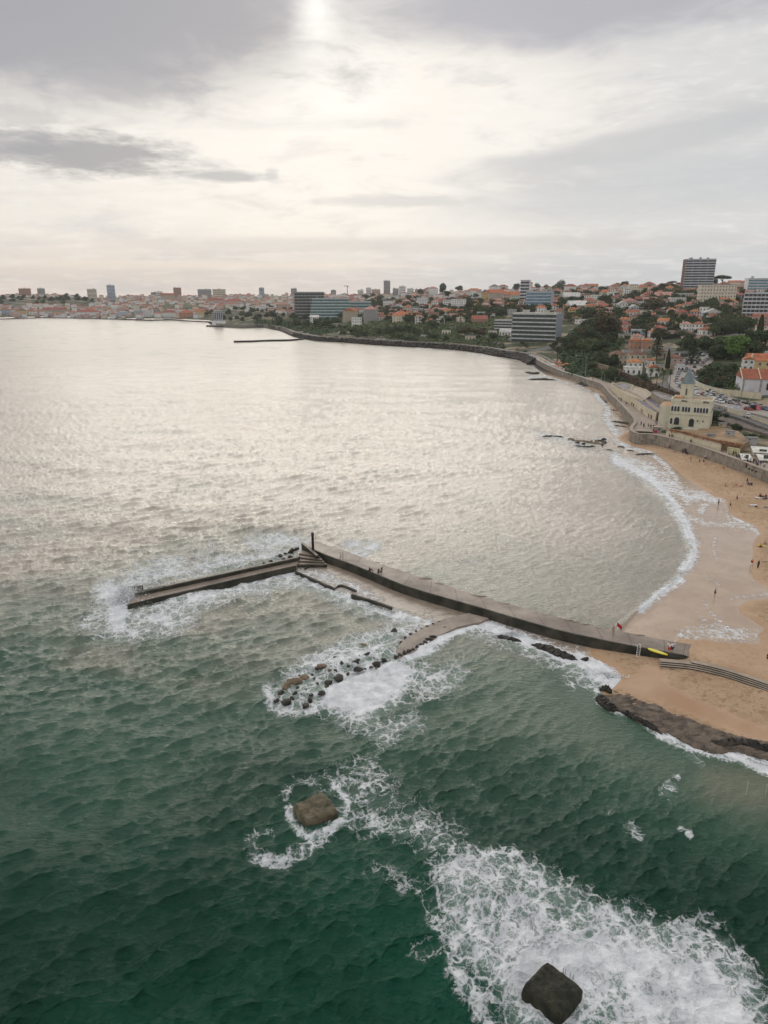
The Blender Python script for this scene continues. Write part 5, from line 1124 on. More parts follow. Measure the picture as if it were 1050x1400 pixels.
# the open ground of the roads and the coast stays free
hc = []
def free(px, py, w, h):
    for x, y, a, b in TAKEN:
        if abs(px-x) < (a+w)*.52 and abs(py-h/2-y) < (b+h)*.34: return False
    return True
top_y = lambda px: np.interp(px, [0, 300, 400, 520, 600, 700, 740, 850, 950, 1050], [405, 403, 402, 401, 399, 397, 389, 391, 390, 386])
bot_y = lambda px: np.interp(px, [0, 200, 283, 300, 400, 480, 600, 700, 780, 860, 930, 1050], [433, 435, 435, 424, 432, 436, 446, 430, 440, 470, 465, 450])
for _ in range(14000):
    px = rt.uniform(-20, 1065); t0_, b0_ = top_y(px), bot_y(px); py = t0_+(b0_-t0_)*rt.random()**1.05
    if any(in_poly(px, py, P) for P in NOGO) or any(in_poly(px, py, w_[0]) for w_ in woods): continue
    p = place(px, py)
    if p is None: continue
    k = mpp(p.x, p.y, p.z); w = rt.uniform(9, 15)/k; h = rt.uniform(4.5, 9)/k
    if px < 430 and rt.random() < .25: h *= 1.3
    green = fbm(np.array([px/26.0]), np.array([py/9.0]))[0]
    if green > .56 and rt.random() < .85 or rt.random() < .16: cand.append((px, py, rt.uniform(6, 11)/k, *km[rt.choice('dddmmoD')], 0)); continue
    if free(px, py, w, h): hc.append((px, py, w, h)); TAKEN.append((px, py-h/2, w*.5, h*.6))
    if len(hc) > 760: break
hc0 = hc; offh = []
for _ in range(700):      # beyond the frame edges the town simply goes on
    px = rt.choice((rt.uniform(-160, -25), rt.uniform(1068, 1300), rt.uniform(1068, 1300))); py = rt.uniform(398, 434) if px < 0 else rt.uniform(388, 560)
    p = hit(px, py)
    if p is None: continue
    k = mpp(p.x, p.y, p.z)
    if rt.random() < .5: cand.append((px, py, .001*rt.uniform(7, 11)/k, *km[rt.choice('dddmoD')], 0))
    else:
        w, h = rt.uniform(10, 15)/k, rt.uniform(5, 9)/k
        if free(px, py, w, h): offh.append((px, py, w, h)); TAKEN.append((px, py-h/2, w*.5, h*.6))
hc.sort(key=lambda t: -t[2]*t[3])
nind = 300-len([o for o in COL.objects if o.get('category') in ('house', 'villa', 'mansion') and not o.parent])-4
sw = ['white']*9+['cream']*3+['pink']*2+['beige']*3+['yellow', 'grey', 'ochre']; sr = ['red']*4+['pink']*3+['orange']*2+['brown', 'grey', 'white']
mass = MB()
massm = [MW('white'), MW('cream'), MW('pink'), MR('red'), MR('pink'), MR('orange'), MR('grey')]
for i, (px, py, w, h) in enumerate(hc+offh):
    rc = rt.choice(sr); rty = 'flat' if rc in ('grey', 'white') else rt.choice(['hip', 'hip', 'gable'])
    if i < nind: house(px, py, w, h, rt.choice(sw), rty, rc, rt.uniform(-.3, .3), far=w < 9)
    else:
        p = place(px, py); k = mpp(p.x, p.y, p.z); W_ = w*k/2; D_ = W_*.8; H_ = h*k; a = rt.uniform(-.4, .4); co, si = math.cos(a), math.sin(a)
        T = lambda x, y, z: (p.x+x*co-y*si, p.y+D_+x*si+y*co, p.z+z)
        mass.cur = rt.choice((0, 0, 0, 1, 2)); mass.prism([T(-W_, -D_, 0)[:2], T(W_, -D_, 0)[:2], T(W_, D_, 0)[:2], T(-W_, D_, 0)[:2]], p.z-3, p.z+H_)
        mass.cur = rt.choice((3, 3, 4, 5, 6)); o_ = .4; c4 = [T(-W_-o_, -D_-o_, H_), T(W_+o_, -D_-o_, H_), T(W_+o_, D_+o_, H_), T(-W_-o_, D_+o_, H_)]; A, B = T(-W_*.3, 0, H_+W_*.4), T(W_*.3, 0, H_+W_*.4)
        for f in ([c4[0], c4[1], B, A], [c4[1], c4[2], B], [c4[2], c4[3], A, B], [c4[3], c4[0], A]): mass.face(f)
if mass.f: tag(mass.build('distant_houses', massm), 'mass of tiny white houses with reddish roofs on the far town hills', 'houses', None, 'stuff')
cand.sort(key=lambda t: -t[2])
ntree = max(0, 294-NT_[0]); wood = MB(); wood.cur = 0; lowp = {}
def low(kind, m):
    if (kind, m) not in lowp:
        cr = PT[kind, m][0][0]; nv = len(cr.polygons); lowp[kind, m] = np.array([v.co[:] for v in cr.vertices]).reshape(-1, 4, 3)[::5]
    return lowp[kind, m]
mi = {'dark': 0, 'mid': 1, 'olive': 2}
for i, (px, py, h, k, m, _) in enumerate(cand):
    if i < ntree: tree(px, py, h, k, m, wide=rt.uniform(.95, 1.35))
    elif i < ntree+1500 or h < .01:
        p = place(px, py); s = (h if h > .01 else h*1000)*mpp(p.x, p.y, p.z)/9; q = low(k, m)*s; c_ = q.mean(1, keepdims=True); q = c_+(q-c_)*2.2
        wood.cur = mi[m]
        for f in q: wood.face([(p.x+v_[0]*1.2, p.y+v_[1]*1.2, p.z+v_[2]) for v_ in f])
if wood.f: tag(wood.build('distant_trees', [LM_['dark'], LM_['mid'], LM_['olive']]), 'dark far trees merging between the houses of the town', 'trees', None, 'stuff')
print('HOUSES', len(hc), 'individual', nind, 'TREES', NT_[0], 'cand', len(cand))
# low scrub covering the slopes (ivy, hedging, undergrowth)
def scrub(name, P, n, s, m, label, hpx=3):
    b = MB(); rr = np.random.default_rng(n)
    x0, x1 = min(p[0] for p in P), max(p[0] for p in P); y0, y1 = min(p[1] for p in P), max(p[1] for p in P); c_ = 0
    while c_ < n:
        px, py = rr.uniform(x0, x1), rr.uniform(y0, y1)
        if not in_poly(px, py, P): continue
        c_ += 1; p = place(px, py); k = mpp(p.x, p.y, p.z); r = s*k
        for _ in range(9):
            d = Vector(rr.normal(size=3)); d.z = abs(d.z); d.normalize(); q = p+Vector((d.x*r*1.5, d.y*r*1.5, d.z*r*.9)); a = d.orthogonal().normalized(); a.rotate(Matrix.Rotation(rr.random()*6.28, 3, d)); w = d.cross(a); e = r*.55*(.6+.7*rr.random())
            b.face([q-a*e-w*e*.6, q+a*e-w*e*.8, q+a*e*.8+w*e, q-a*e*.7+w*e*.8])
    return tag(b.build(name, m), label, 'undergrowth', None, 'stuff')
scrub('undergrowth', [(775,512),(765,480),(785,450),(815,440),(845,470),(840,500),(862,522),(800,516)], 900, 3.2, LM_['dark'], 'dense dark undergrowth covering the cliff between hotel and terrace')
scrub('undergrowth', [(470,436),(560,428),(600,440),(690,430),(695,468),(600,470),(480,458)], 1300, 2.3, LM_['mid'], 'green undergrowth between the houses above the coast road')
scrub('undergrowth', [(950,515),(970,498),(1012,502),(1014,540),(985,538),(958,530)], 500, 3.0, LM_['dark'], 'dark undergrowth filling the park inside the curved wall')
scrub('undergrowth', [(440,458),(480,450),(560,455),(605,466),(690,478),(690,472),(600,455),(560,450),(470,446),(350,438),(350,444)], 800, 2.2, LM_['dark'], 'dark scrub along the low cliff above the coast road')
scrub('undergrowth', [(930,485),(925,470),(990,463),(1060,462),(1060,496),(1000,494),(960,484)], 500, 2.8, LM_['dark'], 'dark undergrowth around the bright green tree')
# ------------------------------------------------------------------ sea wall, promenade, roads
def world_line(pts, z=None, k=4):
    out = []
    for px, py in pts:
        p = hit(px, py) if z is None else W3(px, py, z); out.append(p)
    return dens(out, k)
def ribbon(name, line_, half, m, dz=.12, label=None, cat=None, kind='structure', z=None):
    b = MB(); L = []; Rr = []
    for i, p in enumerate(line_):
        t = (line_[min(i+1, len(line_)-1)]-line_[max(0, i-1)]); t.z = 0; t.normalize(); n = Vector((-t.y, t.x, 0))*half
        zz = max(tz(p.x+n.x*s_, p.y+n.y*s_) for s_ in (-1, -.5, 0, .5, 1))+dz if z is None else z
        L.append(Vector((p.x+n.x, p.y+n.y, zz))); Rr.append(Vector((p.x-n.x, p.y-n.y, zz)))
    o = strip(L, Rr, min(q.z for q in L)-3).build(name, m); return tag(o, label, cat, None, kind), L, Rr
def wall_on(name, line_, th, hgt, m, label, cat='wall', cap=None, z=None, base=None):
    b = MB(); L, Rr = [], []
    for i, p in enumerate(line_):
        t = (line_[min(i+1, len(line_)-1)]-line_[max(0, i-1)]); t.z = 0; t.normalize(); n = Vector((-t.y, t.x, 0))*th/2
        zt = (p.z+hgt) if z is None else z
        L.append(Vector((p.x+n.x, p.y+n.y, zt))); Rr.append(Vector((p.x-n.x, p.y-n.y, zt)))
    r = empty(name, line_[len(line_)//2], 0, label, cat); o_ = -Vector(r.location); bz_ = min(q.z for q in L)-hgt-4 if base is None else base
    strip([q+o_ for q in L], [q+o_ for q in Rr], bz_+o_.z).build('wall_body', m, r)
    if cap:
        u = Vector((0, 0, .16)); g = 1.35
        strip([(q+(q-w_)*.18)+u+o_ for q, w_ in zip(L, Rr)], [(w_+(w_-q)*.18)+u+o_ for q, w_ in zip(L, Rr)], 0).build('coping', cap, r) if False else None
        b = MB()
        for i in range(len(L)-1):
            A, B, C_, D_ = [x+u+o_ for x in (L[i]+(L[i]-Rr[i])*.15, L[i+1]+(L[i+1]-Rr[i+1])*.15, Rr[i+1]+(Rr[i+1]-L[i+1])*.15, Rr[i]+(Rr[i]-L[i])*.15)]; v_ = Vector((0, 0, .15))
            for f in ([A, B, C_, D_], [A-v_, B-v_, B, A], [D_, C_, C_-v_, D_-v_]): b.face(f)
        b.build('coping', cap, r)
    return r
M_stone = mat('sea_wall_stone', (.27, .24, .205), .9, .5, .3, bump=.8, dirt=(.08, .07, .06), bscale=1.5)
M_prom = mat('promenade_paving', (.36, .30, .25), .85, .2, .12, dirt=(.25, .21, .18)); M_asph = mat('asphalt', (.075, .075, .078), .9, .2, .2, dirt=(.12, .115, .11)); M_pave = mat('pavement_slabs', (.33, .30, .27), .9, .4, .15)
M_cream = mat('cream_render', (.60, .54, .40), .85, .3, .10, dirt=(.38, .33, .25)); M_creamw = mat('cream_villa', (.60, .575, .46), .8, .4, .08, dirt=(.42, .40, .31)); M_roofg = mat('roof_felt', (.27, .255, .25), .9, .3, .3, dirt=(.16, .15, .17)); M_rail = mat('pale_rail', (.5, .5, .5), .5)
edge_px = [(1300,775),(1120,686),(1050,658),(1000,638),(950,620),(895,605),(870,603),(861,596),(867,584),(858,571),(846,558),(834,546),(822,532),(806,526),(790,520),(765,512),(740,500),(722,490),(690,485),(665,480.5),(620,475.4),(570,472.4),(520,469.6),(480,466.6),(440,464.6),(418,461.5),(400,457),(388,451.5),(362,446.8),(330,447.4),(296,445.2)]
EW = [W3(*p, BZ) for p in edge_px]
def inset(P, dist, z):
    out = []
    for i, p in enumerate(P):
        t = P[min(i+1, len(P)-1)]-P[max(0, i-1)]; t.z = 0; t.normalize(); n = Vector((t.y, -t.x, 0)); out.append(Vector((p.x+n.x*dist, p.y+n.y*dist, z)))
    return out
# the town polygon runs with land on its right hand; inset > 0 goes inland
EWd = dens(EW, 6)
i1 = 6*8                      # beach wall up to the bend
segs = [(0, i1, 'stone sea wall of dark masonry along the back of the sandy beach', PROM+.05), (i1, 6*13, 'stone sea wall curving under the promenade bend', PROM+.05), (6*13, 6*17, 'tall dark sea wall on the point left of the bathing houses', PROM+.05), (6*17, 6*30, 'low sea wall carrying the coast road round the far bay', PROM+1.2)]
for a, b, lab, z in segs:
    P = EWd[a:b+1]; w0 = inset(P, -.25, z+.55); w1 = inset(P, .75, z+.55); r = empty('sea_wall', P[len(P)//2], 0, lab, 'sea wall', 'sea walls'); o_ = -Vector(r.location)
    strip([q+o_ for q in w0], [q+o_ for q in w1], -1.5-r.location.z).build('wall_body', M_stone, r)
    m = MB(); c0 = inset(P, -.38, z+.72); c1 = inset(P, .85, z+.72)
    for i in range(len(P)-1):
        v_ = Vector((0, 0, -.165))
        for f in ([c0[i], c0[i+1], c1[i+1], c1[i]], [c0[i]+v_, c0[i+1]+v_, c0[i+1], c0[i]], [c1[i], c1[i+1], c1[i+1]+v_, c1[i]+v_]): m.face([q+o_ for q in f])
    m.build('coping', M_prom if a < 6*13 else M_conc, r)
P = EWd[:6*30+1]; A = inset(P, .6, PROM+.12); B = inset(P, 7.5, PROM+.12)
tag(strip(A, B, PROM-3).build('promenade', M_prom), kind='structure')
# coast road on the far bay
P2 = EWd[6*16:6*29]; tag(strip(inset(P2, 9.2, PROM+.35), inset(P2, 24, PROM+.6), PROM-3).build('coast_road', M_asph), kind='structure')
for j, (a_, hh) in enumerate(((9.0, .9), (25.0, 2.2))):
    w0 = inset(P2, a_, PROM+hh); w1 = inset(P2, a_+.4, PROM+hh); r = empty('parapet_wall', P2[20], 0, ['low pale wall between the promenade and the coast road','pale retaining wall on the inland side of the coast road'][j], 'wall'); o_ = -Vector(r.location)
    strip([q+o_ for q in w0], [q+o_ for q in w1], PROM-3-r.location.z).build('wall_body', M_conc, r)
# rock armour along the far wall
rp = MB(); rr = np.random.default_rng(4)
ico = bmesh.new(); bmesh.ops.create_icosphere(ico, subdivisions=1, radius=1); IV = np.array([v.co[:] for v in ico.verts]); IF = [tuple(v.index for v in f.verts) for f in ico.faces]; ico.free()
P = EWd[6*17-4:6*26]
for i in range(1500):
    q = P[int(rr.integers(len(P)-1))].lerp(P[int(rr.integers(len(P)-1))], 0) ; j = int(rr.integers(len(P)-1)); q = P[j].lerp(P[j+1], rr.random()); t = (P[j+1]-P[j]).normalized(); n = Vector((t.y, -t.x, 0)); u = rr.random()
    wd_ = 7 if j < 40 else 4
    c_ = q-n*(.3+wd_*u)+Vector((0, 0, -1+(1-u)*3.6)); s = .7+.8*rr.random(); V = IV*(s*(.7+.6*rr.random(3)))*(.85+.3*rr.random((len(IV), 1))); rp.raw([(c_.x+v[0], c_.y+v[1], c_.z+v[2]) for v in V], IF)
tag(rp.build('rock_armour', M_rockd), 'band of dark armour rocks along the foot of the coast road wall', 'rocks', None, 'stuff')
# thin jetty far out, and the harbour spur
for name, pts, half, z, lab in (('jetty', [(320,468),(345,467.5),(370,466.5),(395,466),(415,464.5)], 1.6, 1.6, 'long thin dark jetty reaching left into the far bay'), ('jetty', [(283,446.5),(300,446.8),(330,447),(352,447.5)], 5, 2.2, 'low stone quay below the grey harbour tower')):
    L = [W3(*p, 0) for p in pts]; r = empty(name, L[2], 0, lab, 'jetty'); o_ = -Vector(r.location)
    L = dens(L, 3); strip([q+o_+Vector((0, half, z)) for q in L], [q+o_+Vector((0, -half, z)) for q in L], -2).build('deck', M_rockd, r)
    strip([q+o_+Vector((0, half*.85, z+.25)) for q in L], [q+o_+Vector((0, -half*.3, z+.25)) for q in L], z-.2).build('walkway', M_conc, r)
# harbour tower
p = place(299, 443); k = mpp(p.x, p.y, p.z); r = empty('harbour_tower', p, .1, 'grey cylindrical tower with vertical windows on a white base by the far quay', 'tower')
MB().tube((0, 0, 0), (0, 0, 17*k), 6.2*k, 6*k, 20).build('shaft', mat('lilac_grey', (.38,.38,.42), .7), r); MB().tube((0, 0, 17*k), (0, 0, 18*k), 6.8*k, 6.8*k, 20).build('roof_slab', M_conc, r)
MB().box(-8*k, 9*k, -7.5*k, 6*k, -3, 4*k).build('base', MW('white'), r)
for a in (-.9, -.45, 0, .45, .9): MB().box(-.6*k, .6*k, -.2, .1, 6*k, 15*k).build('window', M_glass, r, (math.sin(a)*6.15*k, -math.cos(a)*6.15*k, 0))
# ---- streets with kerbs
road_line = world_line([(1010,478),(985,483),(966,487),(952,496),(943,508),(938,518),(939,528),(950,537),(972,546),(1002,555),(1050,567),(1120,584)])
road, RL, RR_ = ribbon('road', road_line, 6.5, M_asph, .2)
kerb, _, _ = ribbon('pavement', road_line, 8.6, M_pave, .07)
m_line = mat('road_paint', (.75, .75, .72), .7)
pt = MB()
for i in range(2, len(road_line)-2, 2):
    a, b = (RL[i]+RR_[i])/2, (RL[i+1]+RR_[i+1])/2; t = (b-a).normalized(); n = Vector((-t.y, t.x, 0))*.08; u = Vector((0, 0, .03)); b = a+(b-a)*.6
    pt.face([a-n+u, b-n+u, b+n+u, a+n+u])
tag(pt.build('road_marking', m_line), kind='structure')
st_line = world_line([(936,515),(927,523),(919,532),(914,541),(908,538)]) ; ribbon('side_street', st_line, 6.0, mat('worn_street', (.17,.165,.16), .9), .16)
car_park = world_line([(950,487),(962,483),(980,484)]); ribbon('car_park', car_park, 13, M_asph, .14)
lr_line = world_line([(975,556),(1000,566),(1050,584),(1120,605)]); ribbon('lower_road', lr_line, 3.6, mat('worn_asphalt', (.14,.135,.13), .9), .2)
rail_ln = world_line([(985,573),(1010,581),(1050,592),(1110,610)]); ribbon('railway_bed', rail_ln, 3.0, mat('ballast', (.17,.14,.12), .95, 1.0, .4), .14)
for s_ in (-1.4, .1, 1.5):
    b = MB(); 
    for i in range(len(rail_ln)-1):
        a, c_ = rail_ln[i], rail_ln[i+1]; t = (c_-a); t.z = 0; t.normalize(); n = Vector((-t.y, t.x, 0)); z0, z1 = tz(a.x, a.y)+.5, tz(c_.x, c_.y)+.5
        A, B = Vector((a.x, a.y, z0))+n*s_, Vector((c_.x, c_.y, z1))+n*s_; b.face([A-n*.06, B-n*.06, B+n*.06, A+n*.06])
    tag(b.build('rail', M_iron), ['seaward steel rail of the railway track','middle steel rail of the railway track','inland steel rail of the railway track'][int(s_ > -1)+int(s_ > 1)], 'rail', 'railway rails')
wall_on('park_wall', world_line([(946,516),(944,521),(950,528),(965,535),(985,540),(1010,542.5),(1040,546)]), .5, 2.6, M_cream, 'tall pale curved retaining wall round the park beside the road', cap=M_conc)
wall_on('garden_wall', world_line([(975,558),(985,561),(1010,570),(1050,583)], k=3), .35, 2.0, M_cream, 'pink beige wall between the lower road and the railway', cap=M_conc)
wall_on('stone_wall', world_line([(812,505),(835,512),(850,517)], k=3), 1.0, 4.5, mat('old_stone', (.24,.18,.13), .9, .6, .25, bump=.6), 'old brown stone wall stepping down behind the promenade trees')
# long clipped hedge behind the bathing houses
hp = world_line([(850,517),(862,522),(880,530),(900,538),(918,545),(932,551)], k=8); hd = MB(); rr = np.random.default_rng(6)
for _ in range(5200):
    i = int(rr.integers(len(hp)-1)); q = hp[i].lerp(hp[i+1], rr.random()); d = Vector(rr.normal(size=3)).normalized(); c_ = q+Vector((rr.uniform(-1.1, 1.1), rr.uniform(-1.1, 1.1), rr.uniform(0, 3.4))); a = d.orthogonal().normalized(); w_ = d.cross(a); e = .14+.2*rr.random(); hd.face([c_-a*e-w_*e, c_+a*e-w_*e, c_+a*e+w_*e, c_-a*e+w_*e])
hdr = empty('hedge', hp[len(hp)//2], 0, 'long brown clipped hedge running behind the flat roofed bathing houses', 'hedge')
o = hd.build('foliage', LM_['brown'], hdr); o.location = -Vector(hdr.location)
hw = MB()
for i in range(len(hp)-1):
    a, b = hp[i], hp[i+1]; t = (b-a).normalized(); n = Vector((-t.y, t.x, 0)); o_ = -Vector(hdr.location)
    for s_ in (-.9, .9): hw.face([q+o_ for q in (a+n*s_-Vector((0,0,2)), b+n*s_-Vector((0,0,2)), b+n*s_+Vector((0,0,3)), a+n*s_+Vector((0,0,3)))])
    hw.face([q+o_ for q in (a-n*.9+Vector((0,0,3)), b-n*.9+Vector((0,0,3)), b+n*.9+Vector((0,0,3)), a+n*.9+Vector((0,0,3)))])
hw.build('branches', LM_['brown'], hdr)
# ---- bathing houses: low flat roofed range behind the promenade
def polyhouse(name, pts, ztop, zb, wm, rm, label, cat='building', parapet=.6):
    P3 = [W3(x, y, ztop) for x, y in pts]; r = empty(name, (P3[0].x, P3[0].y, zb), 0, label, cat); q = [(p.x-P3[0].x, p.y-P3[0].y) for p in P3]
    MB().prism(q, -3, ztop-zb).build('wall', wm, r)
    c = (sum(x for x, _ in q)/len(q), sum(y for _, y in q)/len(q)); qi = []
    for x, y in q: v = Vector((c[0]-x, c[1]-y, 0)); v = v.normalized()*min(.5, v.length*.2); qi.append((x+v.x, y+v.y))
    MB().prism(qi, ztop-zb+.003, ztop-zb+.12).build('roof', rm, r)
    b = MB()
    for i in range(len(q)):
        a0, a1, b0, b1 = q[i], q[(i+1) % len(q)], qi[i], qi[(i+1) % len(q)]; z0, z1 = ztop-zb+.002, ztop-zb+parapet
        b.face([(*a0, z0), (*a1, z0), (*a1, z1), (*a0, z1)]); b.face([(*a0, z1), (*a1, z1), (*b1, z1), (*b0, z1)]); b.face([(*b1, z0), (*b0, z0), (*b0, z1), (*b1, z1)])
    b.build('parapet', wm, r); return r, q
zr = 6.9
polyhouse('bathing_house', [(836,527),(850,523.5),(866,528),(861,535),(846,534)], zr-.6, PROM, M_cream, M_roofg, 'first low cream bathing house with a flat roof at the promenade bend')
polyhouse('bathing_house', [(846,534.5),(861,535.5),(866,529),(884,534),(892,541),(880,548),(862,543)], zr-.3, PROM, M_cream, mat('sand_roof2', (.42,.36,.29), .9), 'second long bathing house with a sandy flat roof behind the cream wall')
polyhouse('bathing_house', [(862,544),(880,549),(892,542),(906,549),(908,560),(897,566),(884,560)], zr-.8, PROM, M_cream, mat('lilac_roof', (.22,.20,.235), .9, .3, .3), 'third bathing house with purple grey roof sheets near the spire villa')
polyhouse('pump_house', [(890,538),(895,535),(920,543),(918,549),(907,548)], zr+1.8, PROM, mat('brown_render', (.30,.255,.205), .9, .4, .2), M_roofg, 'taller brown grey box building between the hedge and the bathing houses')
wall_on('promenade_wall', [W3(*p, PROM) for p in [(836,532),(846,539),(858,545),(871,551),(884,560),(896,570),(907,580),(913,590)]], .5, 3.6, M_cream, 'cream wall lining the promenade in front of the flat roofed bathing houses', cap=M_prom)
wall_on('promenade_wall', dens([W3(*p, PROM) for p in [(911,597),(935,604),(960,611),(984,618)]], 4), .6, 2.35, M_cream, 'long cream retaining wall behind the promenade below the spire villa', cap=M_prom)
wall_on('promenade_wall', dens([W3(*p, PROM) for p in [(994,621),(1002,622.5),(1010,624)]], 4), .6, 2.3, mat('yellow_green_render', (.52,.50,.30), .85), 'short yellowish wall right of the steps opening in the long cream wall')
# raised garden behind the wall
gp = [(912,588),(935,594),(962,601),(988,608),(1012,612),(1025,605),(1010,592),(985,585),(968,585),(955,590),(930,590)]
G3 = [W3(x, y-2.2, 5.65) for x, y in gp]; b = MB().prism([(p.x, p.y) for p in G3], 2, 5.65); tag(b.build('garden_terrace', mat('garden_soil', (.34,.24,.15), .95, .15, .3, dirt=(.22,.12,.05))), kind='structure')
scr = MB(); rr = np.random.default_rng(8); gl = dens([W3(x, y-1.5, 5.7) for x, y in [(918,591),(940,596),(962,602),(985,607),(1010,611)]], 6)
for _ in range(1500):
    i = int(rr.integers(len(gl)-1)); q = gl[i].lerp(gl[i+1], rr.random())+Vector((rr.normal()*.6, rr.normal()*.7, rr.random()*.5)); d = Vector(rr.normal(size=3)).normalized(); a = d.orthogonal().normalized(); w_ = d.cross(a); e = .1+.15*rr.random(); scr.face([q-a*e-w_*e, q+a*e-w_*e, q+a*e+w_*e, q-a*e+w_*e])
tag(scr.build('garden_border', leafmat('rusty_plants', (.20,.09,.03), (.32,.17,.06))), 'rust brown planting along the top of the long cream wall', 'plants', None, 'stuff')
# ------------------------------------------------------------------ villa with the spire
vz = 5.85; A = W3(913.5, 581, vz); B = W3(968.5, 585.5, vz); d_ = B-A; vw = d_.length; rz = math.atan2(d_.y, d_.x); vh = 8.6
vr = empty('spire_villa', (A+B)/2, rz, 'cream seaside villa with two rows of arches and a grey pointed corner spire', 'villa'); hw_ = vw/2
MB().box(-hw_, hw_, 0, 11, -4, vh).build('wall', M_creamw, vr)
b = MB(); 
for x0, x1, y0, y1 in ((-hw_-.1, hw_+.1, -.1, .3), (-hw_-.1, hw_+.1, 10.8, 11.1), (-hw_-.1, -hw_+.3, .3, 10.8), (hw_-.3, hw_+.1, .3, 10.8)): b.box(x0, x1, y0, y1, vh+.002, vh+.9)
b.build('parapet', M_creamw, vr); MB().box(-hw_+.3, hw_-.3, .3, 10.8, vh+.003, vh+.15).build('roof', mat('warm_terrace', (.50,.38,.28), .9), vr)
MB().box(-hw_-.15, hw_+.15, -.18, -.003, 4.15, 4.4).build('string_course', M_creamw, vr)
for x in (-6.4,-5.3,-4.2,  -2.5,-1.45,-.4,  1.7,2.75,3.8,4.85,5.9): put_window(vr, x*vw/14.4, 0, 5.1, 0, .95, 1.9, 'arched_window', arch=True, frame=M_white)
for x, w_, h_, z in ((-6.3, .9, 2.2, .5), (-4.3, 2.0, 2.9, .3), (-1.4, 2.2, 2.9, 0), (1.0, 2.0, 3.1, 0), (3.1, .6, .7, 1.9), (5.0, .6, .7, 1.9)): put_window(vr, x*vw/14.4, 0, z, 0, w_, h_, 'arched_window' if h_ > 1 else 'window', arch=h_ > 1, frame=M_creamw, **({'glass': M_cream} if x == -1.4 else {}))
for y in (2, 4.5, 7, 9.3):
    put_window(vr, -hw_, y, 5.1, -PI/2, .95, 1.9, 'arched_window', arch=True, frame=M_white); put_window(vr, hw_, y, 5.1, PI/2, .95, 1.9, 'arched_window', arch=True, frame=M_white)
tx, ty = -hw_+3.9, 8.8
tw = MB().box(tx-2, tx+2, ty-2, ty+2, vh, vh+5.2).build('spire_tower', M_creamw, vr)
MB().box(tx-2.2, tx+2.2, ty-2.2, ty+2.2, vh+5.202, vh+5.5).build('cornice', M_creamw, tw)
sp_ = MB(); z0, z1 = vh+5.5, vh+11.2; c4 = [(tx-2.25, ty-2.25, z0), (tx+2.25, ty-2.25, z0), (tx+2.25, ty+2.25, z0), (tx-2.25, ty+2.25, z0)]
for i in range(4): sp_.face([c4[i], c4[(i+1) % 4], (tx, ty, z1)])
sp_.face(c4[::-1]); sp_.build('spire', mat('slate_blue', (.17,.215,.225), .6, .8, .2), tw); MB().tube((tx, ty, z1-.2), (tx, ty, z1+.9), .06, .03, 6).build('finial', M_iron, tw)
put_window(tw, tx, ty-2, vh+1.6, 0, .6, 2.4, arch=True)
MB().box(-hw_+.8, -hw_+3.2, 3, 7, vh+.15, vh+1.3).build('skylight', mat('orange_terrace', (.50,.30,.18), .9), vr)
# left wing
lw = MB().box(-hw_-3.8, -hw_-.003, 1.5, 12, -4, 6.6).build('left_wing', M_creamw, vr); MB().box(-hw_-3.5, -hw_-.2, 1.8, 11.7, 6.603, 6.7).build('terrace', mat('orange_terrace', (.5,.3,.18)), lw)
for y in (2.6, 4.4, 6.2, 8.0): put_window(lw, -hw_-3.8, y, 4.2, -PI/2, .8, 1.5)
MB().box(-hw_+4.5, hw_-3.2, -2.2, -.2, -4, -.5).build('stair_base', M_creamw, vr)
for x in (-3.2, 3.9):
    lg = MB()
    for k in range(7): lg.box(x+k*.28, x+k*.28+.18, -.16, -.13, vh+.1-.05*abs(k-3), vh+.55+.1*math.sin(k))
    # wrought iron letters too small to read: kept as a scroll
    lg.build('wall_ornament', M_iron, vr)
# ------------------------------------------------------------------ church
A = W3(1013, 541, 11.0); A = hit(1013, 543); k = mpp(A.x, A.y, A.z); cw = 46*k; chh = 25*k; ch = empty('church', A, -.28, 'white walled church with red tiled gable roofs and stone corner strips', 'church')
MB().box(0, cw, 0, 16, -5, chh).build('wall', mat('church_white', (.60,.60,.64), .8, .3, .06, dirt=(.45,.44,.46)), ch)
for x in (-.15, 21*k): MB().box(x, x+.7, -.15, .0, -5, chh+.3).build('corner_strip', mat('grey_stone_trim', (.3,.28,.28), .8), ch)
rf = MB()
for x0, x1 in ((-.4, 21*k), (21*k+.02, cw+.4)): rf.face([(x0, -.5, chh-.1), (x1, -.5, chh-.1), (x1, 8, chh+3.6), (x0, 8, chh+3.6)]); rf.face([(x1, 16.5, chh-.1), (x0, 16.5, chh-.1), (x0, 8, chh+3.6), (x1, 8, chh+3.6)])
rf.face([(-.4, -.5, chh-.1), (-.4, 8, chh+3.6), (-.4, 16.5, chh-.1)]); rf.face([(cw+.4, 16.5, chh-.1), (cw+.4, 8, chh+3.6), (cw+.4, -.5, chh-.1)])
rfo = rf.build('roof', mat('church_tiles', (.30,.105,.065), .85, .6, .25, bump=.3), ch)
for x in (-.5, 21*k): MB().tube((x, -.6, chh), (x, 8, chh+3.8), .22, .22, 6).build('gable_ridge', M_cream, rfo)
put_window(ch, 31*k, 0, chh*.42, 0, 1.3, 3.2, arch=True); MB().box(9*k, 13*k, -.12, -.002, -1, chh*.55).build('side_door', mat('pale_door', (.5,.5,.52), .7), ch)
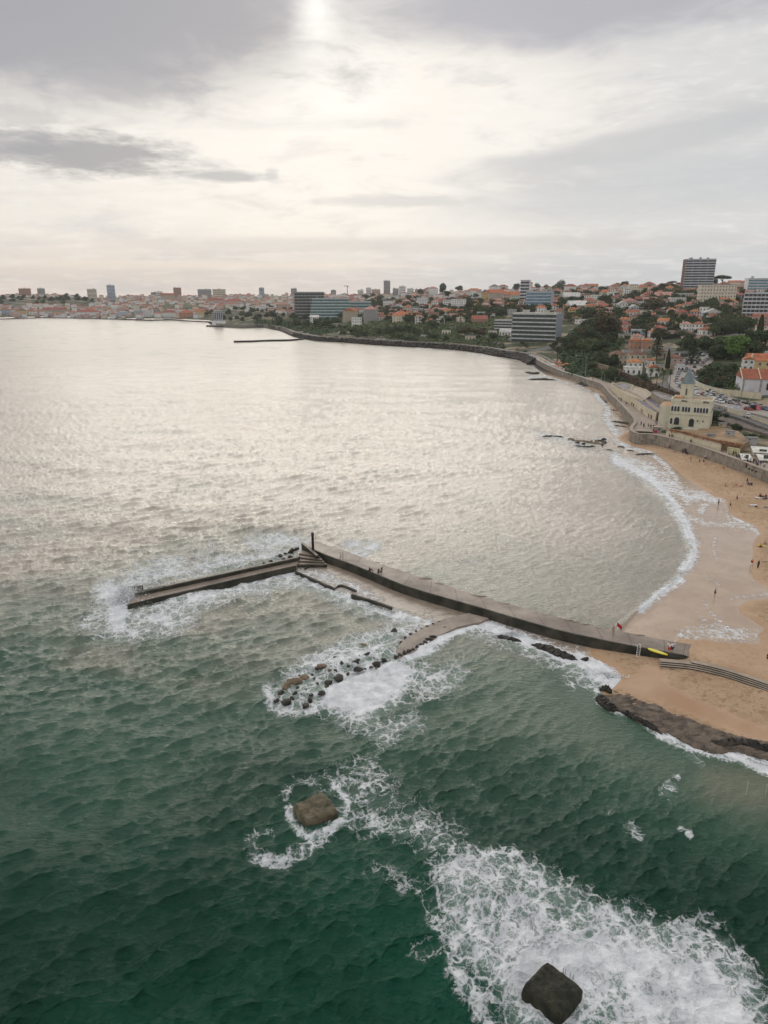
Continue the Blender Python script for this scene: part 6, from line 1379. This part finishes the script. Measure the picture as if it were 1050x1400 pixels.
# advertising panel with its red figure, kiosk and hoarding beside the road
p = hit(1032, 566); k = mpp(p.x, p.y, p.z); r = empty('advertising_panel', p, -.1, 'dark roadside billboard with a pink red end bearing a pale curled figure', 'billboard')
MB().box(-7.5*k, 0, -.15, .15, 3*k, 12*k).build('board', M_iron, r); MB().box(0.02, 6.2*k, -.18, .18, 1.5*k, 12*k).build('red_panel', mat('red_panel', (.55,.14,.16), .6), r)
for x in (-6*k, 5*k): MB().tube((x, 0, -1), (x, 0, 3*k), .12, .12, 8).build('leg', M_iron, r)
b = MB(); cx, cz = 3.1*k, 6.7*k
pts = [(1.6, 3.2), (-1.3, 3.2), (-1.3, .9), (.6, 1.0), (1.5, .1), (1.5, -1.6), (.5, -2.6), (-1.5, -2.6)]
for (x0, z0_), (x1, z1_) in zip(pts[:-1], pts[1:]): b.tube((cx+x0*k, -.22, cz+z0_*k), (cx+x1*k, -.22, cz+z1_*k), .22*k, .22*k, 6)
b.build('figure', mat('pale_pink', (.75,.5,.5), .6), r)
p = hit(1004.5, 565); k = mpp(p.x, p.y, p.z); r = empty('hoarding', p, 0, 'white rectangular hoarding on short legs beside the garden hedge', 'hoarding'); MB().box(-6.5*k, 6.5*k, -.1, .1, 1.4*k, 10.5*k).build('panel', mat('lilac_white', (.62,.62,.68), .6), r)
for x in (-5, -2, 1, 4): MB().box(x*k, x*k+.2, -.1, .1, -1, 1.4*k).build('leg', M_white, r)
# beach bar at the right edge
for px, py, w, h, lab, m_ in ((1042,624,22,9,'white awning roofed beach bar at the right edge of the promenade','white'),(1020,632,10,7,'small white kiosk with a slanted roof left of the beach bar','cream'),(1046,632,14,6,'green white sun canopy in front of the beach bar','green')):
    p = W3(px, py, PROM); k = mpp(p.x, p.y, p.z); r = empty('beach_bar', p, -.35, lab, 'kiosk'); W_ = w*k/2; MB().box(-W_, W_, 0, 5, -1, h*k*.75).build('wall', MW(m_), r)
    rf = MB(); rf.face([(-W_-.4, -1.6, h*k*.72), (W_+.4, -1.6, h*k*.72), (W_+.4, 5.3, h*k), (-W_-.4, 5.3, h*k)]); rf.face([(-W_-.4, 5.3, h*k-.15), (W_+.4, 5.3, h*k-.15), (W_+.4, -1.6, h*k*.72-.15), (-W_-.4, -1.6, h*k*.72-.15)]); rf.face([(-W_-.4, -1.6, h*k*.72-.15), (W_+.4, -1.6, h*k*.72-.15), (W_+.4, -1.6, h*k*.72), (-W_-.4, -1.6, h*k*.72)]); rf.build('awning', mat('awning_white', (.62,.61,.55), .7), r)
    put_window(r, 0, 0, 1, 0, W_*.9, 1.3)
# ruined walls and sheds in the garden
for px, py, w, h, c_, lab in ((998,596,11,6,'grey','roofless grey brick shed in the garden right of the spire villa'),(1028,603,14,4,'grey','low grey concrete block behind the garden bushes'),(972,597,10,3,'grey','dark low shed roof at the right foot of the spire villa'),(1015,556,10,5,'white','small pale bus shelter beside the road below the park wall'),(988,583,10,4,'beige','small pale flat roof in the garden behind the villa')):
    p = W3(px, py, 5.7); k = mpp(p.x, p.y, p.z); r = empty('garden_shed', p, -.3, lab, 'shed'); MB().box(-w*k/2, w*k/2, 0, w*k*.5, -3, h*k).build('wall', MW(c_), r); MB().box(-w*k/2-.2, w*k/2+.2, -.2, w*k*.5+.2, h*k+.002, h*k+.2).build('roof', M_roofg, r); put_window(r, -w*k*.2, 0, h*k*.3, 0, .7, h*k*.4)
for i, (px, py, h, w) in enumerate(((1018,597,5,1.5),(1028,597,6,1.7),(1040,598,5,1.6),(982,566,7,1.5),(992,570,7,1.5))): tree(px, py, h, 'bush', 'dark', None, None, w)
# cafe with orange parasols by the promenade
for i, (px, py) in enumerate(((756,503),(762,505),(768,504),(774,502),(765,500),(759,500))):
    p = hit(px, py); r = empty('parasol', p, 0, '%s %s cafe parasol from the left under the brown palm' % (ORD(i), 'orange' if i != 0 else 'cream'), 'parasol', 'cafe parasols'); b = MB(); n = 8
    for j in range(n): a0_, a1_ = 2*PI*j/n, 2*PI*(j+1)/n; b.face([(1.9*math.cos(a0_), 1.9*math.sin(a0_), 2.3), (1.9*math.cos(a1_), 1.9*math.sin(a1_), 2.3), (0, 0, 3.1)])
    b.build('canopy', mat('orange_canvas', (.50,.18,.08), .8) if i else MW('cream'), r); MB().tube((0, 0, -.3), (0, 0, 3.1), .05, .05, 6).build('pole', M_rail, r)
# tower crane on the skyline, and a mast
p = place(475, 404); k = mpp(p.x, p.y, p.z); r = empty('tower_crane', p, .4, 'thin tower crane standing on the middle skyline', 'crane'); MB().box(-.7, .7, -.7, .7, 0, 14*k).build('mast', M_iron, r); MB().box(-5*k, 2*k, -.6, .6, 14*k, 14*k+1.4).build('jib', M_iron, r); MB().box(1.4*k, 2*k, -.9, .9, 14*k-3, 14*k-.01).build('counterweight', M_conc, r)
# ------------------------------------------------------------------ cars
M_tyre = mat('tyre', (.02, .02, .02), .9); M_lamp = mat('lamp_glass', (.6, .6, .6), .2); CARC = dict(white=(.62,.62,.62), silver=(.33,.34,.36), black=(.02,.02,.022), grey=(.12,.125,.13), red=(.30,.03,.025), blue=(.03,.07,.18))
def car_proto(cn):
    r = empty('parked_car', (0, 0, 0)); prof = [(-2.1, .35), (2.1, .35), (2.15, .75), (1.2, .92), (-1.75, .95), (-2.12, .85)]
    cab = [(1.2, .92), (.55, 1.42), (-1.15, 1.44), (-1.75, .95)]
    def ex(P, hw2, hw3=None):
        m = MB(); n = len(P); hw3 = hw3 or [hw2]*n
        m.raw([(x, -w_, z) for (x, z), w_ in zip(P, hw3)]+[(x, w_, z) for (x, z), w_ in zip(P, hw3)], [tuple(range(n)), tuple(range(n, 2*n))[::-1]]+[(i, n+i, n+(i+1) % n, (i+1) % n) for i in range(n)]); return m
    ex(prof, .86, [.82, .82, .8, .84, .84, .8]).build('body', mat('car_'+cn, CARC[cn], .25, 1, .05), r)
    ex(cab, .78, [.8, .62, .62, .8]).build('window_band', M_glass, r); ex([(.5, 1.425), (.45, 1.47), (-1.1, 1.49), (-1.12, 1.442)], .63).build('roof', mat('car_'+cn, CARC[cn]), r)
    for x in (-1.3, 1.3):
        for s_ in (-1, 1): MB().tube((x, s_*.66, .32), (x, s_*.88, .32), .32, .32, 12).build('wheel', M_tyre, r)
    for s_ in (-.55, .55): MB().box(2.1, 2.17, s_-.15, s_+.15, .58, .7).build('headlight', M_lamp, r)
    return r
protos = {c: car_proto(c) for c in CARC}; used_c = set(); rc_ = random.Random(3)
def car(p, rz, px, py, where='car'):
    c = rc_.choice(['white']*4+['silver']*3+['black']*3+['grey']*2+['red', 'blue'])
    if c in used_c: o = copy_tree(protos[c], None, p, rz)
    else: used_c.add(c); o = protos[c]; o.location = p; o.rotation_euler = (0, 0, rz)
    later(o, '%s %s' % (c, where), px, py, 'car', 'cars on and beside the curved road')
for i in range(1, len(road_line)-1):
    for lane in (-4.6, -1.7, 1.7, 4.6):
        if rc_.random() < (.62 if abs(lane) > 3 or i < 20 else .4):
            a = (RL[i]+RR_[i])/2; b = (RL[i+1]+RR_[i+1])/2 if i+1 < len(RL) else a; t = (b-a).normalized(); n = Vector((-t.y, t.x, 0)); q = a+n*lane+t*rc_.uniform(-1.5, 1.5); q.z = a.z+.02; X, Y = pxof(q.x, q.y, q.z); car(q, math.atan2(t.y, t.x)+(PI if lane > 0 else 0), X, Y, 'car on the curved road')
cp0, cp1 = car_park[0], car_park[-1]
for row in range(4):
    for c in range(7):
        if rc_.random() < .7:
            q = cp0.lerp(cp1, (c+.5)/7)+Vector((0, -9+row*6, 0)); q.z = tz(q.x, q.y)+.5; X, Y = pxof(q.x, q.y, q.z)
            if 940 < X < 990: car(q, PI/2+rc_.uniform(-.1, .1), X, Y, 'car parked in the open lot')
for i in range(3, len(lr_line)-2, 3):
    q = lr_line[i].copy(); q.z = max(tz(q.x, q.y), tz(q.x+2, q.y))+.45; t = (lr_line[i+1]-lr_line[i]).normalized(); X, Y = pxof(q.x, q.y, q.z); car(q, math.atan2(t.y, t.x), X, Y, 'car on the lower road')
for i in range(14):
    j = int(10+i*4.2); q = inset(P2, 13+4*(i % 2), PROM+.65)[min(j, len(P2)-1)]; t = (P2[min(j+1, len(P2)-1)]-P2[j-1]).normalized(); X, Y = pxof(q.x, q.y, q.z); car(q, math.atan2(t.y, t.x), X, Y, 'car on the far coast road')
for c in CARC:
    if c not in used_c:
        for ch in list(protos[c].children): bpy.data.objects.remove(ch)
        bpy.data.objects.remove(protos[c])
# street lamps
def lamp(p, h, lab):
    r = empty('street_lamp', p, 0, lab, 'street lamp', 'street lamps'); MB().tube((0, 0, -.5), (0, 0, h), .09, .05, 6).build('post', M_rail, r); MB().tube((0, 0, h), (1.0, 0, h+.15), .045, .04, 6).build('arm', M_rail, r); MB().box(.9, 1.5, -.12, .12, h+.08, h+.2).build('lamp_head', M_iron, r)
for i, (px, py, h) in enumerate(((800,516,17),(822,524,15),(826,522,14),(968,551,16),(993,560,20),(1013,600,11),(1022,562,18),(690,484,9),(650,478,8),(840,528,12))):
    p = hit(px, py); 
    if p.z < 3: p.z = PROM
    lamp(p, h*mpp(p.x, p.y, p.z), '%s street lamp counted from the left along the coast' % ORD([690,650,800,822,826,840,968,993,1013,1022].index(px) if px not in (690, 650) else (1 if px == 690 else 0)))
# ------------------------------------------------------------------ people
SKIN = mat('skin', (.42, .25, .17), .6, 3, .08); HAIR = mat('hair', (.035, .022, .015), .7, 8, .2)
CL = dict(black=(.02,.02,.022), navy=(.03,.04,.10), white=(.68,.68,.68), red=(.42,.03,.03), grey=(.16,.16,.17), blue=(.08,.16,.35), beige=(.40,.32,.22), green=(.06,.14,.07), pink=(.5,.2,.25), yellow=(.6,.5,.06))
def skinned(name, joints, bones, m, sub=1):
    """joints: name -> (x,y,z,r); bones: pairs. one continuous surface through the Skin modifier"""
    names = list(joints); me = bpy.data.meshes.new(name); me.from_pydata([joints[n][:3] for n in names], [(names.index(a), names.index(b)) for a, b in bones], [])
    o = bpy.data.objects.new(name, me); COL.objects.link(o); md = o.modifiers.new('s', 'SKIN'); md.use_smooth_shade = True
    for i, n in enumerate(names):
        r = joints[n][3]; sv = me.skin_vertices[0].data[i]; sv.radius = (r, r) if not hasattr(r, '__len__') else r; sv.use_root = (i == 0)
    if sub: s2 = o.modifiers.new('u', 'SUBSURF'); s2.levels = sub; s2.render_levels = sub
    dg = bpy.context.evaluated_depsgraph_get(); dg.update(); ev = bpy.data.meshes.new_from_object(o.evaluated_get(dg)); ev.name = name
    bpy.data.objects.remove(o); ev.materials.clear(); ev.materials.append(m); return ev
def rig(pose):
    # default standing figure 1.72 m, facing -Y
    J = dict(pelvis=(0,0,.95), belly=(0,0,1.10), chest=(0,0,1.32), neck=(0,0,1.49), head=(0,-.01,1.60), crown=(0,.0,1.70))
    for s, n in ((-1, 'l'), (1, 'r')):
        J['sh'+n] = (s*.18, 0, 1.42); J['el'+n] = (s*.25, .02, 1.13); J['wr'+n] = (s*.27, -.05, .88); J['ha'+n] = (s*.27, -.08, .79)
        J['hi'+n] = (s*.10, 0, .90); J['kn'+n] = (s*.11, -.02, .49); J['an'+n] = (s*.11, .02, .09); J['to'+n] = (s*.12, -.15, .03)
    if pose == 'walk':
        J.update(knl=(-.10,-.17,.50), anl=(-.10,-.24,.10), tol=(-.10,-.40,.07), knr=(.10,.03,.49), anr=(.10,.30,.16), tor=(.10,.18,.03), ell=(-.24,.12,1.14), wrl=(-.23,.10,.90), hal=(-.23,.07,.81), elr=(.24,-.06,1.14), wrr=(.23,-.22,.95), har=(.22,-.29,.90))
    if pose in ('flag', 'wave'):
        J.update(elr=(.36,-.12,1.36), wrr=(.33,-.24,1.58), har=(.32,-.27,1.66))
        if pose == 'flag': J.update(knl=(-.13,-.08,.50), anl=(-.20,-.10,.09), tol=(-.22,-.26,.03), anr=(.16,.12,.09), tor=(.17,-.04,.03))
    if pose == 'point': J.update(elr=(.42,-.05,1.38), wrr=(.64,-.08,1.40), har=(.73,-.09,1.41), ell=(-.38,-.02,1.30), wrl=(-.55,-.1,1.45), hal=(-.6,-.13,1.53))
    if pose == 'sit':
        J = {k: (x, y+.12, z-.80) for k, (x, y, z) in J.items()}
        for s, n in ((-1, 'l'), (1, 'r')): J['hi'+n] = (s*.10,.08,.12); J['kn'+n] = (s*.13,-.28,.42); J['an'+n] = (s*.12,-.55,.08); J['to'+n] = (s*.12,-.68,.04); J['el'+n] = (s*.27,.02,.36); J['wr'+n] = (s*.2,-.2,.42); J['ha'+n] = (s*.16,-.27,.44)
    if pose == 'lie':
        J = {k: (x, (z-.9), .12-y*.5) for k, (x, y, z) in J.items()}
    return J
RAD = dict(pelvis=.135, belly=.12, chest=(.15,.125), neck=.055, head=.095, crown=.07, sh=.065, el=.042, wr=.03, ha=.035, hi=.085, kn=.058, an=.04, to=.03)
def rad(n): return RAD[n] if n in RAD else RAD[n[:2]]
BON = [('pelvis','belly'),('belly','chest'),('chest','neck'),('neck','head'),('head','crown')]+[p for n in 'lr' for p in (('chest','sh'+n),('sh'+n,'el'+n),('el'+n,'wr'+n),('wr'+n,'ha'+n),('pelvis','hi'+n),('hi'+n,'kn'+n),('kn'+n,'an'+n),('an'+n,'to'+n))]
def grow(J, keep, extra): return {k: (*J[k], tuple(q+extra for q in rad(k)) if hasattr(rad(k), '__len__') else rad(k)+extra) for k in keep}
PM = {}
for pose in ('stand', 'walk', 'flag', 'point', 'sit', 'lie'):
    J = rig(pose); allk = ['pelvis']+[k for k in J if k != 'pelvis']
    body = skinned('body', {k: (*J[k], rad(k)) for k in allk}, BON, SKIN)
    sk = ['pelvis','belly','chest','shl','shr','ell','elr']; mid = {k: J[k] for k in sk}
    shirt = skinned('shirt', grow(J, sk, .02), [('pelvis','belly'),('belly','chest'),('chest','shl'),('chest','shr'),('shl','ell'),('shr','elr')], SKIN)
    tk = ['pelvis','hil','hir','knl','knr','anl','anr']; tro = skinned('trousers', grow(J, tk, .022), [('pelvis','hil'),('pelvis','hir'),('hil','knl'),('hir','knr'),('knl','anl'),('knr','anr')], SKIN)
    shk = ['pelvis','hil','hir','knl','knr']; sho = skinned('shorts', grow(J, shk, .026), [('pelvis','hil'),('pelvis','hir'),('hil','knl'),('hir','knr')], SKIN)
    h, c_ = Vector(J['head']), Vector(J['crown']); b_ = h-(Vector(J['head'])-Vector(J['neck']))*.0
    d = (c_-h).normalized(); bk = Vector((0, .035, 0)) if pose != 'lie' else Vector((0, 0, -.03))
    hair = skinned('hair', {'a': (*(h+bk), .098), 'b': (*(c_+bk*.6), .082)}, [('a', 'b')], HAIR)
    PM[pose] = (body, shirt, tro, sho, hair)
def person(px, py, pose, top, bottom, label, rz=None, z=None, group=None, shorts=False, bare=False, scale=1.0):
    p = hit(px, py) if z is None else W3(px, py, z)
    if z is None and in_poly(px, py, PROMP) : p = W3(px, py, PROM+.12)
    r = empty('person', p, rz if rz is not None else random.uniform(0, 6.28), label, 'person', group); r.scale = (scale,)*3
    body, sh, tr, so, ha = PM[pose]; link('body', body, r); link('hair', ha, r)
    for nm, me, col, on in (('shirt', sh, top, not bare), ('shorts' if shorts else 'trousers', so if shorts else tr, bottom, True)):
        if not on: continue
        o = link(nm, me, r); o.material_slots[0].link = 'OBJECT'; o.material_slots[0].material = mat('cloth_'+col, CL[col], .9, 6, .1)
    return r
PROMP = [(836,531),(822,527),(818,521),(700,478),(706,474),(770,500),(838,527),(870,551),(905,590),(985,619),(1100,660),(1120,682),(1050,654),(1000,634),(950,617),(895,603),(870,601),(861,596),(867,584),(858,571),(846,558)]
pz = 1.22
fl = person(838, 869, 'flag', 'red', 'beige', 'person in shorts walking along the pier holding up a red flag', rz=.5, z=pz, shorts=True, bare=True)
f = empty('red_flag', fl.location+Vector((.30, -.10, 1.2)), 0, 'red flag on a pole held by the person on the pier', 'flag'); MB().tube((0, 0, 0), (.12, 0, 1.05), .018, .015, 6).build('pole', M_rail, f)
fm = MB(); g = [[Vector((.12+.11*j*1, .05*math.sin(j*1.3), 1.05-.15*i-.10*j)) for j in range(8)] for i in range(5)]
for i in range(4):
    for j in range(7): fm.face([g[i][j], g[i][j+1], g[i+1][j+1], g[i+1][j]])
fm.build('cloth', mat('flag_red', (.45, .02, .03), .8), f, None, True)
person(914.5, 893, 'point', 'white', 'red', 'person in white shirt and dark red shorts standing left at the pier end', rz=2.6, z=pz, shorts=True, group=None)
person(918.5, 892.5, 'point', 'white', 'navy', 'person in white shirt with an arm stretched right at the pier end', rz=.2, z=pz, shorts=True)
bo = empty('surfboard', W3(899, 891.5, pz+.06), -.72, 'bright yellow rescue board lying on the pier beside the two people', 'board'); P = [(math.cos(t)*1.45, math.sin(t)*.33*(1-.25*math.cos(t))) for t in [i*2*PI/20 for i in range(20)]]
MB().prism(P, 0, .12).build('hull', mat('yellow_foam', (.72, .60, .02), .5, 2, .05), bo); MB().box(-1.0, 1.0, -.03, .03, .122, .135).build('stripe', M_white, bo)
# ladders
def ladder(px, py, z, h, lab, m, rz=.35):
    r = empty('ladder', W3(px, py, z), rz, lab, 'ladder', 'ladders on the pier')
    for x in (-.28, .28): MB().tube((x, 0, -1.1), (x, 0, h), .035, .035, 6).tube((x, 0, h), (x, .5, h-.1), .035, .035, 6).build('stile', m, r)
    for k in range(5): MB().tube((-.28, 0, -.9+k*.35), (.28, 0, -.9+k*.35), .025, .025, 6).build('rung', m, r)
ladder(873, 890, 1.2, .95, 'white bathing ladder on the dark side wall near the yellow board', M_white)
ladder(467, 763, 1.2, 1.1, 'dark metal ladder rails near the pier head, second from the beacon post', M_iron); ladder(472, 765, 1.2, 1.0, 'dark metal ladder rails just right of the taller pair near the pier head', M_rail)
person(506, 781, 'sit', 'black', 'black', 'person in black crouching on the wet pier near its head', rz=2, z=pz); person(518, 783, 'sit', 'navy', 'black', 'person sitting left of another on the pier, dark clothes', rz=1, z=pz); person(522, 784, 'stand', 'black', 'grey', 'person standing beside the seated one on the pier', rz=1, z=pz, scale=.8)
# bathers and strollers
BP = [ # px, py, pose, top, bottom, shorts, label
 (982,691,'stand','black','black',0,'wader in black standing in the foam at the edge of the swash'),(1007,685,'walk','grey','navy',1,'person walking on sand above the wader in black'),(998,694,'walk','beige','black',1,'child like figure on the wet sand between two others'),
 (977,816,'stand','grey','black',1,'lone person standing on the wet sand in the middle of the cove'),(1027,776,'walk','red','white',1,'person in red top walking on the sand at the right'),(1036,777,'stand','black','black',0,'person in black standing right of the one in red'),
 (1048,914,'walk','black','black',0,'person in black walking at the picture edge above the beach steps'),(944,631,'stand','beige','beige',1,'small figure standing alone on the upper sand'),(956,634,'walk','grey','black',1,'person walking on the upper sand left of a seated pair'),(962,632,'sit','black','grey',1,'person in black seated beside the white towel'),
 (964,629,'stand','white','black',1,'person in white standing behind the seated pair'),(989,643,'stand','beige','red',1,'person alone in the middle of the sandy slope'),(1021,661,'stand','black','navy',1,'left one of two standing near the dark towel pile'),(1024,661,'sit','white','navy',1,'person in white seated next to the two standing'),(1027,663,'sit','black','black',1,'person in black seated on the towels right of the white one'),
 (992,665,'sit','beige','beige',1,'person sitting on the sand left of two lying ones'),(1005,663,'lie','red','beige',1,'person lying on sand, reddish top, left of two'),(1013,665,'lie','beige','red',1,'person lying on sand, pale top, right of two'),(1039,679,'sit','black','black',1,'first of three seated in black at the right beach edge'),(1043,679,'lie','grey','black',1,'second of three at the right beach edge, lying'),(1047,680,'sit','black','navy',1,'third of three seated at the right beach edge'),
 (1034,693,'lie','black','black',1,'person in black lying beside a white towel'),(869,601,'sit','black','black',1,'left one of two sitting at the foot of the sea wall bend'),(877,604,'sit','black','navy',1,'right one of two sitting at the foot of the sea wall bend'),(915,612,'sit','red','black',1,'person in red sitting against the sea wall'),
 (933,620,'stand','black','black',0,'first of four in black by the sea wall'),(935,619,'stand','black','grey',0,'second of four in black by the sea wall'),(937,620,'stand','navy','black',0,'third of four by the sea wall, navy top'),(939,621,'sit','black','black',0,'fourth of four by the sea wall, seated'),
 (1020,640,'stand','black','black',0,'person in black leaning at the sea wall by the right steps'),(1024,643,'sit','black','green',0,'person in black seated below the right steps'),(1028,644,'sit','grey','black',0,'person in grey seated below the right steps'),(1033,646,'sit','black','black',0,'person farthest right seated below the right steps'),
 (1040,748,'sit','yellow','black',1,'person with a yellow towel on the sand at the right'),(1046,744,'sit','beige','beige',1,'person in beige seated right of the yellow towel')]
for px, py, pose, t_, b_, sh, lab in BP: person(px, py, pose, t_, b_, lab, shorts=bool(sh), group='people on the beach')
PP = [(866,547,4,'walking at the far end of the bathing houses'),(849,549,3,'strolling near the promenade bend'),(864,556,5,'in the row along the cream wall'),(880,565,3,'beside the bathing house corner'),(891,573,3,'left of the villa wing'),(885,585,6,'in the group on the wide promenade corner'),(899,588,3,'at the souvenir stall'),(917,600,2,'below the villa bush'),(951,608,4,'on the promenade below the long cream wall'),(985,617,2,'at the opening in the cream wall'),(1003,625,5,'near the beach bar'),(1015,630,5,'at the beach bar counter'),(1030,634,5,'right of the beach bar'),(785,510,5,'under the ivy cliff'),(770,505,4,'by the parasols'),(806,519,4,'on the sea wall walk'),(745,496,3,'on the far promenade'),(1040,640,4,'on the promenade at the right edge')]
rp_ = random.Random(21)
for px, py, n, where in PP:
    for i in range(n):
        t_, b_ = rp_.choice(['black','navy','white','grey','red','blue','beige','black','black']), rp_.choice(['black','navy','grey','beige','black'])
        x_, y_ = px+rp_.uniform(-1.5, 1.5)+(i-n/2)*3.2, py+(i-n/2)*.9+rp_.uniform(-1.3, 1.3)
        person(x_, y_, rp_.choice(['stand','walk','walk']), t_, b_, '%s person from left, %s top, %s' % (ORD(i), t_, where), group='people on the promenade')
# souvenir stall with its red front, towels, sticks
p = W3(899, 592, PROM+.12); r = empty('stall', p, -.4, 'small grey and red stall standing on the promenade before the villa', 'stall'); MB().box(-1.2, 1.2, -.6, .6, 0, 2.2).build('cabin', MW('grey'), r); MB().box(-1.5, 1.5, -1.1, .7, 2.203, 2.35).build('roof', MW('pink'), r); MB().box(-1.15, -.1, -.75, -.603, .1, 1.1).build('counter', mat('red_counter', (.45, .03, .06), .6), r); put_window(r, .4, -.6, 1.0, 0, 1.0, .9)
for i, (px, py, c_, s_) in enumerate(((1030,691,'white',1.0),(1024,662,'navy',.9),(966,634,'pink',.9),(1036,681,'white',.9),(1041,747,'yellow',.8),(1046,682,'navy',.8),(1004,664,'beige',.8),(1048,694,'grey',.8))):
    o = MB(); q = hit(px, py); 
    for a in range(6):
        for b in range(3): o.face([(s_*(-.9+a*.3), s_*(-.45+b*.3), .05+.02*math.sin(a*2+b)), (s_*(-.6+a*.3), s_*(-.45+b*.3), .05+.02*math.sin(a*2+2+b)), (s_*(-.6+a*.3), s_*(-.15+b*.3), .05+.02*math.sin(a*2+3+b)), (s_*(-.9+a*.3), s_*(-.15+b*.3), .05+.02*math.sin(a*2+1+b))])
    o = o.build('beach_towel', mat('cloth_'+c_, CL[c_], .9), None, q+Vector((0, 0, .08))); o.rotation_euler = (0, 0, i*.7); tag(o, '%s towel spread on the sand, %s counted from the left' % (c_, ORD([966,1004,1024,1030,1036,1041,1046,1048].index(px))), 'towel', 'towels on the sand')
# hollows, weed lines and driftwood on the beach
for i, (px, py, w) in enumerate(((925,618,10),(930,621,7),(1046,768,9),(1035,761,5),(925,917,5),(920,915,4),(978,641,5),(1020,650,5),(1000,655,4))):
    q = hit(px, py); o = link('beach_stone', random.choice(RKB), None, q); k = w*mpp(q.x, q.y)*.5; o.scale = (k, k*.8, k*.18); tag(o, ['flat brown stone showing in the sand under the sea wall','second flat stone in the sand under the sea wall','long flat stone in the sand at the right edge','small stone in the sand left of the long flat one','small clump in the sand below the beach steps','smaller clump left in the sand below the beach steps','small stone in the sand mid slope','small stone high on the sand at the right','small stone left of the seated bathers'][i], 'stone')
# haze: one closed box of thin even air
hz = MB().box(-4300, 4300, -300, 4750, -8, 150).build('haze', None); hz.data.materials.clear(); mh, nt = new_mat('haze_air')
vol = nt.node('ShaderNodeVolumePrincipled', None, Color=(.97, .97, .98), Density=HAZE, Anisotropy=.2); o_ = nt.t.nodes.new('ShaderNodeOutputMaterial'); nt.t.links.new(vol.outputs[0], o_.inputs['Volume']); hz.data.materials.append(mh); tag(hz, kind='stuff')
resolve_labels()
